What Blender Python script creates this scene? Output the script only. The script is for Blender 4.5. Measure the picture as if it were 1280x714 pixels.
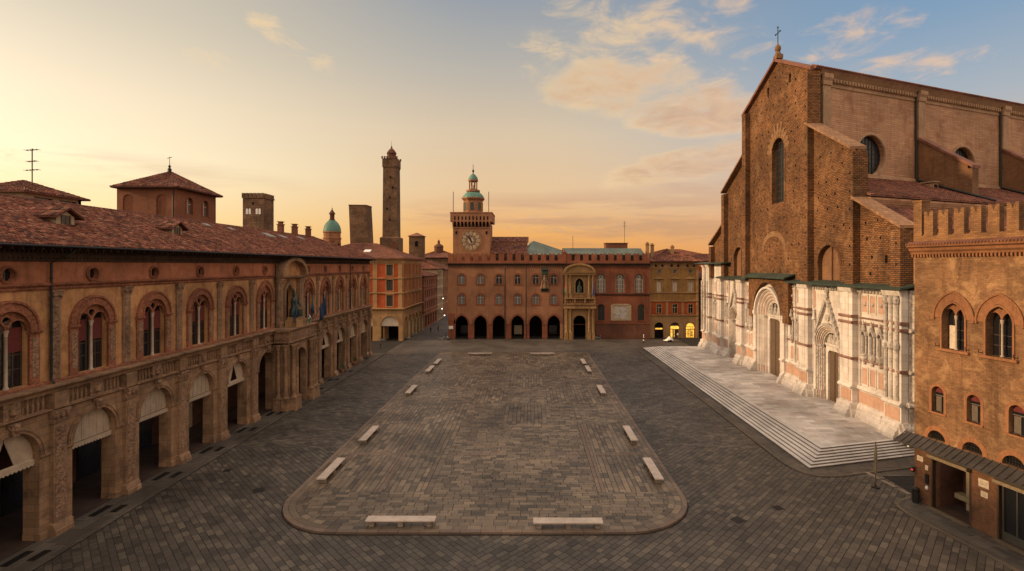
import bpy, bmesh, math, random
from mathutils import Vector, geometry, noise as mn
PI = math.pi
R = math.radians
random.seed(11)
for _o in list(bpy.data.objects):
    bpy.data.objects.remove(_o)
S = bpy.context.scene
C = S.collection

# ---------------------------------------------------------------- camera
cam_d = bpy.data.cameras.new('camera')
cam = bpy.data.objects.new('camera', cam_d)
C.objects.link(cam)
cam.location = (0, 0, 20)
cam.rotation_euler = (R(90), 0, 0)
cam_d.sensor_width = 36
cam_d.lens = 36 * 660 / 1280
cam_d.shift_x = -22 / 1280
cam_d.shift_y = -25 / 1280
cam_d.clip_end = 6000
S.camera = cam

# ---------------------------------------------------------------- node helper
class G:
    def __init__(s, nt):
        s.nt = nt
    def n(s, t, ins=None, **props):
        nd = s.nt.nodes.new(t)
        for k, v in props.items():
            setattr(nd, k, v)
        for k, v in (ins or {}).items():
            sock = nd.inputs[k]
            if isinstance(v, bpy.types.NodeSocket):
                s.nt.links.new(v, sock)
            else:
                sock.default_value = v
        return nd
    def m(s, op, a, b=0.0, c=None, clamp=False):
        ins = {0: a, 1: b}
        if c is not None:
            ins[2] = c
        return s.n('ShaderNodeMath', ins, operation=op, use_clamp=clamp).outputs[0]
    def mix(s, f, a, b, mode='MIX'):
        nd = s.n('ShaderNodeMix', data_type='RGBA', blend_type=mode)
        for sock, v in ((nd.inputs[0], f), (nd.inputs[6], a), (nd.inputs[7], b)):
            if isinstance(v, bpy.types.NodeSocket):
                s.nt.links.new(v, sock)
            else:
                sock.default_value = v
        return nd.outputs[2]
    def ramp(s, f, stops, interp='LINEAR'):
        nd = s.n('ShaderNodeValToRGB', {0: f})
        cr = nd.color_ramp
        cr.interpolation = interp
        while len(cr.elements) < len(stops):
            cr.elements.new(0.5)
        for e, (p, c) in zip(cr.elements, stops):
            e.position = p
            e.color = c4(c)
        return nd.outputs[0]
    def noise(s, vec, scale, detail=4, rough=0.55, dist=0.0):
        return s.n('ShaderNodeTexNoise', {'Vector': vec, 'Scale': scale, 'Detail': detail,
                                          'Roughness': rough, 'Distortion': dist}).outputs[0]
    def maprange(s, v, a, b, c=0.0, d=1.0, smooth=True):
        return s.n('ShaderNodeMapRange', {0: v, 1: a, 2: b, 3: c, 4: d},
                   interpolation_type='SMOOTHSTEP' if smooth else 'LINEAR').outputs[0]

def c4(c):
    if isinstance(c, (int, float)):
        return (c, c, c, 1)
    return (c[0], c[1], c[2], 1)

def srgb(r, g, b):
    def f(x):
        x /= 255
        return x / 12.92 if x <= .04045 else ((x + .055) / 1.055) ** 2.4
    return (f(r), f(g), f(b))

# ---------------------------------------------------------------- sky, sun, exposure
SUN_EL, SUN_AZ = 16.0, 7.0         # elevation; azimuth turned from -X towards -Y
w = bpy.data.worlds.new('World')
S.world = w
w.use_nodes = True
wg = G(w.node_tree)
for nd in list(w.node_tree.nodes):
    w.node_tree.nodes.remove(nd)
sky = wg.n('ShaderNodeTexSky', sky_type='NISHITA', sun_disc=False, sun_elevation=R(SUN_EL),
           sun_rotation=R(-90 - SUN_AZ), altitude=50, air_density=1.0, dust_density=3.0, ozone_density=1.0)
tc = wg.n('ShaderNodeTexCoord').outputs['Generated']
sep = wg.n('ShaderNodeSeparateXYZ', {0: tc}).outputs
sx, sy, sz = sep
hl = wg.m('SQRT', wg.m('ADD', wg.m('MULTIPLY', sx, sx), wg.m('MULTIPLY', sy, sy)))
ax = wg.m('DIVIDE', sx, wg.m('MAXIMUM', hl, 0.001))
rl = wg.ramp(sz, [(0, srgb(246, 188, 112)), (.07, srgb(252, 214, 148)), (.16, srgb(252, 230, 186)),
                  (.25, srgb(240, 218, 182)), (.36, srgb(208, 194, 168)), (.6, srgb(160, 154, 146)), (1, srgb(90, 105, 128))])
rm = wg.ramp(sz, [(0, srgb(240, 158, 74)), (.06, srgb(243, 174, 94)), (.14, srgb(234, 194, 144)),
                  (.24, srgb(222, 196, 160)), (.34, srgb(190, 180, 164)), (.46, srgb(148, 156, 164)), (1, srgb(80, 102, 132))])
rr = wg.ramp(sz, [(0, srgb(238, 162, 96)), (.08, srgb(228, 172, 124)), (.16, srgb(204, 184, 166)),
                  (.25, srgb(168, 174, 180)), (.36, srgb(126, 155, 182)), (.6, srgb(100, 130, 164)), (1, srgb(80, 102, 132))])
BK = lambda r, g, b, k: tuple(v * k for v in srgb(r, g, b))
rb = wg.ramp(sz, [(0, BK(238, 196, 156, .8)), (.12, BK(244, 208, 172, 1.0)), (.35, BK(236, 208, 182, 1.6)), (.6, BK(226, 204, 184, 2.1)), (1, BK(220, 202, 186, 2.2))])
fl = wg.maprange(ax, -.62, -.05, 0, 1)
fr_ = wg.maprange(ax, -.02, .6, 0, 1)
base = wg.mix(fr_, wg.mix(fl, rl, rm), rr)
base = wg.mix(wg.m('MAXIMUM', wg.maprange(sy, .35, -.25, 0, 1), wg.m('MAXIMUM', wg.maprange(sz, .5, .8, 0, .85), wg.maprange(ax, .74, .95, 0, .8))), base, rb)
glow_dir = Vector((-.93, .35, .12)).normalized()
dt = wg.n('ShaderNodeVectorMath', {0: tc, 1: tuple(glow_dir)}, operation='DOT_PRODUCT').outputs['Value']
glow = wg.m('POWER', wg.m('MAXIMUM', dt, 0.0), 9.0)
base = wg.mix(1.0, base, wg.mix(glow, (1, 1, 1, 1), (1.6, 1.6, 1.6, 1)), 'MULTIPLY')
# clouds: noise laid out on a high flat layer, gathered in a few banks
zc = wg.m('MAXIMUM', sz, .02)
inv = wg.m('DIVIDE', 1.0, wg.m('ADD', zc, .12))
cp = wg.n('ShaderNodeCombineXYZ', {0: wg.m('MULTIPLY', sx, inv), 1: wg.m('MULTIPLY', sy, inv), 2: 0.0}).outputs[0]
n1 = wg.noise(cp, 1.7, 9, .58, .25)
n2 = wg.noise(wg.n('ShaderNodeVectorMath', {0: cp, 1: (.7, .1, 0)}, operation='ADD').outputs[0], 6.5, 6, .6, .2)
nn = wg.m('ADD', wg.m('MULTIPLY', n1, .68), wg.m('MULTIPLY', n2, .32))
def bank(px, py, rx, ry, tilt=0.0):
    v = Vector(((px - 662) / 660, 1, (332 - py) / 660)).normalized()
    a_, e_ = math.atan2(v.x, v.y), math.asin(v.z)
    az = wg.m('SUBTRACT', wg.m('ARCTAN2', sx, sy), a_)
    el = wg.m('SUBTRACT', wg.m('ARCSINE', sz), e_)
    el = wg.m('ADD', el, wg.m('MULTIPLY', az, tilt))
    q = wg.m('ADD', wg.m('POWER', wg.m('ABSOLUTE', wg.m('DIVIDE', az, rx)), 2.0),
             wg.m('POWER', wg.m('ABSOLUTE', wg.m('DIVIDE', el, ry)), 2.0))
    return wg.maprange(q, 0.0, 1.6, 1, 0)
def cover(banks):
    tot = None
    for b, wgt in banks:
        t = wg.m('MULTIPLY', bank(*b), wgt)
        tot = t if tot is None else wg.m('MAXIMUM', tot, t)
    return tot
thick = cover([((770, 108, .15, .062, 0.0), 1.0), ((862, 140, .14, .055, .1), 1.0), ((850, 208, .16, .04, -.22), .95)])
thin = cover([((800, 60, .26, .11, 0.0), .98), ((355, 52, .06, .035, .45), .85), ((400, 76, .05, .025, .2), .8), ((265, 75, .05, .02, 0.0), .6),
              ((1060, 42, .12, .045, -.1), .9), ((790, 268, .30, .045, -.05), .95), ((530, 270, .1, .012, 0), .5),
              ((1130, 85, .14, .03, 0), .75), ((120, 210, .3, .06, 0), .45), ((940, 300, .2, .03, 0), .6)])
noisy = wg.maprange(nn, .30, .68, 0, 1)
a_thick = wg.maprange(wg.m('ADD', wg.m('MULTIPLY', thick, .75), wg.m('MULTIPLY', noisy, .62)), .58, 1.2, 0, 1)
n4 = wg.noise(cp, 5.2, 9, .62, .5)
a_thin = wg.m('MULTIPLY', wg.maprange(wg.m('ADD', wg.m('MULTIPLY', thin, .8), wg.m('MULTIPLY', wg.m('SUBTRACT', n4, .5), 2.6)), .45, 1.15, 0, 1), wg.maprange(thin, 0, .3, 0, .9))
shade = wg.maprange(wg.m('ADD', wg.m('MULTIPLY', n4, .9), wg.m('MULTIPLY', a_thick, .45)), .52, 1.12, 0, .95, False)
warm = wg.mix(fr_, srgb(255, 216, 156) + (1,), srgb(246, 198, 150) + (1,))
grey = wg.mix(wg.maprange(sz, .05, .3, 0, 1), srgb(196, 148, 112) + (1,), srgb(198, 156, 126) + (1,))
ccol = wg.mix(shade, warm, grey)
base = wg.mix(wg.m('MULTIPLY', a_thin, .75), base, wg.mix(wg.maprange(sz, .16, .07, 0, .75), warm, grey))
base = wg.mix(wg.m('MULTIPLY', a_thick, .92), base, ccol)
n3 = wg.noise(wg.n('ShaderNodeCombineXYZ', {0: wg.m('MULTIPLY', ax, 4.0), 1: wg.m('MULTIPLY', sz, 34.0), 2: 3.0}).outputs[0], 1.1, 6, .55, .3)
stk = cover([((770, 276, .42, .055, 0.0), 1.0), ((900, 225, .14, .04, 0.0), .8), ((540, 268, .12, .016, 0), .9), ((60, 208, .3, .03, 0), .5)])
stk = wg.m('MULTIPLY', stk, wg.maprange(n3, .40, .60, 0, 1))
base = wg.mix(wg.m('MULTIPLY', stk, .75), base, wg.mix(wg.maprange(sz, .04, .2, 0, 1), srgb(204, 150, 106) + (1,), srgb(206, 168, 142) + (1,)))
b1 = wg.n('ShaderNodeBackground', {'Color': sky.outputs[0], 'Strength': 0.02})
b2 = wg.n('ShaderNodeBackground', {'Color': base, 'Strength': 0.80})
ad = wg.n('ShaderNodeAddShader', {0: b1.outputs[0], 1: b2.outputs[0]})
wg.n('ShaderNodeOutputWorld', {'Surface': ad.outputs[0]})

sun_d = bpy.data.lights.new('sun', 'SUN')
sun_d.energy = 3.7
sun_d.angle = R(2.5)
sun_d.color = (1.0, .66, .36)
sun = bpy.data.objects.new('sun', sun_d)
C.objects.link(sun)
sdir = Vector((-math.cos(R(SUN_AZ)) * math.cos(R(SUN_EL)), -math.sin(R(SUN_AZ)) * math.cos(R(SUN_EL)), math.sin(R(SUN_EL))))
sun.rotation_euler = sdir.to_track_quat('Z', 'Y').to_euler()
sun.location = (-60, 40, 60)
S.view_settings.view_transform = 'Standard'
S.view_settings.look = 'None'
S.view_settings.exposure = 0.2
S.view_settings.gamma = 1

# ---------------------------------------------------------------- materials
M = {}
def _base(name):
    m = bpy.data.materials.new(name)
    m.use_nodes = True
    nt = m.node_tree
    for nd in list(nt.nodes):
        nt.nodes.remove(nd)
    g = G(nt)
    b = g.n('ShaderNodeBsdfPrincipled')
    g.n('ShaderNodeOutputMaterial', {'Surface': b.outputs[0]})
    M[name] = m
    geo = g.n('ShaderNodeNewGeometry')
    return g, b, geo.outputs['Position'], geo.outputs['True Normal']

def walluv(g, P, Nn):
    p = g.n('ShaderNodeSeparateXYZ', {0: P}).outputs
    n = g.n('ShaderNodeSeparateXYZ', {0: Nn}).outputs
    ax_, ay_, az_ = (g.m('ABSOLUTE', n[i]) for i in range(3))
    fx = g.m('GREATER_THAN', ax_, ay_)
    fz = g.m('GREATER_THAN', az_, .8)
    U = g.m('ADD', g.m('MULTIPLY', p[1], fx), g.m('MULTIPLY', p[0], g.m('SUBTRACT', 1.0, fx)))
    V = p[2]
    U = g.m('ADD', g.m('MULTIPLY', U, g.m('SUBTRACT', 1.0, fz)), g.m('MULTIPLY', p[0], fz))
    V = g.m('ADD', g.m('MULTIPLY', V, g.m('SUBTRACT', 1.0, fz)), g.m('MULTIPLY', p[1], fz))
    return g.n('ShaderNodeCombineXYZ', {0: U, 1: V, 2: 0.0}).outputs[0]

def surf(name, c1, c2, mortar=None, bw=.3, bh=.075, ms=.012, rough=.85, var=.35, bump=.3, stain=.35,
         grain=18.0, metallic=0.0, spec=.3, patch=None, patchamt=.5, big=.22, carve=0.0, carve_s=6.0):
    g, b, P, Nn = _base(name)
    uv = walluv(g, P, Nn)
    nb = g.noise(P, big, 5, .6)
    nm = g.noise(P, big * 7, 5, .65, .3)
    nf = g.noise(P, grain, 3, .6)
    h = g.m('MULTIPLY', nf, .25)
    if mortar is not None:
        wob = g.n('ShaderNodeVectorMath', {0: uv, 1: g.n('ShaderNodeVectorMath', {0: g.n('ShaderNodeTexNoise', {'Vector': P, 'Scale': 2.5, 'Detail': 2}).outputs[1], 1: (.03, .03, 0)}, operation='MULTIPLY').outputs[0]}, operation='ADD').outputs[0]
        bt = g.n('ShaderNodeTexBrick', {'Vector': wob, 'Color1': c4(c1), 'Color2': c4(c2), 'Mortar': c4(mortar), 'Scale': 1.0,
                                        'Mortar Size': ms, 'Mortar Smooth': .3, 'Bias': 0.0, 'Brick Width': bw, 'Row Height': bh})
        bt.offset = .5
        col = bt.outputs[0]
        h = g.m('SUBTRACT', h, g.m('MULTIPLY', bt.outputs[1], .8))
    else:
        col = g.mix(g.maprange(nm, .3, .7), c4(c1), c4(c2))
    if patch is not None:
        col = g.mix(g.m('MULTIPLY', g.maprange(g.noise(P, big * 3.1, 6, .65, .6), .5, .66), patchamt), col, c4(patch))
    lo = 1 - var
    col = g.mix(1.0, col, g.mix(g.maprange(nb, .25, .75), c4(lo), c4(1 + var * .45)), 'MULTIPLY')
    col = g.mix(.8, col, g.mix(g.maprange(nf, .2, .8, smooth=False), c4(.72), c4(1.22)), 'MULTIPLY')
    if stain:
        sv = g.n('ShaderNodeMapping', {'Vector': P, 'Scale': (1.0, 1.0, .12)}).outputs[0]
        st = g.maprange(g.noise(sv, 1.4, 6, .7), .48, .72)
        col = g.mix(g.m('MULTIPLY', st, stain), col, g.mix(1.0, col, c4((.34, .30, .27)), 'MULTIPLY'))
    if carve:
        vo = g.n('ShaderNodeTexVoronoi', {'Vector': P, 'Scale': carve_s}, feature='SMOOTH_F1').outputs[0]
        h = g.m('ADD', h, g.m('MULTIPLY', vo, carve * 2))
        col = g.mix(g.maprange(vo, .25, .75, 0, .7), col, g.mix(1.0, col, c4(.42), 'MULTIPLY'))
    bp = g.n('ShaderNodeBump', {'Height': h, 'Strength': bump, 'Distance': .06})
    for k, v in (('Base Color', col), ('Normal', bp.outputs[0]), ('Metallic', metallic), ('Specular IOR Level', spec)):
        if isinstance(v, bpy.types.NodeSocket):
            g.nt.links.new(v, b.inputs[k])
        else:
            b.inputs[k].default_value = v
    rg = g.maprange(nm, .2, .8, max(.05, rough - .12), min(1, rough + .1))
    g.nt.links.new(rg, b.inputs['Roughness'])
    return M[name]

def plain(name, c, rough=.6, metallic=0.0, spec=.5, emis=None, es=0.0, var=.25):
    g, b, P, Nn = _base(name)
    nf = g.noise(P, 5, 5, .65)
    col = g.mix(1.0, c4(c), g.mix(g.maprange(nf, .25, .75), c4(1 - var), c4(1 + var)), 'MULTIPLY')
    g.nt.links.new(col, b.inputs['Base Color'])
    b.inputs['Roughness'].default_value = rough
    b.inputs['Metallic'].default_value = metallic
    b.inputs['Specular IOR Level'].default_value = spec
    if emis:
        pat = g.mix(1.0, c4(emis), g.mix(g.maprange(g.noise(P, 2.2, 4, .6), .3, .7), c4(.35), c4(1.5)), 'MULTIPLY')
        g.nt.links.new(pat, b.inputs['Emission Color'])
        b.inputs['Emission Strength'].default_value = es
    return M[name]

def tilemat(name, cols, dark=.5):
    g, b, P, Nn = _base(name)
    uv = g.n('ShaderNodeUVMap').outputs[0]
    fl_ = g.n('ShaderNodeVectorMath', {0: uv}, operation='FLOOR').outputs[0]
    wn = g.n('ShaderNodeTexWhiteNoise', {'Vector': fl_}, noise_dimensions='2D').outputs[0]
    col = g.ramp(wn, [(i / (len(cols) - 1), c) for i, c in enumerate(cols)])
    nb = g.noise(P, .5, 6, .65)
    nf = g.noise(P, 9, 4, .7)
    col = g.mix(1.0, col, g.mix(g.maprange(nb, .3, .7), c4(.62), c4(1.2)), 'MULTIPLY')
    col = g.mix(g.maprange(nf, .55, .78, 0, dark), col, c4((.035, .028, .022)))
    col = g.mix(g.m('MULTIPLY', g.maprange(g.noise(P, 1.7, 5, .7), .6, .74), .5), col, c4((.16, .14, .09)))
    bp = g.n('ShaderNodeBump', {'Height': nf, 'Strength': .5, 'Distance': .03})
    g.nt.links.new(col, b.inputs['Base Color'])
    g.nt.links.new(bp.outputs[0], b.inputs['Normal'])
    b.inputs['Roughness'].default_value = .8
    b.inputs['Specular IOR Level'].default_value = .25
    return M[name]

def pavemat(name, cols, rough=.56):
    g, b, P, Nn = _base(name)
    at = g.n('ShaderNodeAttribute', attribute_name='rnd').outputs['Fac']
    col = g.ramp(at, [(i / (len(cols) - 1), c) for i, c in enumerate(cols)])
    nb = g.noise(P, .12, 5, .6)
    nm = g.noise(P, 1.6, 6, .7)
    nf = g.noise(P, 22, 4, .7)
    col = g.mix(1.0, col, g.mix(g.maprange(nb, .32, .68), c4(.66), c4(1.3)), 'MULTIPLY')
    col = g.mix(1.0, col, g.mix(g.maprange(nf, .25, .75), c4(.78), c4(1.2)), 'MULTIPLY')
    col = g.mix(g.maprange(nm, .55, .75, 0, .45), col, c4((.035, .03, .026)))
    bp = g.n('ShaderNodeBump', {'Height': g.m('ADD', nf, g.m('MULTIPLY', nm, 2.0)), 'Strength': .35, 'Distance': .03})
    g.nt.links.new(col, b.inputs['Base Color'])
    g.nt.links.new(bp.outputs[0], b.inputs['Normal'])
    g.nt.links.new(g.m('ADD', g.m('MULTIPLY', nm, .3), rough - .15), b.inputs['Roughness'])
    b.inputs['Specular IOR Level'].default_value = .45
    return M[name]

# left palace
surf('ochre_plaster', (.50, .27, .115), (.38, .185, .08), rough=.9, var=.4, stain=.55, bump=.2, patch=(.22, .10, .05), patchamt=.5)
surf('rose_plaster', (.42, .165, .085), (.33, .122, .062), rough=.9, var=.35, stain=.5, bump=.2, patch=(.30, .15, .08), patchamt=.4)
surf('terracotta', (.34, .135, .072), (.23, .085, .045), rough=.85, var=.35, stain=.4, bump=.5, carve=.5, carve_s=7)
surf('carved_stone', (.33, .20, .12), (.22, .13, .08), rough=.85, var=.35, stain=.45, bump=.9, carve=.9, carve_s=5.5)
surf('warm_stone', (.32, .195, .11), (.23, .138, .08), mortar=(.10, .06, .04), bw=1.1, bh=.55, ms=.012, rough=.85, var=.35, stain=.6, bump=.45, patch=(.10, .065, .045), patchamt=.6)
surf('pale_column', (.42, .33, .24), (.34, .26, .19), rough=.6, var=.2, stain=.3, bump=.1)
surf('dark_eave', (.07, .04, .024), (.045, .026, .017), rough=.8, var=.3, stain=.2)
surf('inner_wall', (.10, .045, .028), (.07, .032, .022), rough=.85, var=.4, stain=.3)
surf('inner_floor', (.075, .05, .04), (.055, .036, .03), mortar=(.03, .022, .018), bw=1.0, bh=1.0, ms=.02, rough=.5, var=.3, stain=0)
surf('awning_cloth', (.42, .33, .24), (.34, .265, .19), rough=.9, var=.2, stain=.35, bump=.1)
tilemat('roof_tiles', [(.125, .04, .024), (.215, .07, .038), (.07, .026, .018), (.30, .135, .08), (.155, .05, .03), (.038, .019, .015)])
tilemat('roof_tiles_dull', [(.17, .062, .036), (.21, .08, .05), (.12, .045, .03), (.24, .11, .07)], .35)
# bricks
surf('tower_brick', (.23, .075, .035), (.17, .055, .026), mortar=(.16, .09, .055), bw=.3, bh=.09, rough=.9, var=.3, stain=.35, bump=.25)
surf('far_brick', (.19, .105, .056), (.12, .064, .036), mortar=(.08, .05, .03), bw=1.1, bh=.5, ms=.05, rough=.9, var=.45, stain=.6, bump=.6)
surf('hall_brick', (.33, .148, .072), (.265, .112, .055), mortar=(.26, .135, .075), bw=.34, bh=.1, rough=.9, var=.3, stain=.4, patch=(.27, .14, .08), patchamt=.5)
surf('hall_brick_red', (.28, .092, .043), (.215, .067, .032), mortar=(.15, .06, .035), bw=.34, bh=.1, rough=.9, var=.3, stain=.4)
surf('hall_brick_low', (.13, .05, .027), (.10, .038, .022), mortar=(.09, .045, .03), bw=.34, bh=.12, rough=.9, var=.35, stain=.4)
surf('hall_trim', (.22, .075, .036), (.17, .055, .028), rough=.85, var=.25, stain=.3)
surf('portal_stone', (.31, .185, .08), (.23, .135, .058), rough=.8, var=.3, stain=.45, bump=.3)
surf('gold_plaster', (.34, .19, .062), (.28, .15, .05), rough=.9, var=.3, stain=.4)
surf('orange_plaster', (.42, .088, .025), (.34, .068, .02), rough=.9, var=.22, stain=.3)
surf('sand_plaster', (.40, .24, .11), (.34, .20, .09), rough=.9, var=.25, stain=.35)
surf('pink_plaster', (.28, .12, .065), (.23, .095, .05), rough=.9, var=.3, stain=.4)
surf('cream_plaster', (.42, .32, .20), (.36, .27, .17), rough=.9, var=.25, stain=.35)
surf('copper_green', (.10, .22, .17), (.07, .16, .125), rough=.6, var=.35, stain=.4, metallic=.0)
surf('copper_roof', (.125, .15, .115), (.10, .12, .095), mortar=(.06, .09, .075), bw=.7, bh=40, ms=.05, rough=.65, var=.3, stain=.35)
plain('shutter_dark', (.045, .042, .032), .7)
surf('copper_dark', (.045, .065, .045), (.03, .043, .032), rough=.6, var=.35, stain=.4)
# basilica
surf('basilica_brick', (.265, .12, .044), (.125, .056, .023), mortar=(.03, .017, .01), bw=.55, bh=.22, ms=.034, rough=.95, var=.45, stain=.4, bump=1.0, patch=(.27, .15, .07), patchamt=.5, big=.12)
surf('buttress_brick', (.25, .125, .06), (.18, .088, .042), mortar=(.14, .08, .045), bw=.5, bh=.16, ms=.02, rough=.9, var=.3, stain=.4, bump=.4)
surf('basilica_brick_pale', (.30, .165, .075), (.21, .11, .05), mortar=(.10, .06, .035), bw=.55, bh=.25, ms=.03, rough=.95, var=.3, stain=.2, bump=.7)
surf('nave_brick', (.52, .30, .175), (.41, .225, .13), mortar=(.28, .16, .09), bw=1.6, bh=.3, ms=.03, rough=.9, var=.28, stain=.3, bump=.3, patch=(.28, .115, .055), patchamt=.55, big=.12)
surf('nave_trim', (.42, .27, .16), (.35, .21, .12), rough=.85, var=.25, stain=.4)
surf('white_marble', (.66, .60, .54), (.54, .485, .43), mortar=(.36, .31, .27), bw=1.6, bh=.8, ms=.014, rough=.6, var=.22, stain=.5, bump=.2, patch=(.55, .42, .35), patchamt=.2)
surf('marble_carved', (.58, .52, .46), (.43, .38, .33), rough=.7, var=.3, stain=.5, bump=.9, carve=.35, carve_s=4.5)
surf('pink_marble', (.50, .315, .225), (.43, .26, .185), rough=.55, var=.2, stain=.3, bump=.1)
surf('red_band', (.30, .17, .125), (.22, .12, .09), rough=.65, var=.3, stain=.4, bump=.5, carve=.4, carve_s=5)
surf('coping', (.30, .165, .085), (.21, .11, .055), rough=.85, var=.3, stain=.3, mortar=(.14, .08, .05), bw=.6, bh=.6, ms=.03)
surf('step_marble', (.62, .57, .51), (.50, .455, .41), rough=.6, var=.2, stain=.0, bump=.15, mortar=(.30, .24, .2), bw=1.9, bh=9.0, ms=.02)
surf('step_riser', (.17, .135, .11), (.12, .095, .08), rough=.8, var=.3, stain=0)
# right palace
surf('notary_brick', (.255, .13, .058), (.165, .082, .037), mortar=(.18, .10, .052), bw=.40, bh=.15, ms=.018, rough=.92, var=.42, stain=.55, bump=.6, patch=(.40, .235, .11), patchamt=.55, big=.3)
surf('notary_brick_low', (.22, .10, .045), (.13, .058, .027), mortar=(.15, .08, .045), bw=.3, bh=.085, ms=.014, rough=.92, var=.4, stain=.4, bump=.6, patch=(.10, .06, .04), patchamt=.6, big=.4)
surf('notary_trim', (.29, .125, .052), (.22, .09, .038), mortar=(.20, .10, .05), bw=.12, bh=.3, ms=.01, rough=.85, var=.25, stain=.3)
surf('slate', (.052, .042, .034), (.036, .03, .026), rough=.6, var=.35, stain=.2)
surf('merlon_brick', (.29, .145, .058), (.19, .092, .038), mortar=(.15, .08, .04), bw=.38, bh=.15, ms=.02, rough=.92, var=.34, stain=.3, bump=.35, big=.5)
# small stuff
plain('iron', (.02, .019, .018), .5, .4)
plain('dark_metal', (.035, .03, .028), .45, .6)
plain('door_wood', (.10, .062, .035), .7)
plain('wood_dark', (.05, .028, .016), .6)
plain('wood_grey', (.10, .075, .055), .7)
plain('blind_red', (.10, .014, .011), .85)
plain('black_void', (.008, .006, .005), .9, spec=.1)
plain('bronze', (.035, .055, .045), .5, .5)
plain('white_paint', (.72, .68, .6), .6)
plain('cream_frame', (.50, .42, .32), .6)
plain('clock_white', (.42, .31, .19), .6)
plain('clock_dark', (.15, .085, .05), .7)
plain('flag_blue', (.02, .06, .28), .8)
plain('flag_navy', (.012, .03, .075), .8)
plain('flag_teal', (.06, .20, .24), .8)
plain('flag_white', (.6, .58, .55), .8)
plain('flag_red', (.40, .03, .025), .8)
plain('flag_green', (.03, .16, .07), .8)
plain('cloth_black', (.018, .017, .018), .9)
plain('cloth_grey', (.12, .11, .10), .9)
plain('cloth_red', (.25, .03, .025), .9)
plain('skin', (.42, .25, .17), .6)
plain('hair', (.03, .02, .015), .7)
plain('rubber', (.015, .015, .015), .8)
plain('scooter_grey', (.25, .25, .26), .3, .3)
plain('umbrella_cloth', (.20, .15, .09), .9)
plain('lamp_lit', (.8, .8, .75), .4, emis=(1.0, .9, .7), es=2.5, var=.0)
plain('lamp_red', (.6, .02, .02), .4, emis=(1.0, .05, .03), es=1.0, var=.0)
plain('shop_light', (.9, .5, .1), .5, emis=(1.0, .52, .07), es=1.1)
plain('shop_dim', (.25, .2, .12), .5, emis=(.55, .36, .2), es=.03)
plain('sign_pale', (.55, .45, .33), .7)
def glassmat(name, c, rough=.12, spec=.6):
    g, b, P, Nn = _base(name)
    nf = g.noise(P, 1.5, 3, .5)
    bp = g.n('ShaderNodeBump', {'Height': nf, 'Strength': .25, 'Distance': .1})
    b.inputs['Base Color'].default_value = c4(c)
    b.inputs['Roughness'].default_value = rough
    b.inputs['Specular IOR Level'].default_value = spec
    b.inputs['IOR'].default_value = 1.5
    g.nt.links.new(bp.outputs[0], b.inputs['Normal'])
glassmat('glass_dark', (.012, .012, .014))
glassmat('glass_pale', (.13, .13, .12), .2)  # pale base colour paints in the sky reflected by the panes
glassmat('glass_church', (.012, .014, .015), .3, .4)
plain('skylight_pane', (.20, .17, .14), .6)
# paving
GREYS = [(.047, .038, .029), (.07, .056, .042), (.036, .029, .023), (.1, .08, .058), (.057, .046, .035), (.028, .023, .018)]
BROWN = [(.10, .074, .048), (.152, .112, .072), (.066, .05, .034), (.19, .14, .09), (.115, .082, .052), (.05, .038, .027), (.165, .12, .078)]
surf('portal_ring', (.44, .32, .25), (.36, .26, .2), rough=.6, var=.25, stain=.4)
pavemat('paving_grey', GREYS)
pavemat('paving_brown', BROWN, .40)
pavemat('paving_pink', [(.135, .09, .062), (.115, .08, .058), (.155, .105, .07), (.11, .08, .06)])
pavemat('paving_marble', [(.46, .42, .37), (.60, .555, .50), (.33, .29, .255), (.53, .48, .43), (.42, .345, .29)], .55)
pavemat('paving_slab', [(.06, .049, .038), (.08, .066, .051), (.048, .04, .032), (.095, .077, .06)])
surf('joint_and_shade_dark', (.028, .023, .019), (.02, .017, .014), rough=.95, var=.3, stain=0)
surf('far_ground', (.06, .048, .038), (.045, .036, .03), mortar=(.03, .025, .02), bw=.9, bh=.45, ms=.03, rough=.75, var=.35, stain=0)
surf('kerb_stone', (.14, .105, .07), (.10, .078, .054), mortar=(.05, .04, .03), bw=1.4, bh=1.4, ms=.015, rough=.7, var=.3, stain=0)
surf('kerb_light', (.26, .20, .145), (.2, .155, .11), rough=.7, var=.3, stain=0)
surf('kerb_dark', (.085, .07, .056), (.06, .05, .042), rough=.75, var=.3, stain=0)

# ---------------------------------------------------------------- mesh builder
OFF = {}
class Fr:
    def __init__(s, o, u, n):
        s.o, s.u, s.n = Vector(o), Vector(u).normalized(), Vector(n).normalized()
    def P(s, u, z, n=0.0):
        p = s.o + s.u * u + s.n * n
        return (p.x, p.y, p.z + z)

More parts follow.
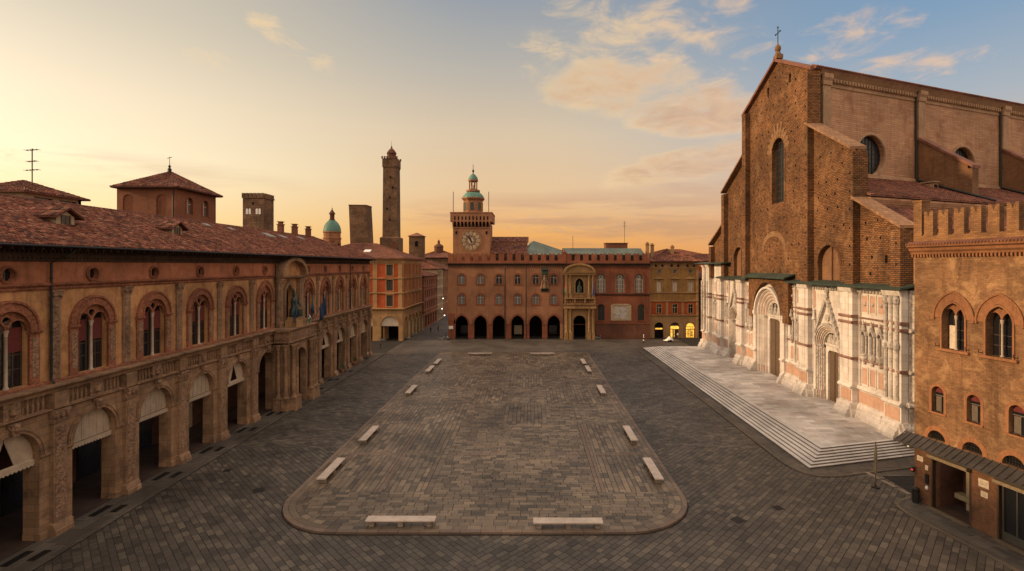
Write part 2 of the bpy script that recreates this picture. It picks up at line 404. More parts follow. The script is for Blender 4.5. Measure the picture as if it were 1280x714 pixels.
class MB:
    def __init__(s):
        s.v, s.f, s.m, s.uv, s.cuts = [], [], [], {}, []
    def cut(s):
        s.cuts.append((len(s.v), len(s.f)))
    def add(s, vs, fs, m=0, uvs=None):
        b = len(s.v)
        s.v += [tuple(v) for v in vs]
        for i, f in enumerate(fs):
            if uvs:
                s.uv[len(s.f)] = uvs[i]
            s.f.append(tuple(b + k for k in f))
            s.m.append(m)
    def ext(s, fr, out, n0, n1, holes=(), m=0, back=True):
        loops = [list(out)] + [list(h) for h in holes]
        flat = [p for l in loops for p in l]
        N = len(flat)
        vs = [fr.P(p[0], p[1], n1) for p in flat] + [fr.P(p[0], p[1], n0) for p in flat]
        fs = []
        if holes:
            tri = geometry.tessellate_polygon([[Vector((p[0], p[1], 0)) for p in l] for l in loops])
            for t in tri:
                fs.append(tuple(t))
                if back:
                    fs.append(tuple(N + k for k in reversed(t)))
        else:
            fs.append(tuple(range(N)))
            if back:
                fs.append(tuple(N + k for k in reversed(range(N))))
        k = 0
        for l in loops:
            for i in range(len(l)):
                a, b = k + i, k + (i + 1) % len(l)
                fs.append((a, N + a, N + b, b))
            k += len(l)
        s.add(vs, fs, m)
    def box(s, fr, u0, u1, z0, z1, n0, n1, m=0):
        s.ext(fr, [(u0, z0), (u1, z0), (u1, z1), (u0, z1)], n0, n1, m=m)
    def mould(s, fr, u0, u1, prof, m=0):
        n = len(prof)
        vs = [fr.P(u0, z, d) for d, z in prof] + [fr.P(u1, z, d) for d, z in prof]
        fs = [tuple(range(n)), tuple(reversed(range(n, 2 * n)))]
        fs += [(i, n + i, n + (i + 1) % n, (i + 1) % n) for i in range(n)]
        s.add(vs, fs, m)
    def lathe(s, c, prof, seg=10, m=0, a0=0.0, sxy=(1, 1)):
        vs, fs = [], []
        for r, z in prof:
            for i in range(seg):
                a = a0 + 2 * PI * i / seg
                vs.append((c[0] + r * math.cos(a) * sxy[0], c[1] + r * math.sin(a) * sxy[1], c[2] + z))
        for j in range(len(prof) - 1):
            for i in range(seg):
                k = (i + 1) % seg
                fs.append((j * seg + i, j * seg + k, (j + 1) * seg + k, (j + 1) * seg + i))
        fs.append(tuple(reversed(range(seg))))
        fs.append(tuple(range((len(prof) - 1) * seg, len(prof) * seg)))
        s.add(vs, fs, m)
    def tube(s, pts, r, seg=6, m=0):
        pts = [Vector(p) for p in pts]
        rs = r if isinstance(r, (list, tuple)) else [r] * len(pts)
        vs, fs = [], []
        for i, p in enumerate(pts):
            d = (pts[min(i + 1, len(pts) - 1)] - pts[max(i - 1, 0)]).normalized()
            a = d.cross(Vector((0, 0, 1)) if abs(d.z) < .9 else Vector((1, 0, 0))).normalized()
            b = d.cross(a)
            for k in range(seg):
                t = 2 * PI * k / seg
                vs.append(p + (a * math.cos(t) + b * math.sin(t)) * rs[i])
        for j in range(len(pts) - 1):
            for i in range(seg):
                k = (i + 1) % seg
                fs.append((j * seg + i, j * seg + k, (j + 1) * seg + k, (j + 1) * seg + i))
        fs.append(tuple(reversed(range(seg))))
        fs.append(tuple(range((len(pts) - 1) * seg, len(pts) * seg)))
        s.add(vs, fs, m)
    def prism(s, pts, z0, z1, m=0):
        n = len(pts)
        vs = [(x, y, z1) for x, y in pts] + [(x, y, z0) for x, y in pts]
        fs = [tuple(range(n)), tuple(reversed(range(n, 2 * n)))]
        fs += [(i, n + i, n + (i + 1) % n, (i + 1) % n) for i in range(n)]
        s.add(vs, fs, m)
    def slab(s, q, t, m=0):
        # quad or triangle of 3-D points thickened downwards
        n = len(q)
        vs = [tuple(p) for p in q] + [(p[0], p[1], p[2] - t) for p in q]
        fs = [tuple(range(n)), tuple(reversed(range(n, 2 * n)))]
        fs += [(i, n + i, n + (i + 1) % n, (i + 1) % n) for i in range(n)]
        s.add(vs, fs, m)
    def tiles(s, a, b, c, d, tw=.28, tl=.42, h=.09, m=0, rng=None):
        # barrel tiles on the quad a(eave start) b(eave end) c(ridge end) d(ridge start)
        a, b, c, d = map(Vector, (a, b, c, d))
        rng = rng or random
        W = max((b - a).length, (c - d).length)
        L = max((d - a).length, (c - b).length)
        nx, ny = max(2, int(W / tw)), max(2, int(L / tl))
        nor = (b - a).cross(d - a)
        if nor.length < 1e-6:
            nor = (b - a).cross(c - a)
        nor.normalize()
        if nor.z < 0:
            nor = -nor
        prof = [(0.0, 0.0), (.12, .75), (.35, 1.0), (.6, .75), (.72, 0.0)]
        for i in range(nx):
            for j in range(ny):
                t0, t1 = j / ny, (j + 1.12) / ny
                jz = rng.uniform(-.02, .03)
                ju = rng.uniform(-.04, .04) / nx
                vs = []
                for t, k in ((t0, 1.25), (min(t1, 1.0), .85)):
                    e0 = a.lerp(d, t)
                    e1 = b.lerp(c, t)
                    for q, hh in prof:
                        uu = min(max((i + q) / nx + ju, 0), 1)
                        vs.append(e0.lerp(e1, uu) + nor * (h * hh * k + jz + (.02 if k > 1 else 0)))
                e0, e1 = a.lerp(d, t0), b.lerp(c, t0)
                fs = [(q, q + 1, q + 6, q + 5) for q in range(4)] + [(0, 1, 2, 3, 4)]
                us = [((i + .5, j + .5),) * len(f) for f in fs]
                s.add(vs, fs, m, us)
        s.slab([a, b, c, d], .12, m)
    def build(s, name, mats, parent=None, smooth=False, origin=None):
        if s.cuts:
            cs = [(0, 0)] + s.cuts + [(len(s.v), len(s.f))]
            res = None
            for (v0, f0), (v1, f1) in zip(cs[:-1], cs[1:]):
                if f1 <= f0:
                    continue
                p_ = MB()
                p_.v = s.v[v0:v1]
                p_.f = [tuple(k - v0 for k in f) for f in s.f[f0:f1]]
                p_.m = s.m[f0:f1]
                p_.uv = {k - f0: u for k, u in s.uv.items() if f0 <= k < f1}
                o_ = p_.build(name, mats, parent, smooth, origin)
                res = res or o_
            return res
        me = bpy.data.meshes.new(name)
        off = OFF[parent.name] if parent is not None else (Vector(origin) if origin else None)
        vs = s.v
        if off is not None:
            vs = [(x - off.x, y - off.y, z - off.z) for x, y, z in vs]
        me.from_pydata(vs, [], s.f)
        if not isinstance(mats, (list, tuple)):
            mats = [mats]
        for mm in mats:
            me.materials.append(M[mm])
        me.polygons.foreach_set('material_index', s.m)
        if s.uv:
            ul = me.uv_layers.new(name='UVMap')
            for fi, us in s.uv.items():
                p = me.polygons[fi]
                for k, li in enumerate(p.loop_indices):
                    ul.data[li].uv = us[k]
        bm = bmesh.new()
        bm.from_mesh(me)
        bmesh.ops.recalc_face_normals(bm, faces=bm.faces)
        bm.to_mesh(me)
        bm.free()
        if smooth:
            for p in me.polygons:
                p.use_smooth = True
            me.set_sharp_from_angle(angle=R(40))
        o = bpy.data.objects.new(name, me)
        C.objects.link(o)
        if parent is not None:
            o.parent = parent
            OFF[o.name] = off
        else:
            if origin:
                o.location = origin
            OFF[o.name] = off or Vector((0, 0, 0))
        return o

def tag(o, label, cat, group=None):
    o['label'] = label
    o['category'] = cat
    if group:
        o['group'] = group
    return o
def thing(name, loc, label, cat, group=None):
    o = bpy.data.objects.new(name, None)
    o.empty_display_size = .5
    C.objects.link(o)
    o.location = loc
    OFF[o.name] = Vector(loc)
    return tag(o, label, cat, group)
def struct(o, kind='structure'):
    o['kind'] = kind
    return o
def dup(root, loc, rz=0.0, label=None, group=None):
    r = root.copy()
    C.objects.link(r)
    r.location = loc
    r.rotation_euler = (0, 0, rz)
    OFF[r.name] = Vector(loc)
    if label:
        r['label'] = label
    if group:
        r['group'] = group
    for ch in list(root.children):
        c = ch.copy()
        C.objects.link(c)
        c.parent = r
        for gch in list(ch.children):
            d = gch.copy()
            C.objects.link(d)
            d.parent = c
    return r

# ---------------------------------------------------------------- outlines
def arc(cu, zs, r, q=1.0, seg=14, right_to_left=True):
    # q = 1 round; q > 1 pointed (arc radius r*q)
    Rr = r * q
    d = Rr - r
    a1 = math.acos(d / Rr) if q > 1.001 else PI / 2
    h = max(3, seg // 2)
    rt = [(cu - d + Rr * math.cos(a1 * i / h), zs + Rr * math.sin(a1 * i / h)) for i in range(h + 1)]
    lf = [(2 * cu - x, z) for x, z in reversed(rt[:-1])]
    pts = rt + lf
    return pts if right_to_left else list(reversed(pts))
def arch(cu, z0, zs, r, q=1.0, seg=14):
    return [(cu - r, z0), (cu + r, z0)] + arc(cu, zs, r, q, seg)
def apex(zs, r, q=1.0):
    Rr = r * q
    return zs + math.sqrt(max(0, Rr * Rr - (Rr - r) ** 2))
def ringo(cu, zs, r0, r1, q=1.0, seg=16, z0=None):
    o = arc(cu, zs, r1, q, seg)
    q0 = 1 + (q - 1) * r1 / r0
    i = arc(cu, zs, r0, (q * r1 - (r1 - r0)) / r0 if q > 1 else 1.0, seg, False)
    if z0 is not None:
        return [(cu + r1, z0)] + o + [(cu - r1, z0), (cu - r0, z0)] + i + [(cu + r0, z0)]
    return o + i
def circ(cu, cz, r, seg=18, rz=None):
    rz = rz or r
    return [(cu + r * math.cos(2 * PI * i / seg), cz + rz * math.sin(2 * PI * i / seg)) for i in range(seg)]
def rect(u0, u1, z0, z1):
    return [(u0, z0), (u1, z0), (u1, z1), (u0, z1)]

def hip_roof(mb, x0, x1, y0, y1, ze, zr, ridge='x', inset=None, tile=(.3, .45), m=0, geo=True):
    if ridge == 'x':
        ins = inset if inset is not None else (y1 - y0) / 2
        r0, r1 = (x0 + ins, (y0 + y1) / 2, zr), (x1 - ins, (y0 + y1) / 2, zr)
    else:
        ins = inset if inset is not None else (x1 - x0) / 2
        r0, r1 = ((x0 + x1) / 2, y0 + ins, zr), ((x0 + x1) / 2, y1 - ins, zr)
    A, B, Cc, D = (x0, y0, ze), (x1, y0, ze), (x1, y1, ze), (x0, y1, ze)
    if ridge == 'x':
        quads = [(A, B, r1, r0), (B, Cc, r1, r1), (Cc, D, r0, r1), (D, A, r0, r0)]
    else:
        quads = [(A, B, r0, r0), (B, Cc, r1, r0), (Cc, D, r1, r1), (D, A, r0, r1)]
    for q in quads:
        if geo:
            mb.tiles(*q, tw=tile[0], tl=tile[1], m=m)
        else:
            mb.slab([p for i, p in enumerate(q) if i == 0 or p != q[i - 1]], .15, m)
    mb.tube([r0, r1] if r0 != r1 else [r0, (r0[0] + .1, r0[1], r0[2])], .14, 6, m)
# ================================================================ GROUND
Z0 = Fr((0, 0, 0), (1, 0, 0), (0, 1, 0))
mb = MB()
mb.v = [(-3000, -3000, -.03), (3000, -3000, -.03), (3000, 3000, -.03), (-3000, 3000, -.03)]
mb.f = [(0, 1, 2, 3)]
mb.m = [0]
struct(mb.build('ground', 'far_ground'))

def clip(poly, planes):
    # keep the side a*x + b*y <= c
    for a, b, c in planes:
        out = []
        for i in range(len(poly)):
            p, q = poly[i], poly[(i + 1) % len(poly)]
            dp, dq = a * p[0] + b * p[1] - c, a * q[0] + b * q[1] - c
            if dp <= 0:
                out.append(p)
            if (dp < 0 < dq) or (dq < 0 < dp):
                t = dp / (dp - dq)
                out.append((p[0] + (q[0] - p[0]) * t, p[1] + (q[1] - p[1]) * t))
        poly = out
        if len(poly) < 3:
            return []
    return poly
def boxplanes(x0, x1, y0, y1):
    return [(1, 0, x1), (-1, 0, -x0), (0, 1, y1), (0, -1, -y0)]
def hull(pts):
    # planes of a convex counter-clockwise outline
    pl = []
    for i in range(len(pts)):
        p, q = pts[i], pts[(i + 1) % len(pts)]
        a, b = q[1] - p[1], -(q[0] - p[0])
        L = math.hypot(a, b)
        if L > 1e-6:
            pl.append((a / L, b / L, (a * p[0] + b * p[1]) / L))
    return pl
def area(p):
    return abs(sum(p[i][0] * p[(i + 1) % len(p)][1] - p[(i + 1) % len(p)][0] * p[i][1] for i in range(len(p)))) / 2

class Pave:
    def __init__(s):
        s.v, s.f, s.a = [], [], []
    def stone(s, poly, z, th=.05, val=None):
        if len(poly) < 3 or area(poly) < .012:
            return
        val = random.random() if val is None else val
        cx = sum(p[0] for p in poly) / len(poly)
        cy = sum(p[1] for p in poly) / len(poly)
        zz = z + random.uniform(-.006, .006)
        tx, ty = random.uniform(-.012, .012), random.uniform(-.012, .012)
        n, b = len(poly), len(s.v)
        dz = lambda x, y: (x - cx) * tx + (y - cy) * ty
        for k, ch in ((.955, 0.0), (1.0, .014)):
            s.v += [(cx + (x - cx) * k, cy + (y - cy) * k, zz - ch + dz(x, y)) for x, y in poly]
        s.v += [(x, y, zz - th) for x, y in poly]
        s.f.append(tuple(b + i for i in range(n)))
        s.a.append(val)
        for r_ in (0, 1):
            for i in range(n):
                j = (i + 1) % n
                s.f.append((b + r_ * n + i, b + (r_ + 1) * n + i, b + (r_ + 1) * n + j, b + r_ * n + j))
                s.a.append(val)
    def field(s, planes, bbox, ang, z, bw=(.6, 1.05), rh=(.42, .54), gap=.04, skip=None):
        ca, sa = math.cos(ang), math.sin(ang)
        x0, x1, y0, y1 = bbox
        cs = [(x * ca + y * sa, -x * sa + y * ca) for x in (x0, x1) for y in (y0, y1)]
        s0, s1 = min(c[0] for c in cs), max(c[0] for c in cs)
        t, t1 = min(c[1] for c in cs), max(c[1] for c in cs)
        while t < t1:
            h = random.uniform(*rh)
            u = s0 - random.uniform(0, 1)
            while u < s1:
                L = random.uniform(*bw)
                q = [(u + gap / 2, t + gap / 2), (u + L - gap / 2, t + gap / 2), (u + L - gap / 2, t + h - gap / 2), (u + gap / 2, t + h - gap / 2)]
                q = [(a * ca - b * sa, a * sa + b * ca) for a, b in q]
                mx, my = (q[0][0] + q[2][0]) / 2, (q[0][1] + q[2][1]) / 2
                if x0 - 1 < mx < x1 + 1 and y0 - 1 < my < y1 + 1 and not (skip and skip(mx, my)):
                    s.stone(clip(q, planes), z)
                u += L
            t += h
    def build(s, name, mat):
        me = bpy.data.meshes.new(name)
        me.from_pydata(s.v, [], s.f)
        at = me.attributes.new('rnd', 'FLOAT', 'FACE')
        at.data.foreach_set('value', s.a)
        me.materials.append(M[mat])
        me.update()
        o = bpy.data.objects.new(name, me)
        C.objects.link(o)
        return struct(o)

CXL, CXR, CY0, CY1, CR = -20.6, 13.3, 39.2, 121.0, 6.2
CM = (CXL + CXR) / 2
def rr_outline(ins=0.0, far_r=2.0, seg=12):
    x0, x1, y0, y1 = CXL + ins, CXR - ins, CY0 + ins, CY1 - ins
    pts = []
    for cx, cy, a0, r in ((x1, y0, -90, CR), (x1, y1, 0, far_r), (x0, y1, 90, far_r), (x0, y0, 180, CR)):
        r = max(.3, r - ins)
        ox = cx - r if cx == x1 else cx + r
        oy = cy + r if cy == y0 else cy - r
        for i in range(seg + 1):
            a = R(a0 + 90 * i / seg)
            pts.append((ox + r * math.cos(a), oy + r * math.sin(a)))
    return pts
def in_cres(x, y):
    return CXL + 1 < x < CXR - 1 and CY0 + 1.5 < y < CY1 - 1 and not (y < CY0 + 5 and (x < CXL + 5 or x > CXR - 5))

# mortar bed under the outer paving
mb = MB()
mb.prism([(-70, 5), (45, 5), (70, 150), (-70, 150)], -.025, -.02)
struct(mb.build('paving_bed', 'joint_and_shade_dark'))
pv = Pave()
skip = in_cres
pv.field([*boxplanes(-32.5, CM, 24, 58)], (-32.5, CM, 24, 58), R(-47), .0, skip=skip)
pv.field([*boxplanes(CM, 33.5, 24, 53)], (CM, 33.5, 24, 53), R(47), .0, skip=skip)
pv.field([*boxplanes(CM, 26, 53, 58)], (CM, 26, 53, 58), R(47), .0, skip=skip)
pv.field([*boxplanes(-32.5, CXL + .1, 58, 121)], (-32.5, CXL + .1, 58, 121), R(-12), .0, bw=(.6, 1.1))
pv.field([*boxplanes(CXR - .1, 26, 58, 121)], (CXR - .1, 26, 58, 121), R(12), .0, bw=(.6, 1.1))
pv.build('square_paving', 'paving_grey')
pf = Pave()
pf.field([*boxplanes(-33, 40, 121, 143)], (-33, 40, 121, 143), 0.0, .0, bw=(.9, 1.6), rh=(.5, .7), gap=.03)
pf.field([*boxplanes(-34, -22.5, 143, 230)], (-34, -22.5, 143, 230), PI / 2, .0, bw=(.9, 1.6), rh=(.6, .8), gap=.03)
pf.field([*boxplanes(26, 28.3, 53, 121)], (26, 28.3, 53, 121), PI / 2, .0, bw=(1.0, 1.8), rh=(.45, .6), gap=.02)
pf.field([*boxplanes(26, 41, 50.2, 56.5)], (26, 41, 50.2, 56.5), 0.0, .0, bw=(1.0, 1.8), rh=(.45, .6), gap=.02)
pf.build('road_paving', 'paving_slab')

# the raised pavement in the middle
ZC = .19
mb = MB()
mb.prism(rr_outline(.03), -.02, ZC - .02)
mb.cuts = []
mb.prism(rr_outline(-.10), -.018, .010)  # dark strip round the kerb, painted as its shadow line
struct(mb.build('raised_pavement_bed_and_shade', 'joint_and_shade_dark'))
pc = Pave()
pk = Pave()
def ring_stones(i0, i1, L, P_):
    a, b = rr_outline(i0, seg=10), rr_outline(i1, seg=10)
    n = len(a)
    for k in range(n):
        p0, p1, q0, q1 = a[k], a[(k + 1) % n], b[k], b[(k + 1) % n]
        d = math.hypot(p1[0] - p0[0], p1[1] - p0[1])
        m = max(1, round(d / L))
        g = .012 / max(d, .1)
        for j in range(m):
            t0, t1 = j / m + g, (j + 1) / m - g
            lp = lambda u, v, t: (u[0] + (v[0] - u[0]) * t, u[1] + (v[1] - u[1]) * t)
            P_.stone([lp(p0, p1, t0), lp(p0, p1, t1), lp(q0, q1, t1), lp(q0, q1, t0)], ZC + (.012 if i0 < .1 else 0), .17 if i0 < .1 else .05)
ring_stones(0, .42, 1.5, pk)
ring_stones(.44, .98, 1.1, pc)
ring_stones(1.0, 1.5, .9, pc)
inner = hull(rr_outline(1.52, seg=10))
# panels of alternating bond
xs = [CXL + 1.5, -13.75, -13.0, -8.6, CM + .2, 2.2, 5.9, 6.7, CXR - 1.5]
ys = [CY0 + 1.5, 46.2, 55.2, 56.0, 66.2, 76, 86, 96, 106, CY1 - 1.5]
for j in range(len(ys) - 1):
    for i in range(len(xs) - 1):
        x0, x1, y0, y1 = xs[i], xs[i + 1], ys[j], ys[j + 1]
        bb = (x0, x1, y0, y1)
        pl = boxplanes(*bb) + inner
        if i in (1, 6) and 1 <= j <= 3:
            pk.field(pl, bb, PI / 2, ZC, bw=(1.0, 1.7), rh=(.37, .37))
        elif j == 2:
            (pk if (i in (0, 7) or random.random() < .25) else pc).field(pl, bb, 0, ZC, bw=(.9, 1.5), rh=(.4, .4))
        elif j == 0:
            pc.field(pl, bb, 0, ZC, bw=(.6, 1.4), rh=(.42, .56))
        else:
            vert = (i in (0, 1, 2, 6, 7)) if j < 4 else ((i + j) % 2 == 0)
            pc.field(pl, bb, PI / 2 if vert else 0, ZC, bw=(.65, 1.5), rh=(.42, .62))
pc.build('raised_pavement', 'paving_brown')
pk.build('raised_pavement_kerb', 'paving_pink')

# left walkway in front of the arcade, with its kerb
mb = MB()
mb.prism([(-41.9, 18), (-32.5, 18), (-32.5, 119.5), (-33.2, 121), (-41.9, 121)], -.02, .085)
struct(mb.build('walkway_bed', 'joint_and_shade_dark'))
ps = Pave()
ps.field(boxplanes(-35.6, -32.95, 18, 120), (-35.6, -32.95, 18, 120), PI / 2, .11, bw=(1.2, 2.2), rh=(.8, .95), gap=.02)
ps.field(boxplanes(-32.9, -32.45, 18, 120), (-32.9, -32.45, 18, 120), PI / 2, .12, bw=(1.4, 2.4), rh=(.45, .45), gap=.02)
ps.build('walkway', 'paving_slab')
mb = MB()
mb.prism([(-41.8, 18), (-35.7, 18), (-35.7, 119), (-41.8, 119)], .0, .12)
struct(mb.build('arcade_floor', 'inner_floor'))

# right walkway in front of the brick palace
RPF = Fr((32.8, 45, 0), (.183, -.983, 0), (-.983, -.183, 0))
rw = [RPF.P(24, 0, 2.6), RPF.P(6, 0, 2.7), RPF.P(2.2, 0, 2.75), RPF.P(.7, 0, 2.3), RPF.P(0, 0, 1.2), RPF.P(-.2, 0, 0), RPF.P(-.2, 0, -1.0), RPF.P(24, 0, -1.0)]
rw = [(p[0], p[1]) for p in rw]
rw_ccw = rw if sum(rw[i][0] * rw[(i + 1) % 8][1] - rw[(i + 1) % 8][0] * rw[i][1] for i in range(8)) > 0 else rw[::-1]
mb = MB()
mb.prism(rw_ccw, -.02, .07)
struct(mb.build('pavement_bed', 'kerb_dark'))
ps = Pave()
ins_ = [(a, b, c - .28) for a, b, c in hull(rw_ccw)]
ps.field(ins_, (28, 38, 20, 47), math.atan2(-.983, .183), .10, bw=(.7, 1.3), rh=(.5, .62), gap=.02)
ps.build('pavement', 'paving_slab')
mb = MB()
for (a, b) in zip(rw[:5], rw[1:6]):
    d = Vector((b[0] - a[0], b[1] - a[1], 0))
    f = Fr((a[0], a[1], 0), d, (d.y, -d.x, 0))
    mb.box(f, .01, d.length - .01, 0, .1, -.26, 0)
struct(mb.build('pavement_kerb', 'kerb_stone'))

# kerb line and gutter along the basilica steps, bending in front of them
mb = MB()
def strip(pts, w_, z0, z1, m=0):
    for a, b in zip(pts[:-1], pts[1:]):
        d = Vector((b[0] - a[0], b[1] - a[1], 0))
        f = Fr((a[0], a[1], 0), d, (d.y, -d.x, 0))
        mb.box(f, 0, d.length, z0, z1, -w_ / 2, w_ / 2, m)
line = [(25.7, 124), (25.8, 54), (26.0, 52.2), (26.5, 50.9), (27.5, 50.2), (29, 50.1), (34, 51.4), (41, 53.2)]
strip(line, .26, 0, .03, 0)
line2 = [(x - .28, y - .1) for x, y in line[:3]] + [(26.3, 50.7), (27.4, 49.9), (29, 49.8), (34, 51.1), (41, 52.9)]
strip(line2, .16, -.01, .012, 1)
struct(mb.build('kerb_line', ['kerb_stone', 'joint_and_shade_dark']))
mb = MB()
for a, b in (((32.55, 51.0), (32.75, 49.4)), ((32.8, 49.1), (33.0, 47.6)), ((33.03, 47.2), (33.2, 46.1))):
    d = Vector((b[0] - a[0], b[1] - a[1], 0))
    f = Fr((a[0], a[1], 0), d, (d.y, -d.x, 0))
    mb.box(f, 0, d.length, 0, .05, -.2, .2)
struct(mb.build('kerb_line', 'kerb_light'))

# basilica steps and terrace
NS, SR, ST = 7, .1715, .43
mb = MB()
for i in range(NS):
    x0, y0, y1 = 27.5 + ST * i, 51.9 + ST * i, 127.4 - .75 * i
    sl = .27
    pts = [(x0, y0), (47.0, y0 + (47.0 - x0) * sl), (47.0, y1), (x0 + .0, y1)]
    mb.prism(pts, SR * i, SR * (i + 1) - .055, 1)  # risers coloured darker than the treads, painted as unlit faces
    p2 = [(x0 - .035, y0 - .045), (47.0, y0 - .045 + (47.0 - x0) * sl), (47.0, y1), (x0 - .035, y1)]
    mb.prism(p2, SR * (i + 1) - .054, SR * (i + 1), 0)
struct(mb.build('steps', ['step_marble', 'step_riser']))
ZT = SR * NS
pm = Pave()
xi, yi = 27.5 + ST * 6 + .5, 51.9 + ST * 6 + .45
pl = [(-1, 0, -xi), (0, 1, 122.2)] + hull([(xi, yi), (46, yi + (46 - xi) * .27), (46, 122.2), (xi, 122.2)])
pm.field(pl, (xi, 46, 54, 123), R(0), ZT + .012, bw=(.9, 2.2), rh=(.75, 1.0), gap=.035)
pm.build('terrace', 'paving_marble')

# things let into the ground
def grate(loc, L, Wd, label, group=None):
    f = Fr((0, 0, 0), (0, 1, 0), (1, 0, 0))
    r = thing('drain_grate', loc, label, 'grate', group)
    m_ = MB()
    f = Fr(loc, (0, 1, 0), (1, 0, 0))
    for a, b, c, d in ((-L / 2, L / 2, -Wd / 2, -Wd / 2 + .05), (-L / 2, L / 2, Wd / 2 - .05, Wd / 2), (-L / 2, -L / 2 + .05, -Wd / 2 + .05, Wd / 2 - .05), (L / 2 - .05, L / 2, -Wd / 2 + .05, Wd / 2 - .05)):
        m_.box(f, a, b, -.01, .022, c, d)
    m_.build('frame', 'iron', r)
    m_ = MB()
    k = -L / 2 + .1
    while k < L / 2 - .06:
        m_.box(f, k, k + .035, 0, .016, -Wd / 2 + .05, Wd / 2 - .05)
        k += .09
    m_.box(f, -L / 2 + .05, L / 2 - .05, -.012, -.002, -Wd / 2 + .05, Wd / 2 - .05, 1)
    m_.build('bars', ['iron', 'black_void'], r)
    return r
ORD = ['nearest', 'second', 'third', 'fourth', 'fifth', 'sixth', 'seventh', 'eighth', 'ninth', 'tenth', 'eleventh', 'twelfth', 'thirteenth']
g0 = None
for k in range(12):
    Yk = 36 + 7 * k - .2
    if k == 6:
        continue
    for j, (xx, L, nm_) in enumerate(((-34.75, 1.9, 'dark iron grate against the arcade side of the walkway'), (-33.6, 1.3, 'dark iron grate in the middle of the walkway'))):
        if k > 9 and j:
            continue
        lab = '%s, at the %s left arch' % (nm_, ORD[k])
        if j == 0 or True:
            grate((xx, Yk + (0 if j == 0 else .4), .125), L, .55, lab, 'iron grates in the left walkway')
def cover(loc, sz_, rot, label):
    r = thing('manhole_cover', loc, label, 'manhole cover', 'dark covers in the paving')
    m_ = MB()
    f = Fr(loc, (math.cos(rot), math.sin(rot), 0), (-math.sin(rot), math.cos(rot), 0))
    m_.box(f, -sz_ / 2, sz_ / 2, -.03, .012, -sz_ / 2, sz_ / 2)
    m_.build('frame', 'iron', r)
    m_ = MB()
    for i in range(6):
        for j in range(6):
            a = -sz_ / 2 + .08 + i * (sz_ - .16) / 6
            b = -sz_ / 2 + .08 + j * (sz_ - .16) / 6
            m_.box(f, a, a + (sz_ - .16) / 9, .0, .022, b, b + (sz_ - .16) / 9)
    m_.build('lid', 'dark_metal', r)
cover((-24.1, 47, .0), .95, .4, 'square dark cover in the paving left of the raised pavement')
cover((16.4, 41.5, .0), .95, .5, 'square dark cover in the paving right of the raised pavement')
cover((20.5, 43.6, .0), .8, .3, 'small dark cover nearest the brick palace with shopfronts')
cover((-29.5, 51.5, .0), .7, .1, 'small dark cover close to the left walkway kerb')

# ---------------------------------------------------------------- benches
def make_bench():
    r = thing('marble_bench', (0, 0, 0), '', 'bench', 'marble benches round the raised pavement')
    f = Fr((0, 0, 0), (1, 0, 0), (0, 1, 0))
    m_ = MB()
    L, Wd = 2.62, .40
    pr = [(-Wd, .40), (-Wd + .03, .385), (Wd - .03, .385), (Wd, .40), (Wd + .02, .47), (Wd, .515), (-Wd, .515), (-Wd - .02, .47)]
    m_.mould(f, -L, L, pr)
    m_.build('seat', 'bench_marble', r)
    for u in (-2.2, 0, 2.2):
        m_ = MB()
        prof = [(-.30, 0), (.30, 0), (.30, .09), (.2, .12), (.14, .2), (.2, .3), (.32, .33), (.32, .384), (-.32, .384), (-.32, .33), (-.2, .3), (-.14, .2), (-.2, .12), (-.30, .09)]
        m_.mould(f, u - .17, u + .17, prof)
        for s_ in (-1, 1):
            m_.lathe((u, 0, 0), [(.001, 0), (.001, .001)], 3)
            vs = []
            c = Vector((u, s_ * .22, .24))
            m_.tube([(u - .21, s_ * .24, .27), (u + .21, s_ * .24, .27)], .085, 10)
            m_.tube([(u - .21, s_ * .22, .10), (u + .21, s_ * .22, .10)], .075, 10)
        m_.build('support', 'bench_leg', r)
    return r
surf('bench_marble', (.50, .41, .335), (.42, .345, .28), rough=.5, var=.2, stain=.3, bump=.15)
surf('bench_leg', (.28, .22, .17), (.2, .16, .12), rough=.7, var=.3, stain=.5, bump=.3)
bench0 = make_bench()
spots = []
NL = ['nearest', 'second', 'third', 'fourth', 'farthest']
for k, (xl, xr, y) in enumerate(((-18.9, 11.75, 50.4), (-18.5, 11.6, 61.0), (-18.5, 11.2, 82.7), (-18.7, 11.0, 99.2), (-18.6, 10.85, 106.8))):
    spots.append((xl, y, PI / 2, 'pale marble bench, %s in the row along the left edge of the raised pavement' % NL[k]))
    spots.append((xr, y, PI / 2, 'pale marble bench, %s in the row along the right edge of the raised pavement' % NL[k]))
spots += [(-9.8, 40.3, 0, 'long marble bench at the near edge of the raised pavement, left of its pair'),
          (2.9, 40.0, 0, 'long marble bench at the near edge of the raised pavement, right of its pair'),
          (-10.95, 116.4, 0, 'small looking marble bench at the far edge of the raised pavement, left of its pair'),
          (2.75, 116.4, 0, 'small looking marble bench at the far edge of the raised pavement, right of its pair')]
for i, (x, y, rz, lab) in enumerate(spots):
    if i == 0:
        bench0.location = (x, y, ZC + .01)
        bench0.rotation_euler = (0, 0, rz)
        bench0['label'] = lab
    else:
        dup(bench0, (x, y, ZC + .01), rz, lab)
# ================================================================ LEFT ARCADED PALACE
LF = Fr((-35.6, 0, 0), (0, 1, 0), (1, 0, 0))
lp = thing('arcaded_palace', (-38, 71, 0), 'long ochre palace with open arcade, paired arched windows and tiled roof along the left side', 'palace')
BAY = [36 + 7 * k for k in range(-1, 12)]
NICHE = 78
Y0, YE = 25.5, 117.2
holes = [arch(c, .0, 6.3, 2.13, 1.0, 18) for c in BAY if c != NICHE] + [arch(76.3, 0, 6.3, 1.9, 1.0, 16)]
holes = [[(u, max(z, .001)) for u, z in h] for h in holes]
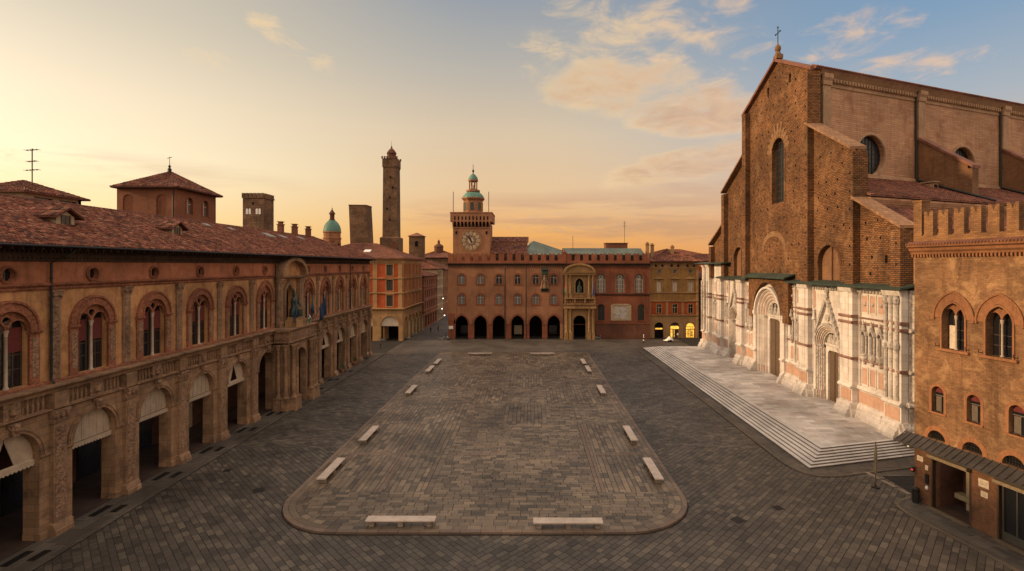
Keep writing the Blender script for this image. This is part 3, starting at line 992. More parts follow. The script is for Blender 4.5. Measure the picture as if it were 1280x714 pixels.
# an opening that reaches the ground is cut as a notch in the outline
out = [(Y0, 0)]
for h in sorted(holes, key=lambda h: h[0][0]):
    out += [h[0]] + list(reversed(h[2:])) + [h[1]]
out += [(YE, 0), (YE, 9.3), (Y0, 9.3)]
# outline order: left foot, over the arc from left to right, right foot
def wall_notched(mb, fr, u0, u1, z0, z1, arches, n0, n1, m=0):
    # wall with ground-level arched openings, built pier by pier and arch by arch (all convex or simple pieces)
    arches = sorted(arches, key=lambda a: a[0])
    prev = u0
    for (cu, r, zs, q) in arches:
        mb.ext(fr, rect(prev, cu - r, z0, z1), n0, n1, m=m)
        top = arc(cu, zs, r, q, 18)
        mb.ext(fr, top + [(cu - r, z1), (cu + r, z1)], n0, n1, m=m)
        prev = cu + r
    mb.ext(fr, rect(prev, u1, z0, z1), n0, n1, m=m)
mb = MB()
arl = [(c, 2.13, 6.3, 1.0) for c in BAY if c != NICHE] + [(76.3, 1.9, 6.3, 1.0)]
wall_notched(mb, LF, Y0, YE, 0, 9.3, arl, -1.0, .2)
mb.build('arcade_wall', 'warm_stone', lp)
mb = MB()
mb.box(LF, Y0, YE, 9.3, 10.9, -1.0, -.1)
mb.box(LF, Y0, YE, 9.3, 9.42, -.1, .42)
mb.box(LF, Y0, YE, 10.62, 10.9, -.1, .42)
mb.build('balcony_band', 'warm_stone', lp)
mb = MB()
mb.mould(LF, Y0, YE, [(-.2, 10.9), (.6, 10.9), (.85, 11.0), (.95, 11.12), (.95, 11.22), (-.2, 11.26)])
mb.cut()
mb.mould(LF, Y0, YE, [(.2, 9.15), (.3, 9.18), (.5, 9.34), (.5, 9.42), (.2, 9.43)])
mb.build('balcony_ledge', 'warm_stone', lp)
# arcade interior
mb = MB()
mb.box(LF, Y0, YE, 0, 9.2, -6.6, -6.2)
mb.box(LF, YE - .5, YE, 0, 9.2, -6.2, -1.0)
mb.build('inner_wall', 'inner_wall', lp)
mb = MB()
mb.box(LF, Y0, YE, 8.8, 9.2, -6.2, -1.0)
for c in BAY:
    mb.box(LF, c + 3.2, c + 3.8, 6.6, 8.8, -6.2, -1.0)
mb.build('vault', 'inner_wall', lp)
for k, c in enumerate(BAY):
    m_ = MB()
    f6 = LF
    m_.box(f6, c - 1.3, c + 1.3, .12, 3.4, -6.2, -6.12)
    m_.box(f6, c - 1.45, c + 1.45, 3.4, 3.6, -6.2, -6.05)
    o = m_.build('shop_window', 'shop_dim' if k in (5, 8) else 'glass_dark', lp)

def pier(c, full=True):
    m_ = MB()
    m_.box(LF, c - .56, c + .56, .95, 8.3, .2, .52)
    m_.box(LF, c - .42, c + .42, 1.3, 8.0, .52, .56, 1)
    m_.box(LF, c - .60, c + .60, 9.43, 10.62, -.08, .62)
    p = m_.build('pilaster', ['warm_stone', 'carved_stone'], lp)
    m_ = MB()
    m_.mould(LF, c - .78, c + .78, [(.2, 0), (.86, 0), (.86, .45), (.78, .52), (.7, .8), (.62, .95), (.2, .97)])
    m_.build('base', 'warm_stone', p)
    m_ = MB()
    m_.mould(LF, c - .66, c + .66, [(.2, 8.3), (.56, 8.3), (.62, 8.5), (.6, 8.6), (.74, 9.0), (.8, 9.1), (.8, 9.3), (.2, 9.31)])
    for s_ in (-.45, 0, .45):
        m_.lathe((LF.P(c + s_, 0, .66)[0], c + s_, 8.85), [(.03, -.25), (.12, -.1), (.15, .08), (.10, .22), (.02, .26)], 8)
    m_.build('capital', 'carved_stone', p)
    # imposts at the springing of the arches each side
    for s_ in (-1, 1):
        a, b = sorted((c + s_ * .57, c + s_ * 1.40))
        m_ = MB()
        m_.mould(LF, a, b, [(-1.02, 6.0), (.24, 6.0), (.34, 6.12), (.34, 6.3), (-1.02, 6.3)])
        m_.cut()
        m_.mould(LF, a, b, [(-1.02, 0), (.3, 0), (.3, .5), (.22, .6), (-1.02, .6)])
        m_.build('impost', 'warm_stone', p)
for c in [b + 3.5 for b in BAY if b not in (71, 78)] + [26.1, 81.9]:
    pier(c)
for c in BAY + [None]:
    if c is None or c == NICHE:
        continue
    m_ = MB()
    m_.ext(LF, ringo(c, 6.3, 2.13, 2.62), .2, .34)
    m_.ext(LF, ringo(c, 6.3, 2.35, 2.52), .34, .40)
    a = m_.build('archivolt', 'warm_stone', lp)
    m_ = MB()
    m_.ext(LF, [(c - .22, 8.35), (c + .22, 8.35), (c + .34, 9.2), (c - .34, 9.2)], .3, .62)
    m_.lathe((LF.P(0, 0, .62)[0], c, 8.85), [(.02, -.35), (.2, -.15), (.2, .15), (.02, .35)], 8)
    m_.build('keystone', 'carved_stone', a)

# balusters set in the band between ledge and arches
def baluster_prof(h):
    return [(.10, 0), (.10, .06 * h), (.05, .1 * h), (.10, .3 * h), (.105, .42 * h), (.05, .62 * h), (.045, .78 * h), (.08, .9 * h), (.10, .94 * h), (.10, h)]
for c in BAY:
    if c == NICHE:
        continue
    for s_ in (-1, 1):
        m_ = MB()
        for k in range(5):
            u = c + s_ * (.85 + k * .40)
            p = LF.P(u, 9.43, .16)
            m_.lathe(p, baluster_prof(1.19), 8)
        a_, b_ = sorted((c + s_ * .70, c + s_ * 2.60))
        m_.box(LF, a_, b_, 9.425, 9.50, .03, .30)
        m_.box(LF, a_, b_, 10.55, 10.615, .03, .30)
        m_.build('balustrade', 'warm_stone', lp, smooth=True)
    m_ = MB()
    m_.box(LF, c - .62, c + .62, 9.43, 10.62, -.08, .34)
    m_.lathe((LF.P(0, 0, .34)[0], c, 10.02), [(.02, -.42), (.3, -.2), (.3, .2), (.02, .42)], 12)
    m_.build('medallion_panel', 'carved_stone', lp)

# awnings in the arches
def awning(c, slit):
    m_ = MB()
    dz_ = random.uniform(-.12, .10)
    n_ = 12
    pts = arc(c, 6.3, 2.11, 1.0, 24)
    if slit:
        # two drawn halves with a dark gap between
        for sg in (-1, 1):
            half = [p for p in pts if (p[0] - c) * sg >= -.001]
            half = sorted(half, key=lambda p: p[0] * sg)
            poly = [(c + sg * .75, 6.02)] + [(c + sg * .03, 7.9)] + half + [(c + sg * 2.11, 6.02)]
            m_.ext(LF, poly, -.32, -.27)
        m_.mould(LF, c - 2.11, c + 2.11, [(-.30, 6.1), (-.14, 6.02), (-.14, 5.96), (-.30, 6.02)])
    else:
        m_.ext(LF, [(c + 2.11, 6.0)] + pts + [(c - 2.11, 6.0)], -.32, -.27)
        for k in range(-2, 3):
            u = c + k * .72
            h = math.sqrt(max(.1, 2.11 ** 2 - (k * .72) ** 2)) - .1
            m_.box(LF, u - .03, u + .03, 6.0, 6.3 + h, -.27, -.235)
    # scalloped valance
    zz = 6.0
    a = [(c - 2.11, zz)]
    N_ = 14
    w_ = 4.22 / N_
    low = []
    for k in range(N_):
        for t in (0, .25, .5, .75):
            low.append((c - 2.11 + (k + t) * w_, zz - .30 - .12 * math.sin(PI * t)))
    low = [(u_, z_ + dz_ * (u_ - c) / 4) for u_, z_ in low]
    m_.ext(LF, [(c + 2.11, zz), (c - 2.11, zz)] + low + [(c + 2.11, zz - .3 + dz_ * .5)], -.16, -.12)
    return m_.build('awning', 'awning_cloth', lp)
for k, c in enumerate(BAY):
    if c in (71, 78):
        continue
    awning(c, c in (36, 64, 92, 99))

# upper wall with windows
def biforate(fr, cu, zb, zs, rout, rin, rl, q, parent, mats=('terracotta', 'carved_stone'), blind=True, col='pale_column', zocc=None):
    m_ = MB()
    ins = ringo(cu, zs, rin, rout, q, 20)
    m_.ext(fr, ins, -.05, .14)
    q1 = (q * rout - (rout - rin)) / rin if q > 1 else 1.0
    m_.ext(fr, ringo(cu, zs, rout - .16, rout, q, 20), .14, .24)
    m_.ext(fr, ringo(cu, zs, rin, rin + .12, q1, 20), .14, .22)
    for s_ in (-1, 1):
        a, b = sorted((cu + s_ * rin, cu + s_ * rout))
        m_.box(fr, a, b, zb, zs - .25, -.05, .14)
        m_.box(fr, a + .14, b - .14, zb + .5, zs - .5, .14, .17, 1)
        m_.mould(fr, a - .08, b + .08, [(-.05, zs - .25), (.2, zs - .25), (.3, zs - .1), (.3, zs - .01), (-.05, zs - .01)])
    w_ = m_.build('window_surround', list(mats), parent)
    # tympanum
    m_ = MB()
    off = rin / 2 + .02
    zl = zs - .08
    top = arc(cu, zs - .0, rin - .005, q1, 20)
    zlow = zs + .18
    outl = [(cu - rin, zlow), (cu - off - rl, zlow)] + list(reversed(arc(cu - off, zlow, rl, q1 if q > 1 else 1.0, 10)))[1:] + \
        [(cu + off - rl, zlow)] + list(reversed(arc(cu + off, zlow, rl, q1 if q > 1 else 1.0, 10)))[1:] + [(cu + rin, zlow)] + top
    seen = []
    for p in outl:
        if not seen or (abs(p[0] - seen[-1][0]) + abs(p[1] - seen[-1][1])) > 1e-4:
            seen.append(p)
    zo = zs + rin * (.60 if q > 1 else .55)
    m_.ext(fr, seen, -.22, -.10, holes=[circ(cu, zo, .30, 12)])
    m_.build('tympanum', mats[0], w_)
    m_ = MB()
    m_.ext(fr, circ(cu, zo, .42, 16), -.1, -.06, holes=[circ(cu, zo, .30, 12)])
    for s_ in (-1, 1):
        m_.ext(fr, ringo(cu + s_ * off, zlow, rl, rl + .12, q1 if q > 1 else 1.0, 10), -.10, -.04)
    m_.build('tracery', mats[0], w_)
    m_ = MB()
    m_.box(fr, cu - rin, cu + rin, zb, zs + apex(0, rin, q1), -.52, -.46)
    g_ = m_.build('window_pane', 'glass_dark', w_)
    m_ = MB()
    for s_ in (-1, 1):
        m_.box(fr, cu + s_ * off - .04, cu + s_ * off + .04, zb, zs - .1, -.46, -.42)
        for zz in (zb + 1.2, zb + 2.2):
            m_.box(fr, cu + s_ * off - rl, cu + s_ * off + rl, zz, zz + .07, -.46, -.425)
        m_.box(fr, cu + s_ * off - rl - .02, cu + s_ * off - rl + .07, zb, zs, -.46, -.41)
        m_.box(fr, cu + s_ * off + rl - .07, cu + s_ * off + rl + .02, zb, zs, -.46, -.41)
    m_.build('sash', 'wood_dark', w_)
    if blind:
        for s_ in (-1, 1):
            m_ = MB()
            m_.box(fr, cu + s_ * off - rl + .08, cu + s_ * off + rl - .08, zb + 2.45, zs + .3, -.40, -.37)
            m_.build('blind', 'blind_red', w_)
    m_ = MB()
    p = fr.P(cu, zb, -.12)
    h = zlow - zb
    m_.lathe(p, [(.17, 0), (.17, .12), (.11, .2), (.105, h * .5), (.095, h - .42), (.12, h - .38), (.10, h - .34), (.16, h - .1), (.18, h - .02), (.18, h)], 10)
    m_.build('column', col, w_, smooth=True)
    return w_
WB = [c for c in BAY if c != NICHE]
lowh, upph = [], []
for c in WB:
    q = 1.0 if c < 70 else 1.25
    lowh.append(arch(c, 11.5, 15.35, 1.5, 1.0 if q == 1 else (q * 2.25 - .75) / 1.5, 20))
    if c < 78:
        upph.append(circ(c, 19.35, .46, 16))
    else:
        upph.append(rect(c - .42, c + .42, 18.95, 19.85))
lowh.append(arch(77.9, 11.4, 15.6, 1.15, 1.35, 16))
mb = MB()
mb.ext(LF, rect(Y0, YE, 11.2, 18.35), -.55, 0, holes=lowh)
mb.box(LF, Y0, YE, 9.3, 21.5, -10.4, -10.0)
mb.box(LF, YE - .55, YE, 9.3, 21.5, -10.0, -.55)
mb.box(LF, Y0, Y0 + .55, 0, 21.5, -10.0, -.55)
mb.build('upper_wall', 'ochre_plaster', lp)
mb = MB()
mb.ext(LF, rect(Y0, YE, 18.35, 20.3), -.55, 0, holes=upph)
mb.build('attic_wall', 'rose_plaster', lp)
for i, c in enumerate(WB):
    biforate(LF, c, 11.5, 15.35, 2.25, 1.5, .65, 1.0 if c < 70 else 1.25, lp)
    m_ = MB()
    if c < 78:
        m_.ext(LF, circ(c, 19.35, .66, 20), 0, .10, holes=[circ(c, 19.35, .46, 16)])
        m_.ext(LF, circ(c, 19.35, .58, 20), .10, .15, holes=[circ(c, 19.35, .5, 16)])
    else:
        m_.ext(LF, rect(c - .54, c + .54, 18.83, 19.97), 0, .07, holes=[rect(c - .42, c + .42, 18.95, 19.85)])
    o = m_.build('attic_window', 'terracotta', lp)
    m_ = MB()
    m_.box(LF, c - .5, c + .5, 18.8, 19.95, -.3, -.26)
    m_.build('window_pane', 'glass_dark', o)
    m_ = MB()
    m_.box(LF, c - .03, c + .03, 18.88, 19.85, -.26, -.22)
    m_.build('glazing_bar', 'wood_grey', o)
# string courses
mb = MB()
for u0, u1 in ((Y0, 73.55), (82.25, YE + .1)):
    mb.cut()
    mb.mould(LF, u0, u1, [(-.1, 18.2), (.08, 18.2), (.14, 18.3), (.14, 18.42), (.28, 18.52), (.34, 18.6), (.34, 18.68), (-.1, 18.72)])
    mb.cut()
    mb.mould(LF, u0, u1, [(0, 11.25), (.2, 11.25), (.2, 11.42), (.1, 11.5), (0, 11.5)])
mb.build('string_course', 'terracotta', lp)
mb = MB()
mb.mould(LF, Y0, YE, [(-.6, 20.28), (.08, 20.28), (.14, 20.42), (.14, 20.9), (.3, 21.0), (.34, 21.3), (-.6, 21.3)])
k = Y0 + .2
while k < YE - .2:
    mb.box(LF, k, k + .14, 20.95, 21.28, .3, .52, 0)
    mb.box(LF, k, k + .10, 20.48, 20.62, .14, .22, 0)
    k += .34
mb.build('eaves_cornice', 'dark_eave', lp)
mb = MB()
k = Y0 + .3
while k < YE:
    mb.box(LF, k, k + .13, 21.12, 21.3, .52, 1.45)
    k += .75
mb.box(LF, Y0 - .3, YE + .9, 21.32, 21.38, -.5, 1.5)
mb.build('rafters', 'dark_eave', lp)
# upper pilasters
for c in [b + 3.5 for b in BAY if b not in (71, 78)] + [26.1]:
    m_ = MB()
    m_.box(LF, c - .40, c + .40, 11.5, 17.45, 0, .16)
    m_.box(LF, c - .27, c + .27, 11.9, 17.2, .16, .19, 1)
    p = m_.build('upper_pilaster', ['warm_stone', 'carved_stone'], lp)
    m_ = MB()
    m_.mould(LF, c - .48, c + .48, [(0, 17.45), (.2, 17.45), (.22, 17.6), (.34, 18.0), (.4, 18.06), (.4, 18.19), (0, 18.19)])
    for s_ in (-.3, .3):
        m_.lathe((LF.P(0, 0, .3)[0], c + s_, 17.82), [(.02, -.2), (.13, -.08), (.13, .1), (.02, .2)], 8)
    m_.build('capital', 'carved_stone', p)
# downpipes
for c in (39.0, 73.4, 82.45, 104.0):
    m_ = MB()
    top = [LF.P(c + 1.2, 21.35, 1.3), LF.P(c + .9, 21.0, 1.1), LF.P(c, 20.2, .28), LF.P(c, 11.6, .28), LF.P(c, 11.3, .5)]
    m_.tube(top, .085, 7)
    for zz in (13, 15, 17, 19):
        m_.tube([LF.P(c, zz, .28), LF.P(c, zz + .12, .28)], .12, 7)
    m_.build('downpipe', 'iron', lp)

# niche bay with a curved hood
mb = MB()
NC = 77.9
for s_ in (-1, 1):
    a, b = sorted((NC + s_ * 2.7, NC + s_ * 4.1))
    mb.box(LF, a, b, 11.5, 18.1, 0, .55)
    mb.box(LF, a + .3, b - .3, 12.0, 17.3, .55, .62, 1)
    mb.mould(LF, a - .12, b + .12, [(0, 17.5), (.66, 17.5), (.7, 17.7), (.85, 18.0), (.85, 18.12), (0, 18.12)])
    mb.mould(LF, a - .1, b + .1, [(0, 11.3), (.7, 11.3), (.7, 11.9), (.6, 12.0), (0, 12.0)])
mb.mould(LF, NC - 4.3, NC + 4.3, [(0, 18.12), (.7, 18.12), (.95, 18.3), (1.0, 18.5), (.2, 18.52), (0, 18.5)])
mb.ext(LF, ringo(NC, 15.6, 1.15, 1.75, 1.3, 16), 0, .25)
for s_ in (-1, 1):
    a, b = sorted((NC + s_ * 1.15, NC + s_ * 1.75))
    mb.box(LF, a, b, 11.5, 15.6, 0, .25)
nb_ = mb.build('niche_surround', ['warm_stone', 'carved_stone'], lp)
mb = MB()
hood = [(NC + 4.2 * math.cos(a), 18.52 + 2.75 * math.sin(a)) for a in [PI * i / 20 for i in range(21)]]
hin = [(NC + 3.6 * math.cos(a), 18.52 + 2.2 * math.sin(a)) for a in [PI * i / 20 for i in range(20, -1, -1)]]
mb.ext(LF, hood + hin, 0, 1.25)
mb.build('hood', 'warm_stone', nb_)
mb = MB()
mb.ext(LF, hin, .0, .3)
mb.build('hood_panel', 'ochre_plaster', nb_)
mb = MB()
mb.box(LF, NC - 1.2, NC + 1.2, 11.4, 17.6, -1.6, -1.5)
mb.build('niche_back', 'inner_wall', nb_)

# projecting porch
PX = 2.5
mb = MB()
YA, YB = 72.7, 81.1
wall_notched(mb, LF, YA, YB, 0, 9.3, [(76.3, 1.9, 6.3, 1.0)], PX - .9, PX)
mb.box(LF, YA, YA + .8, 0, 9.3, .2, PX - .9)
mb.box(LF, YB - .8, YB, 0, 9.3, .2, PX - .9)
mb.box(LF, YA, YB, 9.0, 9.3, .2, PX - .9)
mb.box(LF, YA - .0, YB, 9.3, 10.9, .4, PX + .02)
po = mb.build('porch', 'warm_stone', lp)
mb = MB()
for z0, pr in ((0, [(0, 9.15), (.12, 9.2), (.3, 9.36), (.3, 9.45), (0, 9.46)]), (0, [(0, 10.85), (.15, 10.9), (.42, 11.08), (.45, 11.25), (-2.5, 11.3), (-2.5, 10.85)])):
    mb.mould(LF, YA - .4, YB + .4, [(PX + .02 + d, z) for d, z in pr])
for sgn, yy in ((-1, YA), (1, YB)):
    f2 = Fr((-35.6 + .42, yy, 0), (1, 0, 0), (0, sgn, 0))
    mb.mould(f2, 0, PX - .42, [(0, 9.15), (.12, 9.2), (.28, 9.36), (.28, 9.45), (0, 9.46)])
    mb.mould(f2, .6, PX - .42, [(0, 10.88), (.15, 10.93), (.39, 11.06), (.39, 11.2), (0, 11.2)])
mb.build('porch_cornice', 'warm_stone', po)
mb = MB()
mb.box(LF, YA + .3, YB - .3, 9.7, 10.7, PX + .02, PX + .1)
f2 = Fr((-35.6, YA, 0), (1, 0, 0), (0, -1, 0))
mb.cut()
mb.box(f2, .7, PX - .2, 9.7, 10.7, 0, .1)
mb.build('relief_panel', 'carved_stone', po)
colprof = lambda h: [(.40, 0), (.40, .12), (.34, .2), (.36, .28), (.29, .36), (.30, h * .4), (.255, h - .75), (.29, h - .7), (.26, h - .62), (.34, h - .3), (.42, h - .12), (.42, h)]
for u, n_ in ((YA + .45, PX + .42), (YA + 1.35, PX + .42), (YB - .45, PX + .42), (YB - 1.35, PX + .42), (YB - 2.2, PX + .42), (YA - .35, PX - .35), (YA - .35, PX - 1.35)):
    m_ = MB()
    m_.box(LF, u - .46, u + .46, 0, 1.7, n_ - .46, n_ + .46)
    m_.box(LF, u - .52, u + .52, 1.7, 1.85, n_ - .5, n_ + .5)
    m_.box(LF, u - .54, u + .54, 0, .35, n_ - .52, n_ + .52)
    m_.lathe(LF.P(u, 1.85, n_), colprof(7.2), 14)
    m_.build('column', 'warm_stone', po, smooth=True)
m_ = MB()
m_.ext(LF, ringo(76.3, 6.3, 1.9, 2.35), PX, PX + .1)
m_.build('archivolt', 'warm_stone', po)

# roof
mb = MB()
ex, rx, ze, zr = -34.0, -44.2, 21.45, 25.8
mb.tiles((ex, Y0 - .5, ze), (ex, YE + .8, ze), (rx, YE - 9, zr), (rx, Y0 - .5, zr), tw=.27, tl=.42, h=.10)
mb.tiles((ex, YE + .8, ze), (rx - 10.2, YE + .8, ze), (rx, YE - 9, zr), (rx, YE - 9, zr), tw=.3, tl=.45, h=.08)
mb.slab([(rx - 10.2, Y0 - .5, ze), (rx, Y0 - .5, zr), (rx, YE - 9, zr), (rx - 10.2, YE + .8, ze)], .15)
k = Y0
while k < YE - 9:
    mb.tube([(rx, k, zr + .04), (rx, k + .44, zr + .10)], [.14, .11], 7)
    k += .42
rf = mb.build('roof', 'roof_tiles', lp)
m_ = MB()
m_.ext(Fr((0, Y0 + .3, 0), (1, 0, 0), (0, -1, 0)), [(ex - .2, 21.3), (2 * rx - ex + .2, 21.3), (rx, zr - .15)], -.3, 0)
m_.build('gable_wall', 'ochre_plaster', lp)
mb = MB()
for k in range(int((YE - Y0) / 2)):
    mb.tube([(ex + .10, Y0 + 2 * k, ze - .06), (ex + .10, Y0 + 2 * k + 2, ze - .06)], .09, 6)
mb.build('gutter', 'iron', lp)
def roofz(x):
    return ze + (ex - x) / (ex - rx) * (zr - ze)
for (yc, xf) in ((43.6, -38.3), (57.4, -38.3), (15 + 0, -38.3)):
    if yc < 20:
        continue
    f = Fr((xf, yc, 0), (0, 1, 0), (1, 0, 0))
    zb = roofz(xf)
    m_ = MB()
    m_.ext(f, [(-.85, zb - .2), (.85, zb - .2), (.85, zb + .75), (0, zb + 1.25), (-.85, zb + .75)], -3.4, -.02, holes=[])
    d_ = m_.build('dormer', 'cream_plaster', rf)
    m_ = MB()
    m_.slab([(xf + .35, yc - 1.3, zb + .65), (xf + .35, yc, zb + 1.42), (xf - 3.8, yc, zb + 1.42), (xf - 3.8, yc - 1.3, zb + .65)], .1)
    m_.slab([(xf + .35, yc, zb + 1.42), (xf + .35, yc + 1.3, zb + .65), (xf - 3.8, yc + 1.3, zb + .65), (xf - 3.8, yc, zb + 1.42)], .1)
    for sg in (-1, 1):
        e = [(xf + .4, yc + sg * 1.35, zb + .70), (xf - 3.4, yc + sg * 1.35, zb + .70), (xf - 3.6, yc, zb + 1.5), (xf + .4, yc, zb + 1.5)]
        m_.tiles(*e, tw=.27, tl=.4, h=.07)
    m_.build('dormer_roof', 'roof_tiles', d_)
    m_ = MB()
    m_.box(f, -.34, .34, zb + .02, zb + .78, -.02, .03)
    m_.build('window_pane', 'glass_dark', d_)
    m_ = MB()
    m_.ext(f, rect(-.44, .44, zb - .08, zb + .86), 0, .07, holes=[rect(-.34, .34, zb + .02, zb + .78)])
    m_.box(f, -.03, .03, zb + .02, zb + .78, .03, .06)
    m_.build('window_frame', 'wood_grey', d_)
for yc in (92.5, 98, 104):
    m_ = MB()
    f = Fr((-43.6, yc, 0), (0, 1, 0), (1, 0, 0))
    m_.box(f, -.45, .45, 25.2, 27.1, -.4, .4)
    m_.box(f, -.55, .55, 27.1, 27.25, -.5, .5)
    m_.box(f, -.35, .35, 27.25, 27.6, -.3, .3)
    m_.box(f, -.5, .5, 27.6, 27.72, -.45, .45)
    m_.build('chimney', 'tower_brick', rf)
for (yc, xx, sk_) in ((84, -41.5, 1.0), (89, -41.6, .8), (97, -42, .8), (75, -42.4, .5), (70, -42.8, .5)):
    m_ = MB()
    za, zb_ = roofz(xx + .7 * sk_) + .26, roofz(xx - .7 * sk_) + .26
    m_.slab([(xx + .7 * sk_, yc - 1.1 * sk_, za), (xx + .7 * sk_, yc + 1.1 * sk_, za), (xx - .7 * sk_, yc + 1.1 * sk_, zb_), (xx - .7 * sk_, yc - 1.1 * sk_, zb_)], .15)
    m_.build('skylight', 'skylight_pane', rf)
# ================================================================ TOWN HALL (far side)
PF = Fr((0, 144, 0), (1, 0, 0), (0, -1, 0))
th = thing('town_hall', (5, 150, 0), 'wide brick town hall with forked battlements, pointed arches and tan portal across the far end', 'town hall')
def px(x): return (x - 662) / 4.583
AR = [px(v) for v in (577, 600.5, 623.7, 647, 669.7, 692.3)]
mb = MB()
arl = [(c, 1.75, 4.1, 1.32) for c in AR]
UA, UB, UC = -22.25, 9.35, 32.75
wall_notched(mb, PF, UA, UB, 0, 6.9, arl, -1.1, 0)
wins = []
for c in AR:
    wins += [arch(c, 9.5, 11.3, .86, 1.0, 12), arch(c, 14.95, 16.7, .86, 1.0, 12)]
mb.ext(PF, rect(UA, UB, 6.9, 20.05), -.6, 0, holes=wins)
mb.box(PF, UA, UA + .6, 0, 20.05, -24, -1.1)
mb.build('wall', 'hall_brick', th)
# second section, redder
mb = MB()
BW = [px(v) for v in (751.4, 775, 798.3)]
LW = [px(751.4), px(801.4)]
mb.ext(PF, rect(UB, UC, 3.9, 20.05), -.6, 0, holes=[arch(c, 12.6, 16.4, 1.2, 1.12, 14) for c in BW] + [arch(c, 5.0, 8.6, .9, 1.0, 12) for c in LW] + [rect(11.9, 15.3, 3.95, 8.4)])
mb.box(PF, UC - .6, UC, 0, 20.05, -24, -.6)
mb.build('wall', 'hall_brick_red', th)
mb = MB()
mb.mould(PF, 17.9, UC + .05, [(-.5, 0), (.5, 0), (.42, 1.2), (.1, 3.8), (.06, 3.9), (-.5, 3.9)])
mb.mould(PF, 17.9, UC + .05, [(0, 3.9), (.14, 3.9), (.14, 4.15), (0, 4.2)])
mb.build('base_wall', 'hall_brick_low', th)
mb = MB()
mb.mould(PF, 17.6, UC, [(0, 11.9), (.2, 11.9), (.28, 12.1), (.28, 12.25), (0, 12.3)])
mb.mould(PF, UA - .1, UC + .1, [(-.1, 20.0), (.15, 20.0), (.3, 20.25), (.55, 20.4), (.6, 20.6), (-.1, 20.7)])
k = UA
while k < UC:
    mb.box(PF, k, k + .28, 19.55, 20.05, 0, .3, 0)
    k += .62
mb.build('string_course', 'dark_eave', th)
mb = MB()
mb.box(PF, UA, AR[0] - 1.75, 0, 6.9, 0, .1)
for a, b in zip(AR[:-1], AR[1:]):
    mb.cut()
    mb.mould(PF, a + 1.75, b - 1.75, [(0, 0), (.12, 0), (.12, .6), (.02, .7), (.02, 3.7), (.1, 3.8), (.14, 4.0), (0, 4.1)])
mb.build('pier', 'hall_trim', th)
for c in AR:
    m_ = MB()
    m_.ext(PF, ringo(c, 4.1, 1.75, 2.2, 1.32, 16), 0, .1)
    m_.build('arch_ring', 'hall_trim', th)
# arcade interior
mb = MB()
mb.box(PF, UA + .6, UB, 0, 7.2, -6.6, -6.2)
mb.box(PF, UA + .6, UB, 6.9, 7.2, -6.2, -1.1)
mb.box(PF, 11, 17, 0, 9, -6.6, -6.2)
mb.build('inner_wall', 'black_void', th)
for c, mt in ((AR[3], 'shop_dim'), (AR[5], 'glass_dark'), (AR[0], 'glass_dark')):
    m_ = MB()
    m_.box(PF, c - 1.1, c + 1.1, .5, 3.0, -6.2, -6.1)
    m_.build('shop_window', mt, th)
def small_window(fr, c, zb, zs, r, parent, pane, frame='cream_frame', ringm='hall_trim', q=1.0, rw=.38, depth=.4):
    m_ = MB()
    m_.ext(fr, ringo(c, zs, r, r + rw, q, 14, z0=zb), 0, .1)
    m_.box(fr, c - r - rw, c + r + rw, zb - .25, zb, 0, .2)
    o = m_.build('window_surround', ringm, parent)
    m_ = MB()
    m_.ext(fr, arch(c, zb - .05, zs, r + .05, q, 12), -depth - .05, -depth)
    m_.build('window_pane', pane, o)
    m_ = MB()
    m_.box(fr, c - .04, c + .04, zb, zs + r, -depth, -depth + .08)
    m_.box(fr, c - r, c + r, zs - .08, zs, -depth, -depth + .08)
    m_.ext(fr, ringo(c, zs, r - .06, r + .02, q, 12, z0=zb), -depth, -depth + .09)
    m_.build('window_frame', frame, o)
    return o
for i, c in enumerate(AR):
    small_window(PF, c, 9.5, 11.3, .86, th, 'glass_pale')
    small_window(PF, c, 14.95, 16.7, .86, th, 'glass_pale' if i in (0, 1) else 'glass_dark')
for c in BW:
    m_ = MB()
    m_.ext(PF, ringo(c, 16.4, 1.2, 1.75, 1.12, 16, z0=12.6), 0, .14)
    m_.ext(PF, ringo(c, 16.4, 1.75, 2.05, 1.12, 16), 0, .06)
    m_.box(PF, c - 1.8, c + 1.8, 12.35, 12.6, 0, .3)
    o = m_.build('window_surround', 'hall_trim', th)
    m_ = MB()
    m_.ext(PF, arch(c, 12.6, 16.4, 1.22, 1.12, 14), -.5, -.45)
    m_.build('window_pane', 'glass_pale', o)
    m_ = MB()
    for d in (-.38, .38):
        m_.box(PF, c + d - .06, c + d + .06, 12.6, 16.2, -.45, -.33)
        m_.ext(PF, ringo(c + d, 15.9, .3, .4, 1.2, 8), -.45, -.33)
    m_.ext(PF, circ(c, 16.85, .5, 14), -.45, -.33, holes=[circ(c, 16.85, .38, 14)])
    for d in (-1.12, 1.12, 0):
        m_.box(PF, c + d - .07, c + d + .07, 12.6, 16.3, -.445, -.34)
    for zz in (13.6, 14.8):
        m_.box(PF, c - 1.15, c + 1.15, zz, zz + .07, -.45, -.36)
    m_.build('tracery', 'cream_frame', o)
for c in LW:
    small_window(PF, c, 5.0, 8.6, .9, th, 'glass_dark', 'copper_dark')
m_ = MB()
pu0, pu1 = px(763.5), px(789)
m_.ext(PF, rect(pu0, pu1, 5.0, 9.3), 0, .15, holes=[rect(pu0 + .95, pu1 - .95, 5.5, 8.8)])
m_.mould(PF, pu0 + .5, pu1 - .5, [(0, 9.3), (.3, 9.3), (.3, 9.45), (0, 9.5)])
pl_ = m_.build('stone_panel', 'cream_plaster', th)
m_ = MB()
m_.box(PF, pu0 + .95, pu1 - .95, 5.5, 8.8, .0, .06)
m_.build('slab', 'marble_carved', pl_)
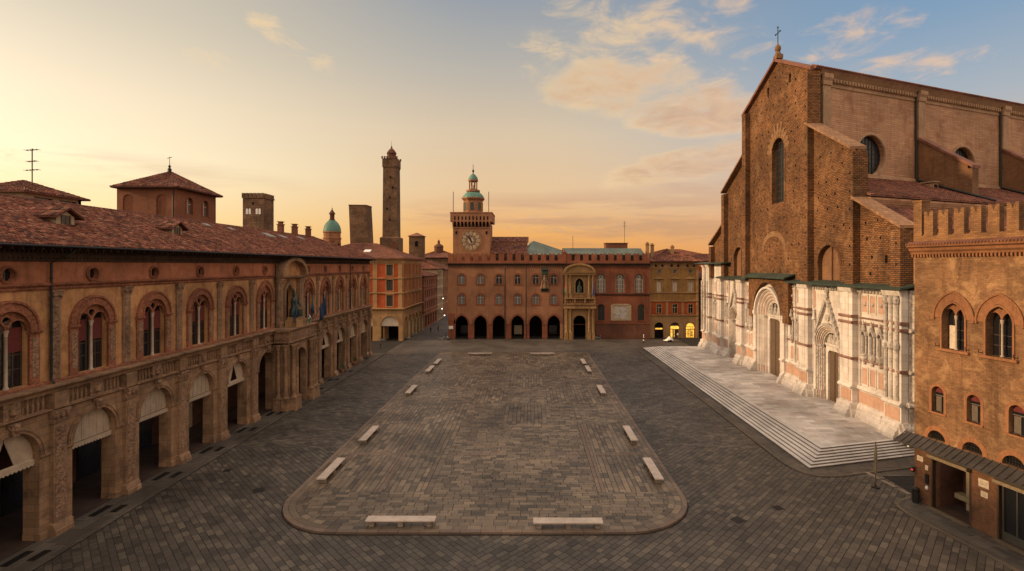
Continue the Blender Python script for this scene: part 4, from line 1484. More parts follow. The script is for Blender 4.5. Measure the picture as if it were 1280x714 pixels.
# battlement: forked merlons with the roof behind
def merlon(fr, c, w_, z0, z1, n0, n1):
    d = (z1 - z0) * .22
    m_ = MB()
    m_.ext(fr, [(c - w_ / 2, z0), (c + w_ / 2, z0), (c + w_ / 2, z1), (c + w_ * .22, z1), (c, z1 - d), (c - w_ * .22, z1), (c - w_ / 2, z1)], n0, n1)
    return m_
mb = MB()
mb.box(PF, UA, UC, 20.6, 21.35, -.5, .35)
mb.build('parapet', 'hall_brick_red', th)
c = UA + .75
while c < UC - .4:
    if abs(c - 9.4) > .6:
        merlon(PF, c, 1.45, 21.35, 23.3, -.35, .3).build('merlon', 'hall_brick_red', th)
    c += 2.3
m_ = MB()
m_.box(PF, 8.9, 9.9, 20.6, 23.5, -.6, .5)
m_.box(PF, 8.7, 10.1, 23.5, 23.7, -.8, .7)
m_.lathe(PF.P(9.4, 23.7, 0), [(.5, 0), (.45, .2), (.15, .4), (.2, .6), (.02, .8)], 10)
m_.build('turret', 'hall_brick_red', th)
mb = MB()
mb.box(PF, -10.8, UC - .4, 20.6, 22.9, -1.15, -.75)
mb.build('back_wall', 'dark_eave', th)
m_ = MB()   # copper roofs: the tall one slopes down to the long one
m_.v = []
A = lambda x, y, z: (x, y, z)
m_.slab([A(-2.0, 144.9, 23.0), A(9.4, 144.9, 23.0), A(9.4, 152, 24.4), A(1.2, 156, 27.3)], .2)
m_.slab([A(-2.0, 144.9, 23.0), A(1.2, 156, 27.3), A(0, 168, 27.3), A(-2, 168, 23)], .2)
m_.slab([A(1.2, 156, 27.3), A(9.4, 152, 24.4), A(9.4, 168, 24.4), A(1.2, 168, 27.3)], .2)
m_.slab([A(9.4, 144.6, 23.2), A(UC - .8, 144.6, 22.9), A(UC - 1.2, 151, 24.9), A(9.4, 151, 25.0)], .2)
m_.slab([A(9.4, 151, 25.0), A(UC - 1.2, 151, 24.9), A(UC - 1.2, 158, 23), A(9.4, 158, 23)], .2)
k = 9.8
while k < UC - 1:
    m_.tube([(k, 144.65, 23.16), (k, 150.9, 24.98)], .06, 5)
    k += .75
k = -1.6
m_.build('copper_roof', 'copper_roof', th)
m_ = MB()
m_.tiles((-11, 145.2, 23.2), (-.6, 145.2, 23.2), (-.6, 151, 26.1), (-11, 151, 26.1), tw=.45, tl=.6, h=.14)
m_.cut()
m_.tiles((-11, 151.6, 26.7), (-.3, 151.6, 26.7), (-.3, 155.4, 28.4), (-11, 155.4, 28.4), tw=.45, tl=.6, h=.14)
m_.build('tiled_roof', 'roof_tiles', th)
m_ = MB()
m_.box(PF, -11, -.8, 23, 26.6, -11, -7.4)
m_.ext(Fr((-.8, 144, 0), (0, 1, 0), (1, 0, 0)), [(7.5, 23), (15, 23), (15, 26), (11.4, 28.2), (7.5, 26.5)], -.3, .2)
m_.build('attic_wall', 'pink_plaster', th)
m_ = MB()
f = Fr((27, 165, 0), (1, 0, 0), (0, -1, 0))
m_.box(f, -3.2, 3.6, 22, 26.9, -4, 0)
m_.box(f, -3.4, 3.8, 26.9, 27.1, -4.2, .2)
m_.build('roof_cabin', 'tower_brick', th)
for u in (-6.7, UB - 10.3, 9.2):
    m_ = MB()
    m_.tube([PF.P(u, .3, .2), PF.P(u, 20, .2)], .14, 6)
    m_.build('downpipe', 'iron', th)

# statue with canopy on the front
m_ = MB()
su = px(681)
m_.mould(PF, su - .9, su + .9, [(0, 18.6), (.9, 18.6), (1.0, 18.8), (.3, 19.3), (0, 19.3)])
m_.box(PF, su - .8, su + .8, 17.6, 18.6, 0, .6)
for s_ in (-1, 1):
    m_.lathe(PF.P(su + s_ * .75, 16, .35), [(.12, 0), (.1, 1.6), (.16, 1.7)], 8)
m_.mould(PF, su - 1.0, su + 1.0, [(0, 12.9), (.25, 12.9), (.6, 13.5), (.75, 13.7), (0, 13.8)])
sc = m_.build('statue_canopy', 'bronze', th)
m_ = MB()
m_.box(PF, su - 1.05, su + 1.05, 13.8, 17.6, 0, .12)
for s_ in (-1, 1):
    m_.lathe(PF.P(su + s_ * .72, 14.0, .3), [(.25, 0), (.2, .8), (.24, 1.3), (.1, 1.6), (.15, 1.8), (.12, 2.0), (.02, 2.1)], 8)
m_.lathe(PF.P(su, 13.8, .4), [(.55, 0), (.5, .5), (.4, 1.4), (.38, 2.1), (.46, 2.5), (.34, 2.85), (.15, 3.0), (.24, 3.15), (.27, 3.35), (.18, 3.6), (.02, 3.7)], 12, sxy=(1, .55))
for s_ in (-1, 1):
    m_.lathe(PF.P(su + s_ * .95, 13.4, .25), [(.05, 0), (.3, .3), (.22, .8), (.14, 1.2), (.17, 1.4), (.05, 1.6)], 8)
    m_.tube([PF.P(su + s_ * .4, 16.2, .45), PF.P(su + s_ * .62, 15.6, .6), PF.P(su + s_ * .2, 15.3, .8)], .12, 6)
m_.build('relief_figure', 'carved_stone', sc)

# ---- stone portal
m_ = MB()
PU0, PU1, PC = 9.45, 17.75, 13.55
wall_notched(m_, PF, PU0, PU1, 0, 9.6, [(PC, 1.65, 4.8, 1.0)], 0, .8)
m_.mould(PF, PU0 - .2, PU1 + .2, [(.8, 8.3), (1.7, 8.3), (1.75, 8.6), (1.6, 8.7), (1.6, 9.2), (1.9, 9.45), (1.9, 9.6), (.8, 9.6)])
m_.box(PF, PU0 - .1, PU1 + .1, 11.0, 11.2, .2, 1.95)
for u in (PU0, PC - 1.6, PC + 1.2, PU1 - .4):
    m_.box(PF, u, u + .4, 9.6, 11.0, 1.4, 1.85)
m_.box(PF, PU0 - .05, PU1 + .05, 9.6, 9.75, .8, 1.85)
m_.box(PF, PU0, PU1, 11.2, 18.2, 0, .25)
m_.mould(PF, PU0 - .25, PU1 + .25, [(0, 17.4), (1.0, 17.4), (1.05, 17.8), (1.25, 18.0), (1.3, 18.25), (0, 18.3)])
segm = [(PC + 4.3 * math.cos(a), 18.3 + 2.3 * math.sin(a)) for a in [PI * i / 16 for i in range(17)]]
sin_ = [(PC + 3.7 * math.cos(a), 18.3 + 1.8 * math.sin(a)) for a in [PI * i / 16 for i in range(16, -1, -1)]]
m_.ext(PF, segm + sin_, 0, 1.15)
m_.ext(PF, list(reversed(sin_)), 0, .55)
por = m_.build('portal', 'portal_stone', th)
for u in (PU0 + .55, PU0 + 1.6, PU1 - 1.6, PU1 - .55):
    m_ = MB()
    m_.box(PF, u - .42, u + .42, 0, 2.0, .8, 1.6)
    m_.lathe(PF.P(u, 2.0, 1.2), colprof(6.3), 12)
    m_.build('column', 'portal_stone', por, smooth=True)
    m_ = MB()
    m_.box(PF, u - .36, u + .36, 11.2, 12.4, .25, .95)
    m_.lathe(PF.P(u, 12.4, .62), [(r_ * .8, z_) for r_, z_ in colprof(5.0)], 12)
    m_.build('column', 'portal_stone', por, smooth=True)
m_ = MB()
for k in range(16):
    u = PU0 + .75 + k * .46
    m_.lathe(PF.P(u, 9.75, 1.65), [(r_ * 1.1, z_) for r_, z_ in baluster_prof(1.25)], 7)
m_.build('balustrade', 'portal_stone', por, smooth=True)
m_ = MB()
m_.ext(PF, ringo(PC, 15.0, 1.1, 1.5, 1.35, 14, z0=12.6), .25, .55)
m_.box(PF, PC - 1.5, PC + 1.5, 12.3, 12.6, .25, .7)
m_.box(PF, PC - 1.2, PC + 1.2, 11.3, 12.3, .25, .5)
nf_ = m_.build('niche_frame', 'portal_stone', por)
m_ = MB()
m_.ext(PF, arch(PC, 12.6, 15.0, 1.1, 1.4, 14), .25, .28)
m_.build('niche_back', 'black_void', nf_)
m_ = MB()
m_.lathe(PF.P(PC, 12.6, .55), [(.6, 0), (.62, .5), (.42, 1.2), (.4, 1.7), (.28, 2.05), (.12, 2.15), (.19, 2.3), (.2, 2.45), (.13, 2.65), (.17, 2.75), (.02, 3.1)], 12, sxy=(1, .5))
for s_ in (-1, 1):
    m_.tube([PF.P(PC + s_ * .35, 14.4, .6), PF.P(PC + s_ * .55, 13.8, .75), PF.P(PC + s_ * .4, 13.5, 1.0)], .1, 6)
tag(m_.build('statue', 'bronze', None, origin=PF.P(PC, 12.6, .55)), 'dark bronze seated figure in the pointed niche above the tan stone portal', 'statue')

# ---- clock tower
ct = thing('clock_tower', (-16, 147, 20), 'square brick clock tower with green domed belfry rising behind the left end of the battlements', 'clock tower')
TX0, TX1 = -21.0, -10.9
TF = Fr((0, 144.7, 0), (1, 0, 0), (0, -1, 0))
m_ = MB()
m_.box(TF, TX0, TX1, 20.7, 31.6, -10, 0)
m_.build('shaft', 'hall_brick', ct)
m_ = MB()
m_.box(TF, TX0 - .1, TX1 + .1, 30.6, 32.0, -.1, .06, 1)  # black backing strip, painted shade in the recesses between corbels
m_.cuts = []
for k in range(11):
    u = TX0 - .1 + k * (TX1 - TX0 - .15) / 10
    m_.mould(TF, u, u + .38, [(0, 30.6), (.1, 30.6), (.62, 31.5), (.64, 32.0), (0, 32.0)])
    if k < 10:
        m_.ext(TF, arch(u + .70, 32.4, 33.3, .18, 1.0, 8), .64, .67, m=1)
m_.mould(TF, TX0 - .1, TX1 + .1, [(0, 30.2), (.12, 30.2), (.12, 30.4), (0, 30.45)])
m_.build('corbels', ['hall_brick', 'black_void'], ct)
m_ = MB()
m_.box(TF, TX0 - .65, TX1 + .65, 32.0, 34.35, -10.65, .65)
m_.box(TF, TX0 - .75, TX1 + .75, 34.35, 34.6, -10.75, .75)
m_.build('gallery', 'hall_brick', ct)
for u in (TX0 + .9, TX1 - .9):
    for zz in (28.6,):
        m_ = MB()
        m_.box(TF, u - .25, u + .25, zz, zz + .8, 0, .05)
        m_.build('slit_window', 'black_void', ct)
m_ = MB()
m_.ext(TF, circ(-16, 31.15, .45, 12), 0, .08)
m_.build('lamp_boss', 'iron', ct)
CCx, CCz = -16.1, 26.85
m_ = MB()
m_.ext(TF, circ(CCx, CCz, 2.85, 36), 0, .14, holes=[circ(CCx, CCz, 2.55, 36)])
cf_ = m_.build('clock_face', 'portal_stone', ct)
m_ = MB()
m_.ext(TF, circ(CCx, CCz, 2.6, 36), 0, .06)
m_.build('dial', 'clock_dark', cf_)
NUM = ['XII', 'I', 'II', 'III', 'IIII', 'V', 'VI', 'VII', 'VIII', 'IX', 'X', 'XI']
for k in range(12):
    a = PI / 2 - k * PI / 6
    cx_, cz_ = CCx + 1.98 * math.cos(a), CCz + 1.98 * math.sin(a)
    m_ = MB()
    tx, tz = math.cos(a), math.sin(a)          # outward
    sx_, sz_ = math.sin(a), -math.cos(a)       # clockwise
    def L2(p, q):
        return (cx_ + tx * q + sx_ * p, cz_ + tz * q + sz_ * p)
    m_.ext(TF, [L2(.42 * math.cos(t) * (1.0 + .25 * math.sin(t)), .50 * math.sin(t)) for t in [2 * PI * i / 12 for i in range(12)]], .06, .09)
    num = NUM[k]
    wd = {'I': .13, 'V': .24, 'X': .24}
    tot = sum(wd[ch] for ch in num)
    sc_ = min(1.0, .62 / tot)
    p = -tot * sc_ / 2
    for ch in num:
        w_ = wd[ch] * sc_
        t_ = .03
        hh = .26
        def bar(p0, q0, p1, q1):
            m_.ext(TF, [L2(p0 - t_, q0), L2(p0 + t_, q0), L2(p1 + t_, q1), L2(p1 - t_, q1)], .09, .11, m=1)
        if ch == 'I':
            bar(p + w_ / 2, -hh, p + w_ / 2, hh)
        elif ch == 'V':
            bar(p + w_ / 2, -hh, p + .02, hh)
            bar(p + w_ / 2, -hh, p + w_ - .02, hh)
        else:
            bar(p + .02, -hh, p + w_ - .02, hh)
            bar(p + w_ - .02, -hh, p + .02, hh)
        p += w_
    m_.build('numeral', ['clock_white', 'clock_dark'], cf_)
m_ = MB()
st = []
for i in range(24):
    a = 2 * PI * i / 24
    r_ = 1.15 if i % 2 == 0 else .6
    st.append((CCx + r_ * math.cos(a), CCz + r_ * math.sin(a)))
m_.ext(TF, st, .06, .10)
m_.build('star', 'clock_white', cf_)
for ang, L, w_ in ((R(128), 2.1, .12), (R(112), 1.3, .19)):
    m_ = MB()
    dx, dz = math.cos(ang), math.sin(ang)
    m_.ext(TF, [(CCx - dx * .6 - dz * w_, CCz - dz * .6 + dx * w_), (CCx - dx * .6 + dz * w_, CCz - dz * .6 - dx * w_), (CCx + dx * L * .7 + dz * w_, CCz + dz * L * .7 - dx * w_), (CCx + dx * L, CCz + dz * L), (CCx + dx * L * .7 - dz * w_, CCz + dz * L * .7 + dx * w_)], .13, .17)
    m_.build('clock_hand', 'iron', cf_)
BC = (-16.0, 149.7)
m_ = MB()
m_.lathe((BC[0], BC[1], 34.6), [(3.1, 0), (3.1, .5), (2.8, .6), (2.8, 3.6), (3.0, 3.8), (3.4, 4.2), (3.4, 4.45), (2.6, 4.5)], 8, a0=PI / 8)
m_.build('belfry', 'hall_brick', ct)
for i in range(8):
    a = -PI / 2 + i * PI / 4
    f = Fr((BC[0], BC[1], 0), (-math.sin(a), math.cos(a), 0), (math.cos(a), math.sin(a), 0))
    m_ = MB()
    m_.ext(f, arch(0, 35.5, 37.2, .55, 1.0, 10), 2.56, 2.62, m=0)
    m_.ext(f, ringo(0, 37.2, .55, .75, 1.0, 10, z0=35.4), 2.56, 2.72, m=1)
    m_.build('belfry_opening', ['glass_dark', 'portal_stone'], ct)
m_ = MB()
m_.lathe((BC[0], BC[1], 39.05), [(3.1, 0), (2.95, .5), (2.4, 1.2), (1.8, 1.6), (1.5, 1.75)], 16)
m_.build('dome', 'copper_green', ct, smooth=True)
m_ = MB()
m_.lathe((BC[0], BC[1], 40.8), [(2.0, 0), (2.0, .5), (1.9, .55), (1.15, .6), (1.15, .8), (.4, .85)], 8, a0=PI / 8)
for i in range(8):
    a = PI / 8 + i * PI / 4
    m_.lathe((BC[0] + 1.1 * math.cos(a), BC[1] + 1.1 * math.sin(a), 41.5), [(.16, 0), (.13, .2), (.13, 2.2), (.18, 2.3)], 6)
m_.lathe((BC[0], BC[1], 43.7), [(1.2, 0), (1.45, .2), (1.5, .5), (.5, .52)], 8, a0=PI / 8)
m_.build('lantern', 'hall_brick', ct)
m_ = MB()
m_.lathe((BC[0], BC[1], 44.15), [(1.35, 0), (1.3, .5), (1.0, 1.1), (.55, 1.6), (.2, 1.8), (.14, 2.3)], 14)
m_.build('small_dome', 'copper_green', ct, smooth=True)
m_ = MB()
m_.lathe((BC[0], BC[1], 46.3), [(.05, 0), (.3, .3), (.32, .6), (.1, .9), (.06, 1.4), (.03, 2.6)], 8)
m_.tube([(BC[0] - .3, BC[1], 48.2), (BC[0] + .3, BC[1], 48.2)], .04, 5)
m_.build('finial', 'iron', ct)
m_ = MB()
m_.lathe((BC[0], BC[1], 41.8), [(.02, 0), (.45, .02), (.4, .3), (.28, .8), (.1, 1.0)], 10)
m_.build('bell', 'cream_frame', ct)
for x in (TX0 + .1, TX1 - .3):
    m_ = MB()
    m_.tube([(x, 144.6, 34.6), (x, 144.6, 40.2)], .1, 6)
    m_.build('pole', 'iron', ct)

# ---- ochre building right of the hall
ob = thing('ochre_building', (39, 152, 0), 'ochre house with hipped tile roof and yellow lit arches right of the town hall', 'building')
OF = Fr((0, 145.5, 0), (1, 0, 0), (0, -1, 0))
def po_(x): return (x - 662) / 4.536
OU0, OU1 = 32.85, po_(873)
OC = [po_(v) for v in (823.8, 843.6, 863.2)]
m_ = MB()
wall_notched(m_, OF, OU0, OU1, 0, 6.2, [(c, 1.25, 3.1, 1.0) for c in OC], -.7, 0)
m_.box(OF, OU0, OU0 + .5, 0, 21, -16, -.7)
m_.box(OF, OU1 - .5, OU1, 0, 21, -16, -.7)
m_.build('ground_floor', 'sand_plaster', ob)
m_ = MB()
m_.ext(OF, rect(OU0, OU1, 6.2, 10.1), -.6, 0, holes=[rect(c - .6, c + .6, 6.9, 9.3) for c in OC])
m_.build('lower_wall', 'orange_plaster', ob)
m_ = MB()
m_.ext(OF, rect(OU0, OU1, 10.1, 20.9), -.6, 0, holes=[rect(c - .62, c + .62, 12.7, 15.6) for c in OC] + [circ(c, 18.4, .55, 12) for c in OC])
m_.build('upper_wall', 'gold_plaster', ob)
m_ = MB()
for z in (6.1, 10.0, 12.3):
    m_.mould(OF, OU0, OU1, [(0, z), (.18, z), (.26, z + .2), (.26, z + .32), (0, z + .36)])
m_.mould(OF, OU0, OU1, [(0, 19.2), (.1, 19.2), (.1, 20.7), (.25, 20.9), (0, 20.95)])
m_.box(OF, OU0, OU0 + .6, 0, 19.2, 0, .14)
m_.box(OF, OU1 - .6, OU1, 0, 19.2, 0, .14)
for c in (po_(833.7), po_(853.4)):
    m_.box(OF, c - .35, c + .35, 0, 10, 0, .12)
m_.build('trim', 'sand_plaster', ob)
for i, c in enumerate(OC):
    m_ = MB()
    m_.ext(OF, rect(c - .85, c + .85, 12.5, 15.85), 0, .1, holes=[rect(c - .62, c + .62, 12.7, 15.6)])
    m_.ext(OF, [(c - 1.4, 16.3), (c + 1.4, 16.3), (c + 1.0, 16.75), (c, 17.0), (c - 1.0, 16.75)], 0, .4)
    m_.ext(OF, circ(c, 18.4, .75, 14), 0, .08, holes=[circ(c, 18.4, .55, 14)])
    o = m_.build('window_surround', 'sand_plaster', ob)
    m_ = MB()
    m_.box(OF, c - .62, c + .62, 12.7, 15.6, -.3, -.25)
    m_.box(OF, c - .6, c + .6, 17.8, 19.0, -.3, -.25)
    m_.build('window_pane', 'glass_pale', o)
    m_ = MB()
    for s_ in (-1, 1):
        m_.box(OF, c + s_ * .3 - .26, c + s_ * .3 + .26, 12.75, 15.55, -.22, -.17)
    m_.build('shutter', 'cream_frame', o)
    m_ = MB()
    m_.ext(OF, rect(c - .8, c + .8, 6.75, 9.5), 0, .1, holes=[rect(c - .6, c + .6, 6.9, 9.3)])
    o = m_.build('window_surround', 'sand_plaster', ob)
    m_ = MB()
    m_.box(OF, c - .6, c + .6, 6.9, 9.3, -.3, -.25)
    m_.build('window_pane', 'glass_dark', o)
    m_ = MB()
    m_.box(OF, c - .05, c + .05, 6.9, 9.3, -.25, -.2)
    m_.box(OF, c - .6, c + .6, 8.4, 8.5, -.25, -.2)
    m_.build('window_frame', 'cream_frame', o)
    for s_ in (-1, 1):
        a, b = sorted((c + s_ * .85, c + s_ * 1.6))
        m_ = MB()
        m_.box(OF, a, b, 6.9, 9.3, 0, .08)
        m_.build('shutter', 'orange_plaster', o)
    for s_ in (-1, 1):
        m_ = MB()
        m_.box(OF, c + s_ * .9 - .3, c + s_ * .9 + .3, 19.6, 20.3, .1, .14)
        m_.build('attic_window', 'glass_dark', ob)
    # shopfront
    m_ = MB()
    lit = 'shop_light'
    if i == 0:
        m_.box(OF, c - 1.2, c + 1.2, 0, 4.3, -.5, -.45)
        s0 = m_.build('shopfront', 'black_void', ob)
        m_ = MB()
        m_.box(OF, c - 1.15, c + 1.15, 2.3, 2.8, -.44, -.40, 1)
        for j in range(5):
            m_.box(OF, c - 1.0 + j * .42, c - .72 + j * .42, 2.35, 2.75, -.4, -.3)
        m_.build('shop_sign', [lit, 'wood_dark'], s0)
    else:
        m_.ext(OF, arch(c, .1, 3.1, 1.2, 1.0, 12), -.6, -.55)
        s0 = m_.build('shopfront', lit, ob)
        m_ = MB()
        for u in (-1.15, -.55, .05, .6, 1.1):
            m_.box(OF, c + u - .05, c + u + .05, .1, 2.5, -.5, -.4)
        if i == 1:
            m_.box(OF, c + .1, c + 1.15, .1, 2.3, -.5, -.42)
            m_.box(OF, c - 1.2, c + 1.2, 3.3, 4.4, -.5, -.42)
            m_.box(OF, c - .4, c - .15, .1, 2.3, -.5, -.42)
        m_.ext(OF, ringo(c, 3.1, 1.05, 1.22, 1.0, 12), -.5, -.4)
        m_.box(OF, c - 1.2, c + 1.2, 2.3, 2.45, -.5, -.4)
        if i == 2:
            m_.box(OF, c - 1.2, c + 1.2, 3.1, 3.2, -.5, -.4)
            for s_ in (-.55, 0, .5):
                m_.box(OF, c + s_ - .14, c + s_ + .14, .4, 2.0, -.5, -.44)
        m_.build('shop_frame', 'wood_dark', s0)
m_ = MB()
m_.box(OF, OU0 - .5, OU1 + 1.0, 20.9, 21.15, -17, 1.2)
m_.build('eaves', 'dark_eave', ob)
m_ = MB()
hip_roof(m_, OU0 - .6, OU1 + 1.2, 144.2, 163, 21.15, 24.8, 'x', 8, (.42, .6))
m_.build('roof', 'roof_tiles', ob)
for x, y, zt in ((33.2, 149, 26.0), (34.8, 150, 25.7), (40.5, 150, 25.2)):
    m_ = MB()
    f = Fr((x, y, 0), (1, 0, 0), (0, -1, 0))
    m_.box(f, -.45, .45, 21.3, zt, -.45, .45)
    m_.box(f, -.6, .6, zt, zt + .2, -.6, .6)
    m_.box(f, -.3, .3, zt + .2, zt + .6, -.3, .3)
    m_.build('chimney', 'sand_plaster', ob)

# ---- generic street building: walls with recessed windows, string courses, tiled roof
def house(name, label, x0, x1, y0, y1, h, zr, wall, cols, faces, ground=None, roof='roof_tiles', trim='sand_plaster', ov=.6, cat='building', group=None, ridge=None):
    r = thing(name, ((x0 + x1) / 2, (y0 + y1) / 2, 0), label, cat, group)
    frs = {'S': (Fr((x0, y0, 0), (1, 0, 0), (0, -1, 0)), x1 - x0), 'E': (Fr((x1, y0, 0), (0, 1, 0), (1, 0, 0)), y1 - y0),
           'N': (Fr((x0, y1, 0), (1, 0, 0), (0, 1, 0)), x1 - x0), 'W': (Fr((x0, y0, 0), (0, 1, 0), (-1, 0, 0)), y1 - y0)}
    for k, (f, L) in frs.items():
        rows = faces.get(k, [])
        hs = [rect(u - w_ / 2, u + w_ / 2, z, z + hh) for (us, z, w_, hh) in rows for u in us]
        m_ = MB()
        e = .004 if k in 'SN' else .5
        if k in 'SN':
            m_.ext(f, rect(0, L, 0, h), -.5, 0, holes=hs) if hs else m_.box(f, 0, L, 0, h, -.5, 0)
        else:
            m_.ext(f, rect(.5, L - .5, 0, h), -.5, 0, holes=hs) if hs else m_.box(f, .5, L - .5, 0, h, -.5, 0)
        m_.build('wall', wall, r)
        for (us, z, w_, hh) in rows:
            for u in us:
                m_ = MB()
                m_.ext(f, rect(u - w_ / 2 - .15, u + w_ / 2 + .15, z - .15, z + hh + .15), .0, .08, holes=[rect(u - w_ / 2, u + w_ / 2, z, z + hh)])
                m_.box(f, u - w_ / 2 - .25, u + w_ / 2 + .25, z + hh + .15, z + hh + .3, 0, .22)
                o = m_.build('window', trim, r)
                m_ = MB()
                m_.box(f, u - w_ / 2, u + w_ / 2, z, z + hh, -.3, -.25)
                m_.build('pane', 'glass_dark', o)
                m_ = MB()
                m_.box(f, u - .05, u + .05, z, z + hh, -.25, -.2)
                m_.box(f, u - w_ / 2, u + w_ / 2, z + hh * .62, z + hh * .62 + .08, -.25, -.2)
                m_.build('sash', 'wood_grey', o)
    m_ = MB()
    for z in cols:
        for k in ('S', 'E'):
            f, L = frs[k]
            m_.mould(f, 0 if k == 'E' else -.1, L + .1, [(0, z), (.15, z), (.22, z + .18), (.22, z + .28), (0, z + .32)])
    m_.box(frs['S'][0], -ov * .8, x1 - x0 + ov * .8, h, h + .2, -(y1 - y0) - ov * .8, ov * .8)
    m_.build('cornice', trim, r)
    m_ = MB()
    if ridge is None:
        ridge = 'x' if (x1 - x0) > (y1 - y0) else 'y'
    hip_roof(m_, x0 - ov, x1 + ov, y0 - ov, y1 + ov, h + .2, zr, ridge, None, (.42, .62))
    m_.build('roof', roof, r)
    return r, frs
# orange corner palace: arcade at ground level
oc = thing('orange_palace', (-45, 152, 0), 'orange corner palace with ochre pilasters behind the end of the long arcaded palace', 'building')
SF = Fr((0, 140, 0), (1, 0, 0), (0, -1, 0))
EF = Fr((-33.7, 0, 0), (0, 1, 0), (1, 0, 0))
SX0, SX1, EY0, EY1 = -62.0, -33.7, 140.0, 165.0
m_ = MB()
sa = [(-37.1, 2.35, 4.2, 1.0), (-44, 2.35, 4.2, 1.0), (-51, 2.35, 4.2, 1.0)]
wall_notched(m_, SF, SX0, SX1, 0, 8.4, sa, -.7, 0)
ea = [(143.6 + 4.6 * k, 1.55, 4.6, 1.0) for k in range(5)]
wall_notched(m_, EF, EY0 + .7, EY1, 0, 8.4, ea, -.7, 0)
m_.box(SF, SX0, SX1, 8.0, 8.4, -24, -.7)
m_.box(EF, EY0 + .7, EY1, 0, 8, -5.4, -5)
m_.build('arcade', 'sand_plaster', oc)
SWx = [-37.1, -44, -51, -57]
EWy = [143.6 + 4.6 * k for k in range(5)]
m_ = MB()
m_.ext(SF, rect(SX0, SX1, 8.4, 21.0), -.5, 0, holes=[rect(u - .85, u + .85, z, z + 2.9) for u in SWx for z in (9.2, 13.3, 17.3)])
m_.build('front_wall', 'orange_plaster', oc)
m_ = MB()
m_.ext(EF, rect(EY0 + .5, EY1, 8.4, 21.0), -.5, 0, holes=[rect(u - .6, u + .6, z, z + 2.8) for u in EWy for z in (9.3, 13.4, 17.4)])
m_.box(SF, SX0, SX1, 8.4, 21, -25, -24.5)
m_.build('side_wall', 'orange_plaster', oc)
m_ = MB()
for f, a, b in ((SF, SX0, SX1 + .3), (EF, EY0, EY1)):
    m_.mould(f, a, b, [(0, 8.2), (.35, 8.2), (.6, 8.5), (.6, 8.7), (0, 8.75)])
    for z in (12.5, 16.4):
        m_.mould(f, a, b, [(0, z), (.2, z), (.28, z + .2), (.28, z + .32), (0, z + .35)])
    m_.mould(f, a, b, [(0, 20.5), (.12, 20.5), (.2, 21.3), (.7, 21.6), (.75, 21.9), (0, 21.9)])
for u in (-34.3, -41, -47.5, -54, -61):
    m_.box(SF, u - .55, u + .55, 8.75, 20.5, 0, .12)
for k in range(6):
    u = EY0 + .6 + k * 4.6 + (.7 if k else 0)
    m_.box(EF, u - .35, u + .35, 8.75, 20.5, 0, .12)
for k in range(36):
    m_.box(SF, SX0 + .3 + k * .78, SX0 + .6 + k * .78, 20.9, 21.4, .15, .5)
m_.build('cornice', 'sand_plaster', oc)
for f, us, w_, hh, zs_ in ((SF, SWx, .85, 2.9, (9.2, 13.3, 17.3)), (EF, EWy, .6, 2.8, (9.3, 13.4, 17.4))):
    for u in us:
        for z in zs_:
            m_ = MB()
            m_.ext(f, rect(u - w_ - .22, u + w_ + .22, z - .2, z + hh + .22), 0, .13, holes=[rect(u - w_, u + w_, z, z + hh)])
            if z < 10:
                m_.ext(f, [(u - w_ - .6, z + hh + .3), (u + w_ + .6, z + hh + .3), (u, z + hh + .9)], 0, .3)
            if f is EF:
                m_.ext(f, ringo(u, z + hh + .25, w_ + .05, w_ + .3, 1.0, 12), 0, .14)
            o = m_.build('window', 'sand_plaster', oc)
            m_ = MB()
            m_.box(f, u - w_, u + w_, z, z + hh, -.3, -.25)
            m_.build('pane', 'glass_dark', o)
            m_ = MB()
            for s_ in (-1, 1):
                a, b = sorted((u + s_ * .06, u + s_ * (w_ - .04)))
                m_.box(f, a, b, z + .05, z + hh - .05, -.24, -.19)
            m_.build('shutter', 'shutter_dark', o)
for (c, r_, zs_, q_), f in [(a, SF) for a in sa] + [(a, EF) for a in ea]:
    m_ = MB()
    m_.ext(f, ringo(c, zs_, r_, r_ + .35), 0, .12)
    o = m_.build('arch_ring', 'sand_plaster', oc)
    m_ = MB()
    if f is SF:
        m_.ext(f, [(c + r_, zs_ - .3)] + arc(c, zs_, r_, 1.0, 12) + [(c - r_, zs_ - .3)], -.35, -.3)
        m_.build('awning', 'cream_frame', oc)
    else:
        m_.lathe(f.P(c + 2.3, 0, .35), colprof(4.6), 8)
        m_.build('column', 'cream_plaster', oc)
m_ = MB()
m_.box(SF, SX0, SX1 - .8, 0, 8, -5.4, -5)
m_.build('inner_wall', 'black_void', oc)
m_ = MB()
hip_roof(m_, SX0 - .9, SX1 + .9, 139.1, 166, 21.9, 26.3, 'x', 11.5, (.4, .6))
rfo = m_.build('roof', 'roof_tiles_dull', oc)
for x, y, z in ((-55, 147, 25.6), (-40.5, 158, 25.6), (-60, 152, 26)):
    m_ = MB()
    f = Fr((x, y, 0), (1, 0, 0), (0, -1, 0))
    m_.box(f, -.5, .5, 22.5, z + 1.2, -.4, .4)
    m_.box(f, -.6, .6, z + 1.2, z + 1.4, -.5, .5)
    m_.build('chimney', 'tower_brick', rfo)
for x, y in ((-52, 144.5), (-44.5, 145.0)):
    m_ = MB()
    m_.slab([(x - .9, y - .7, 23.8), (x + .9, y - .7, 23.8), (x + .9, y + .7, 24.4), (x - .9, y + .7, 24.4)], .15)
    m_.build('skylight', 'white_paint', rfo)

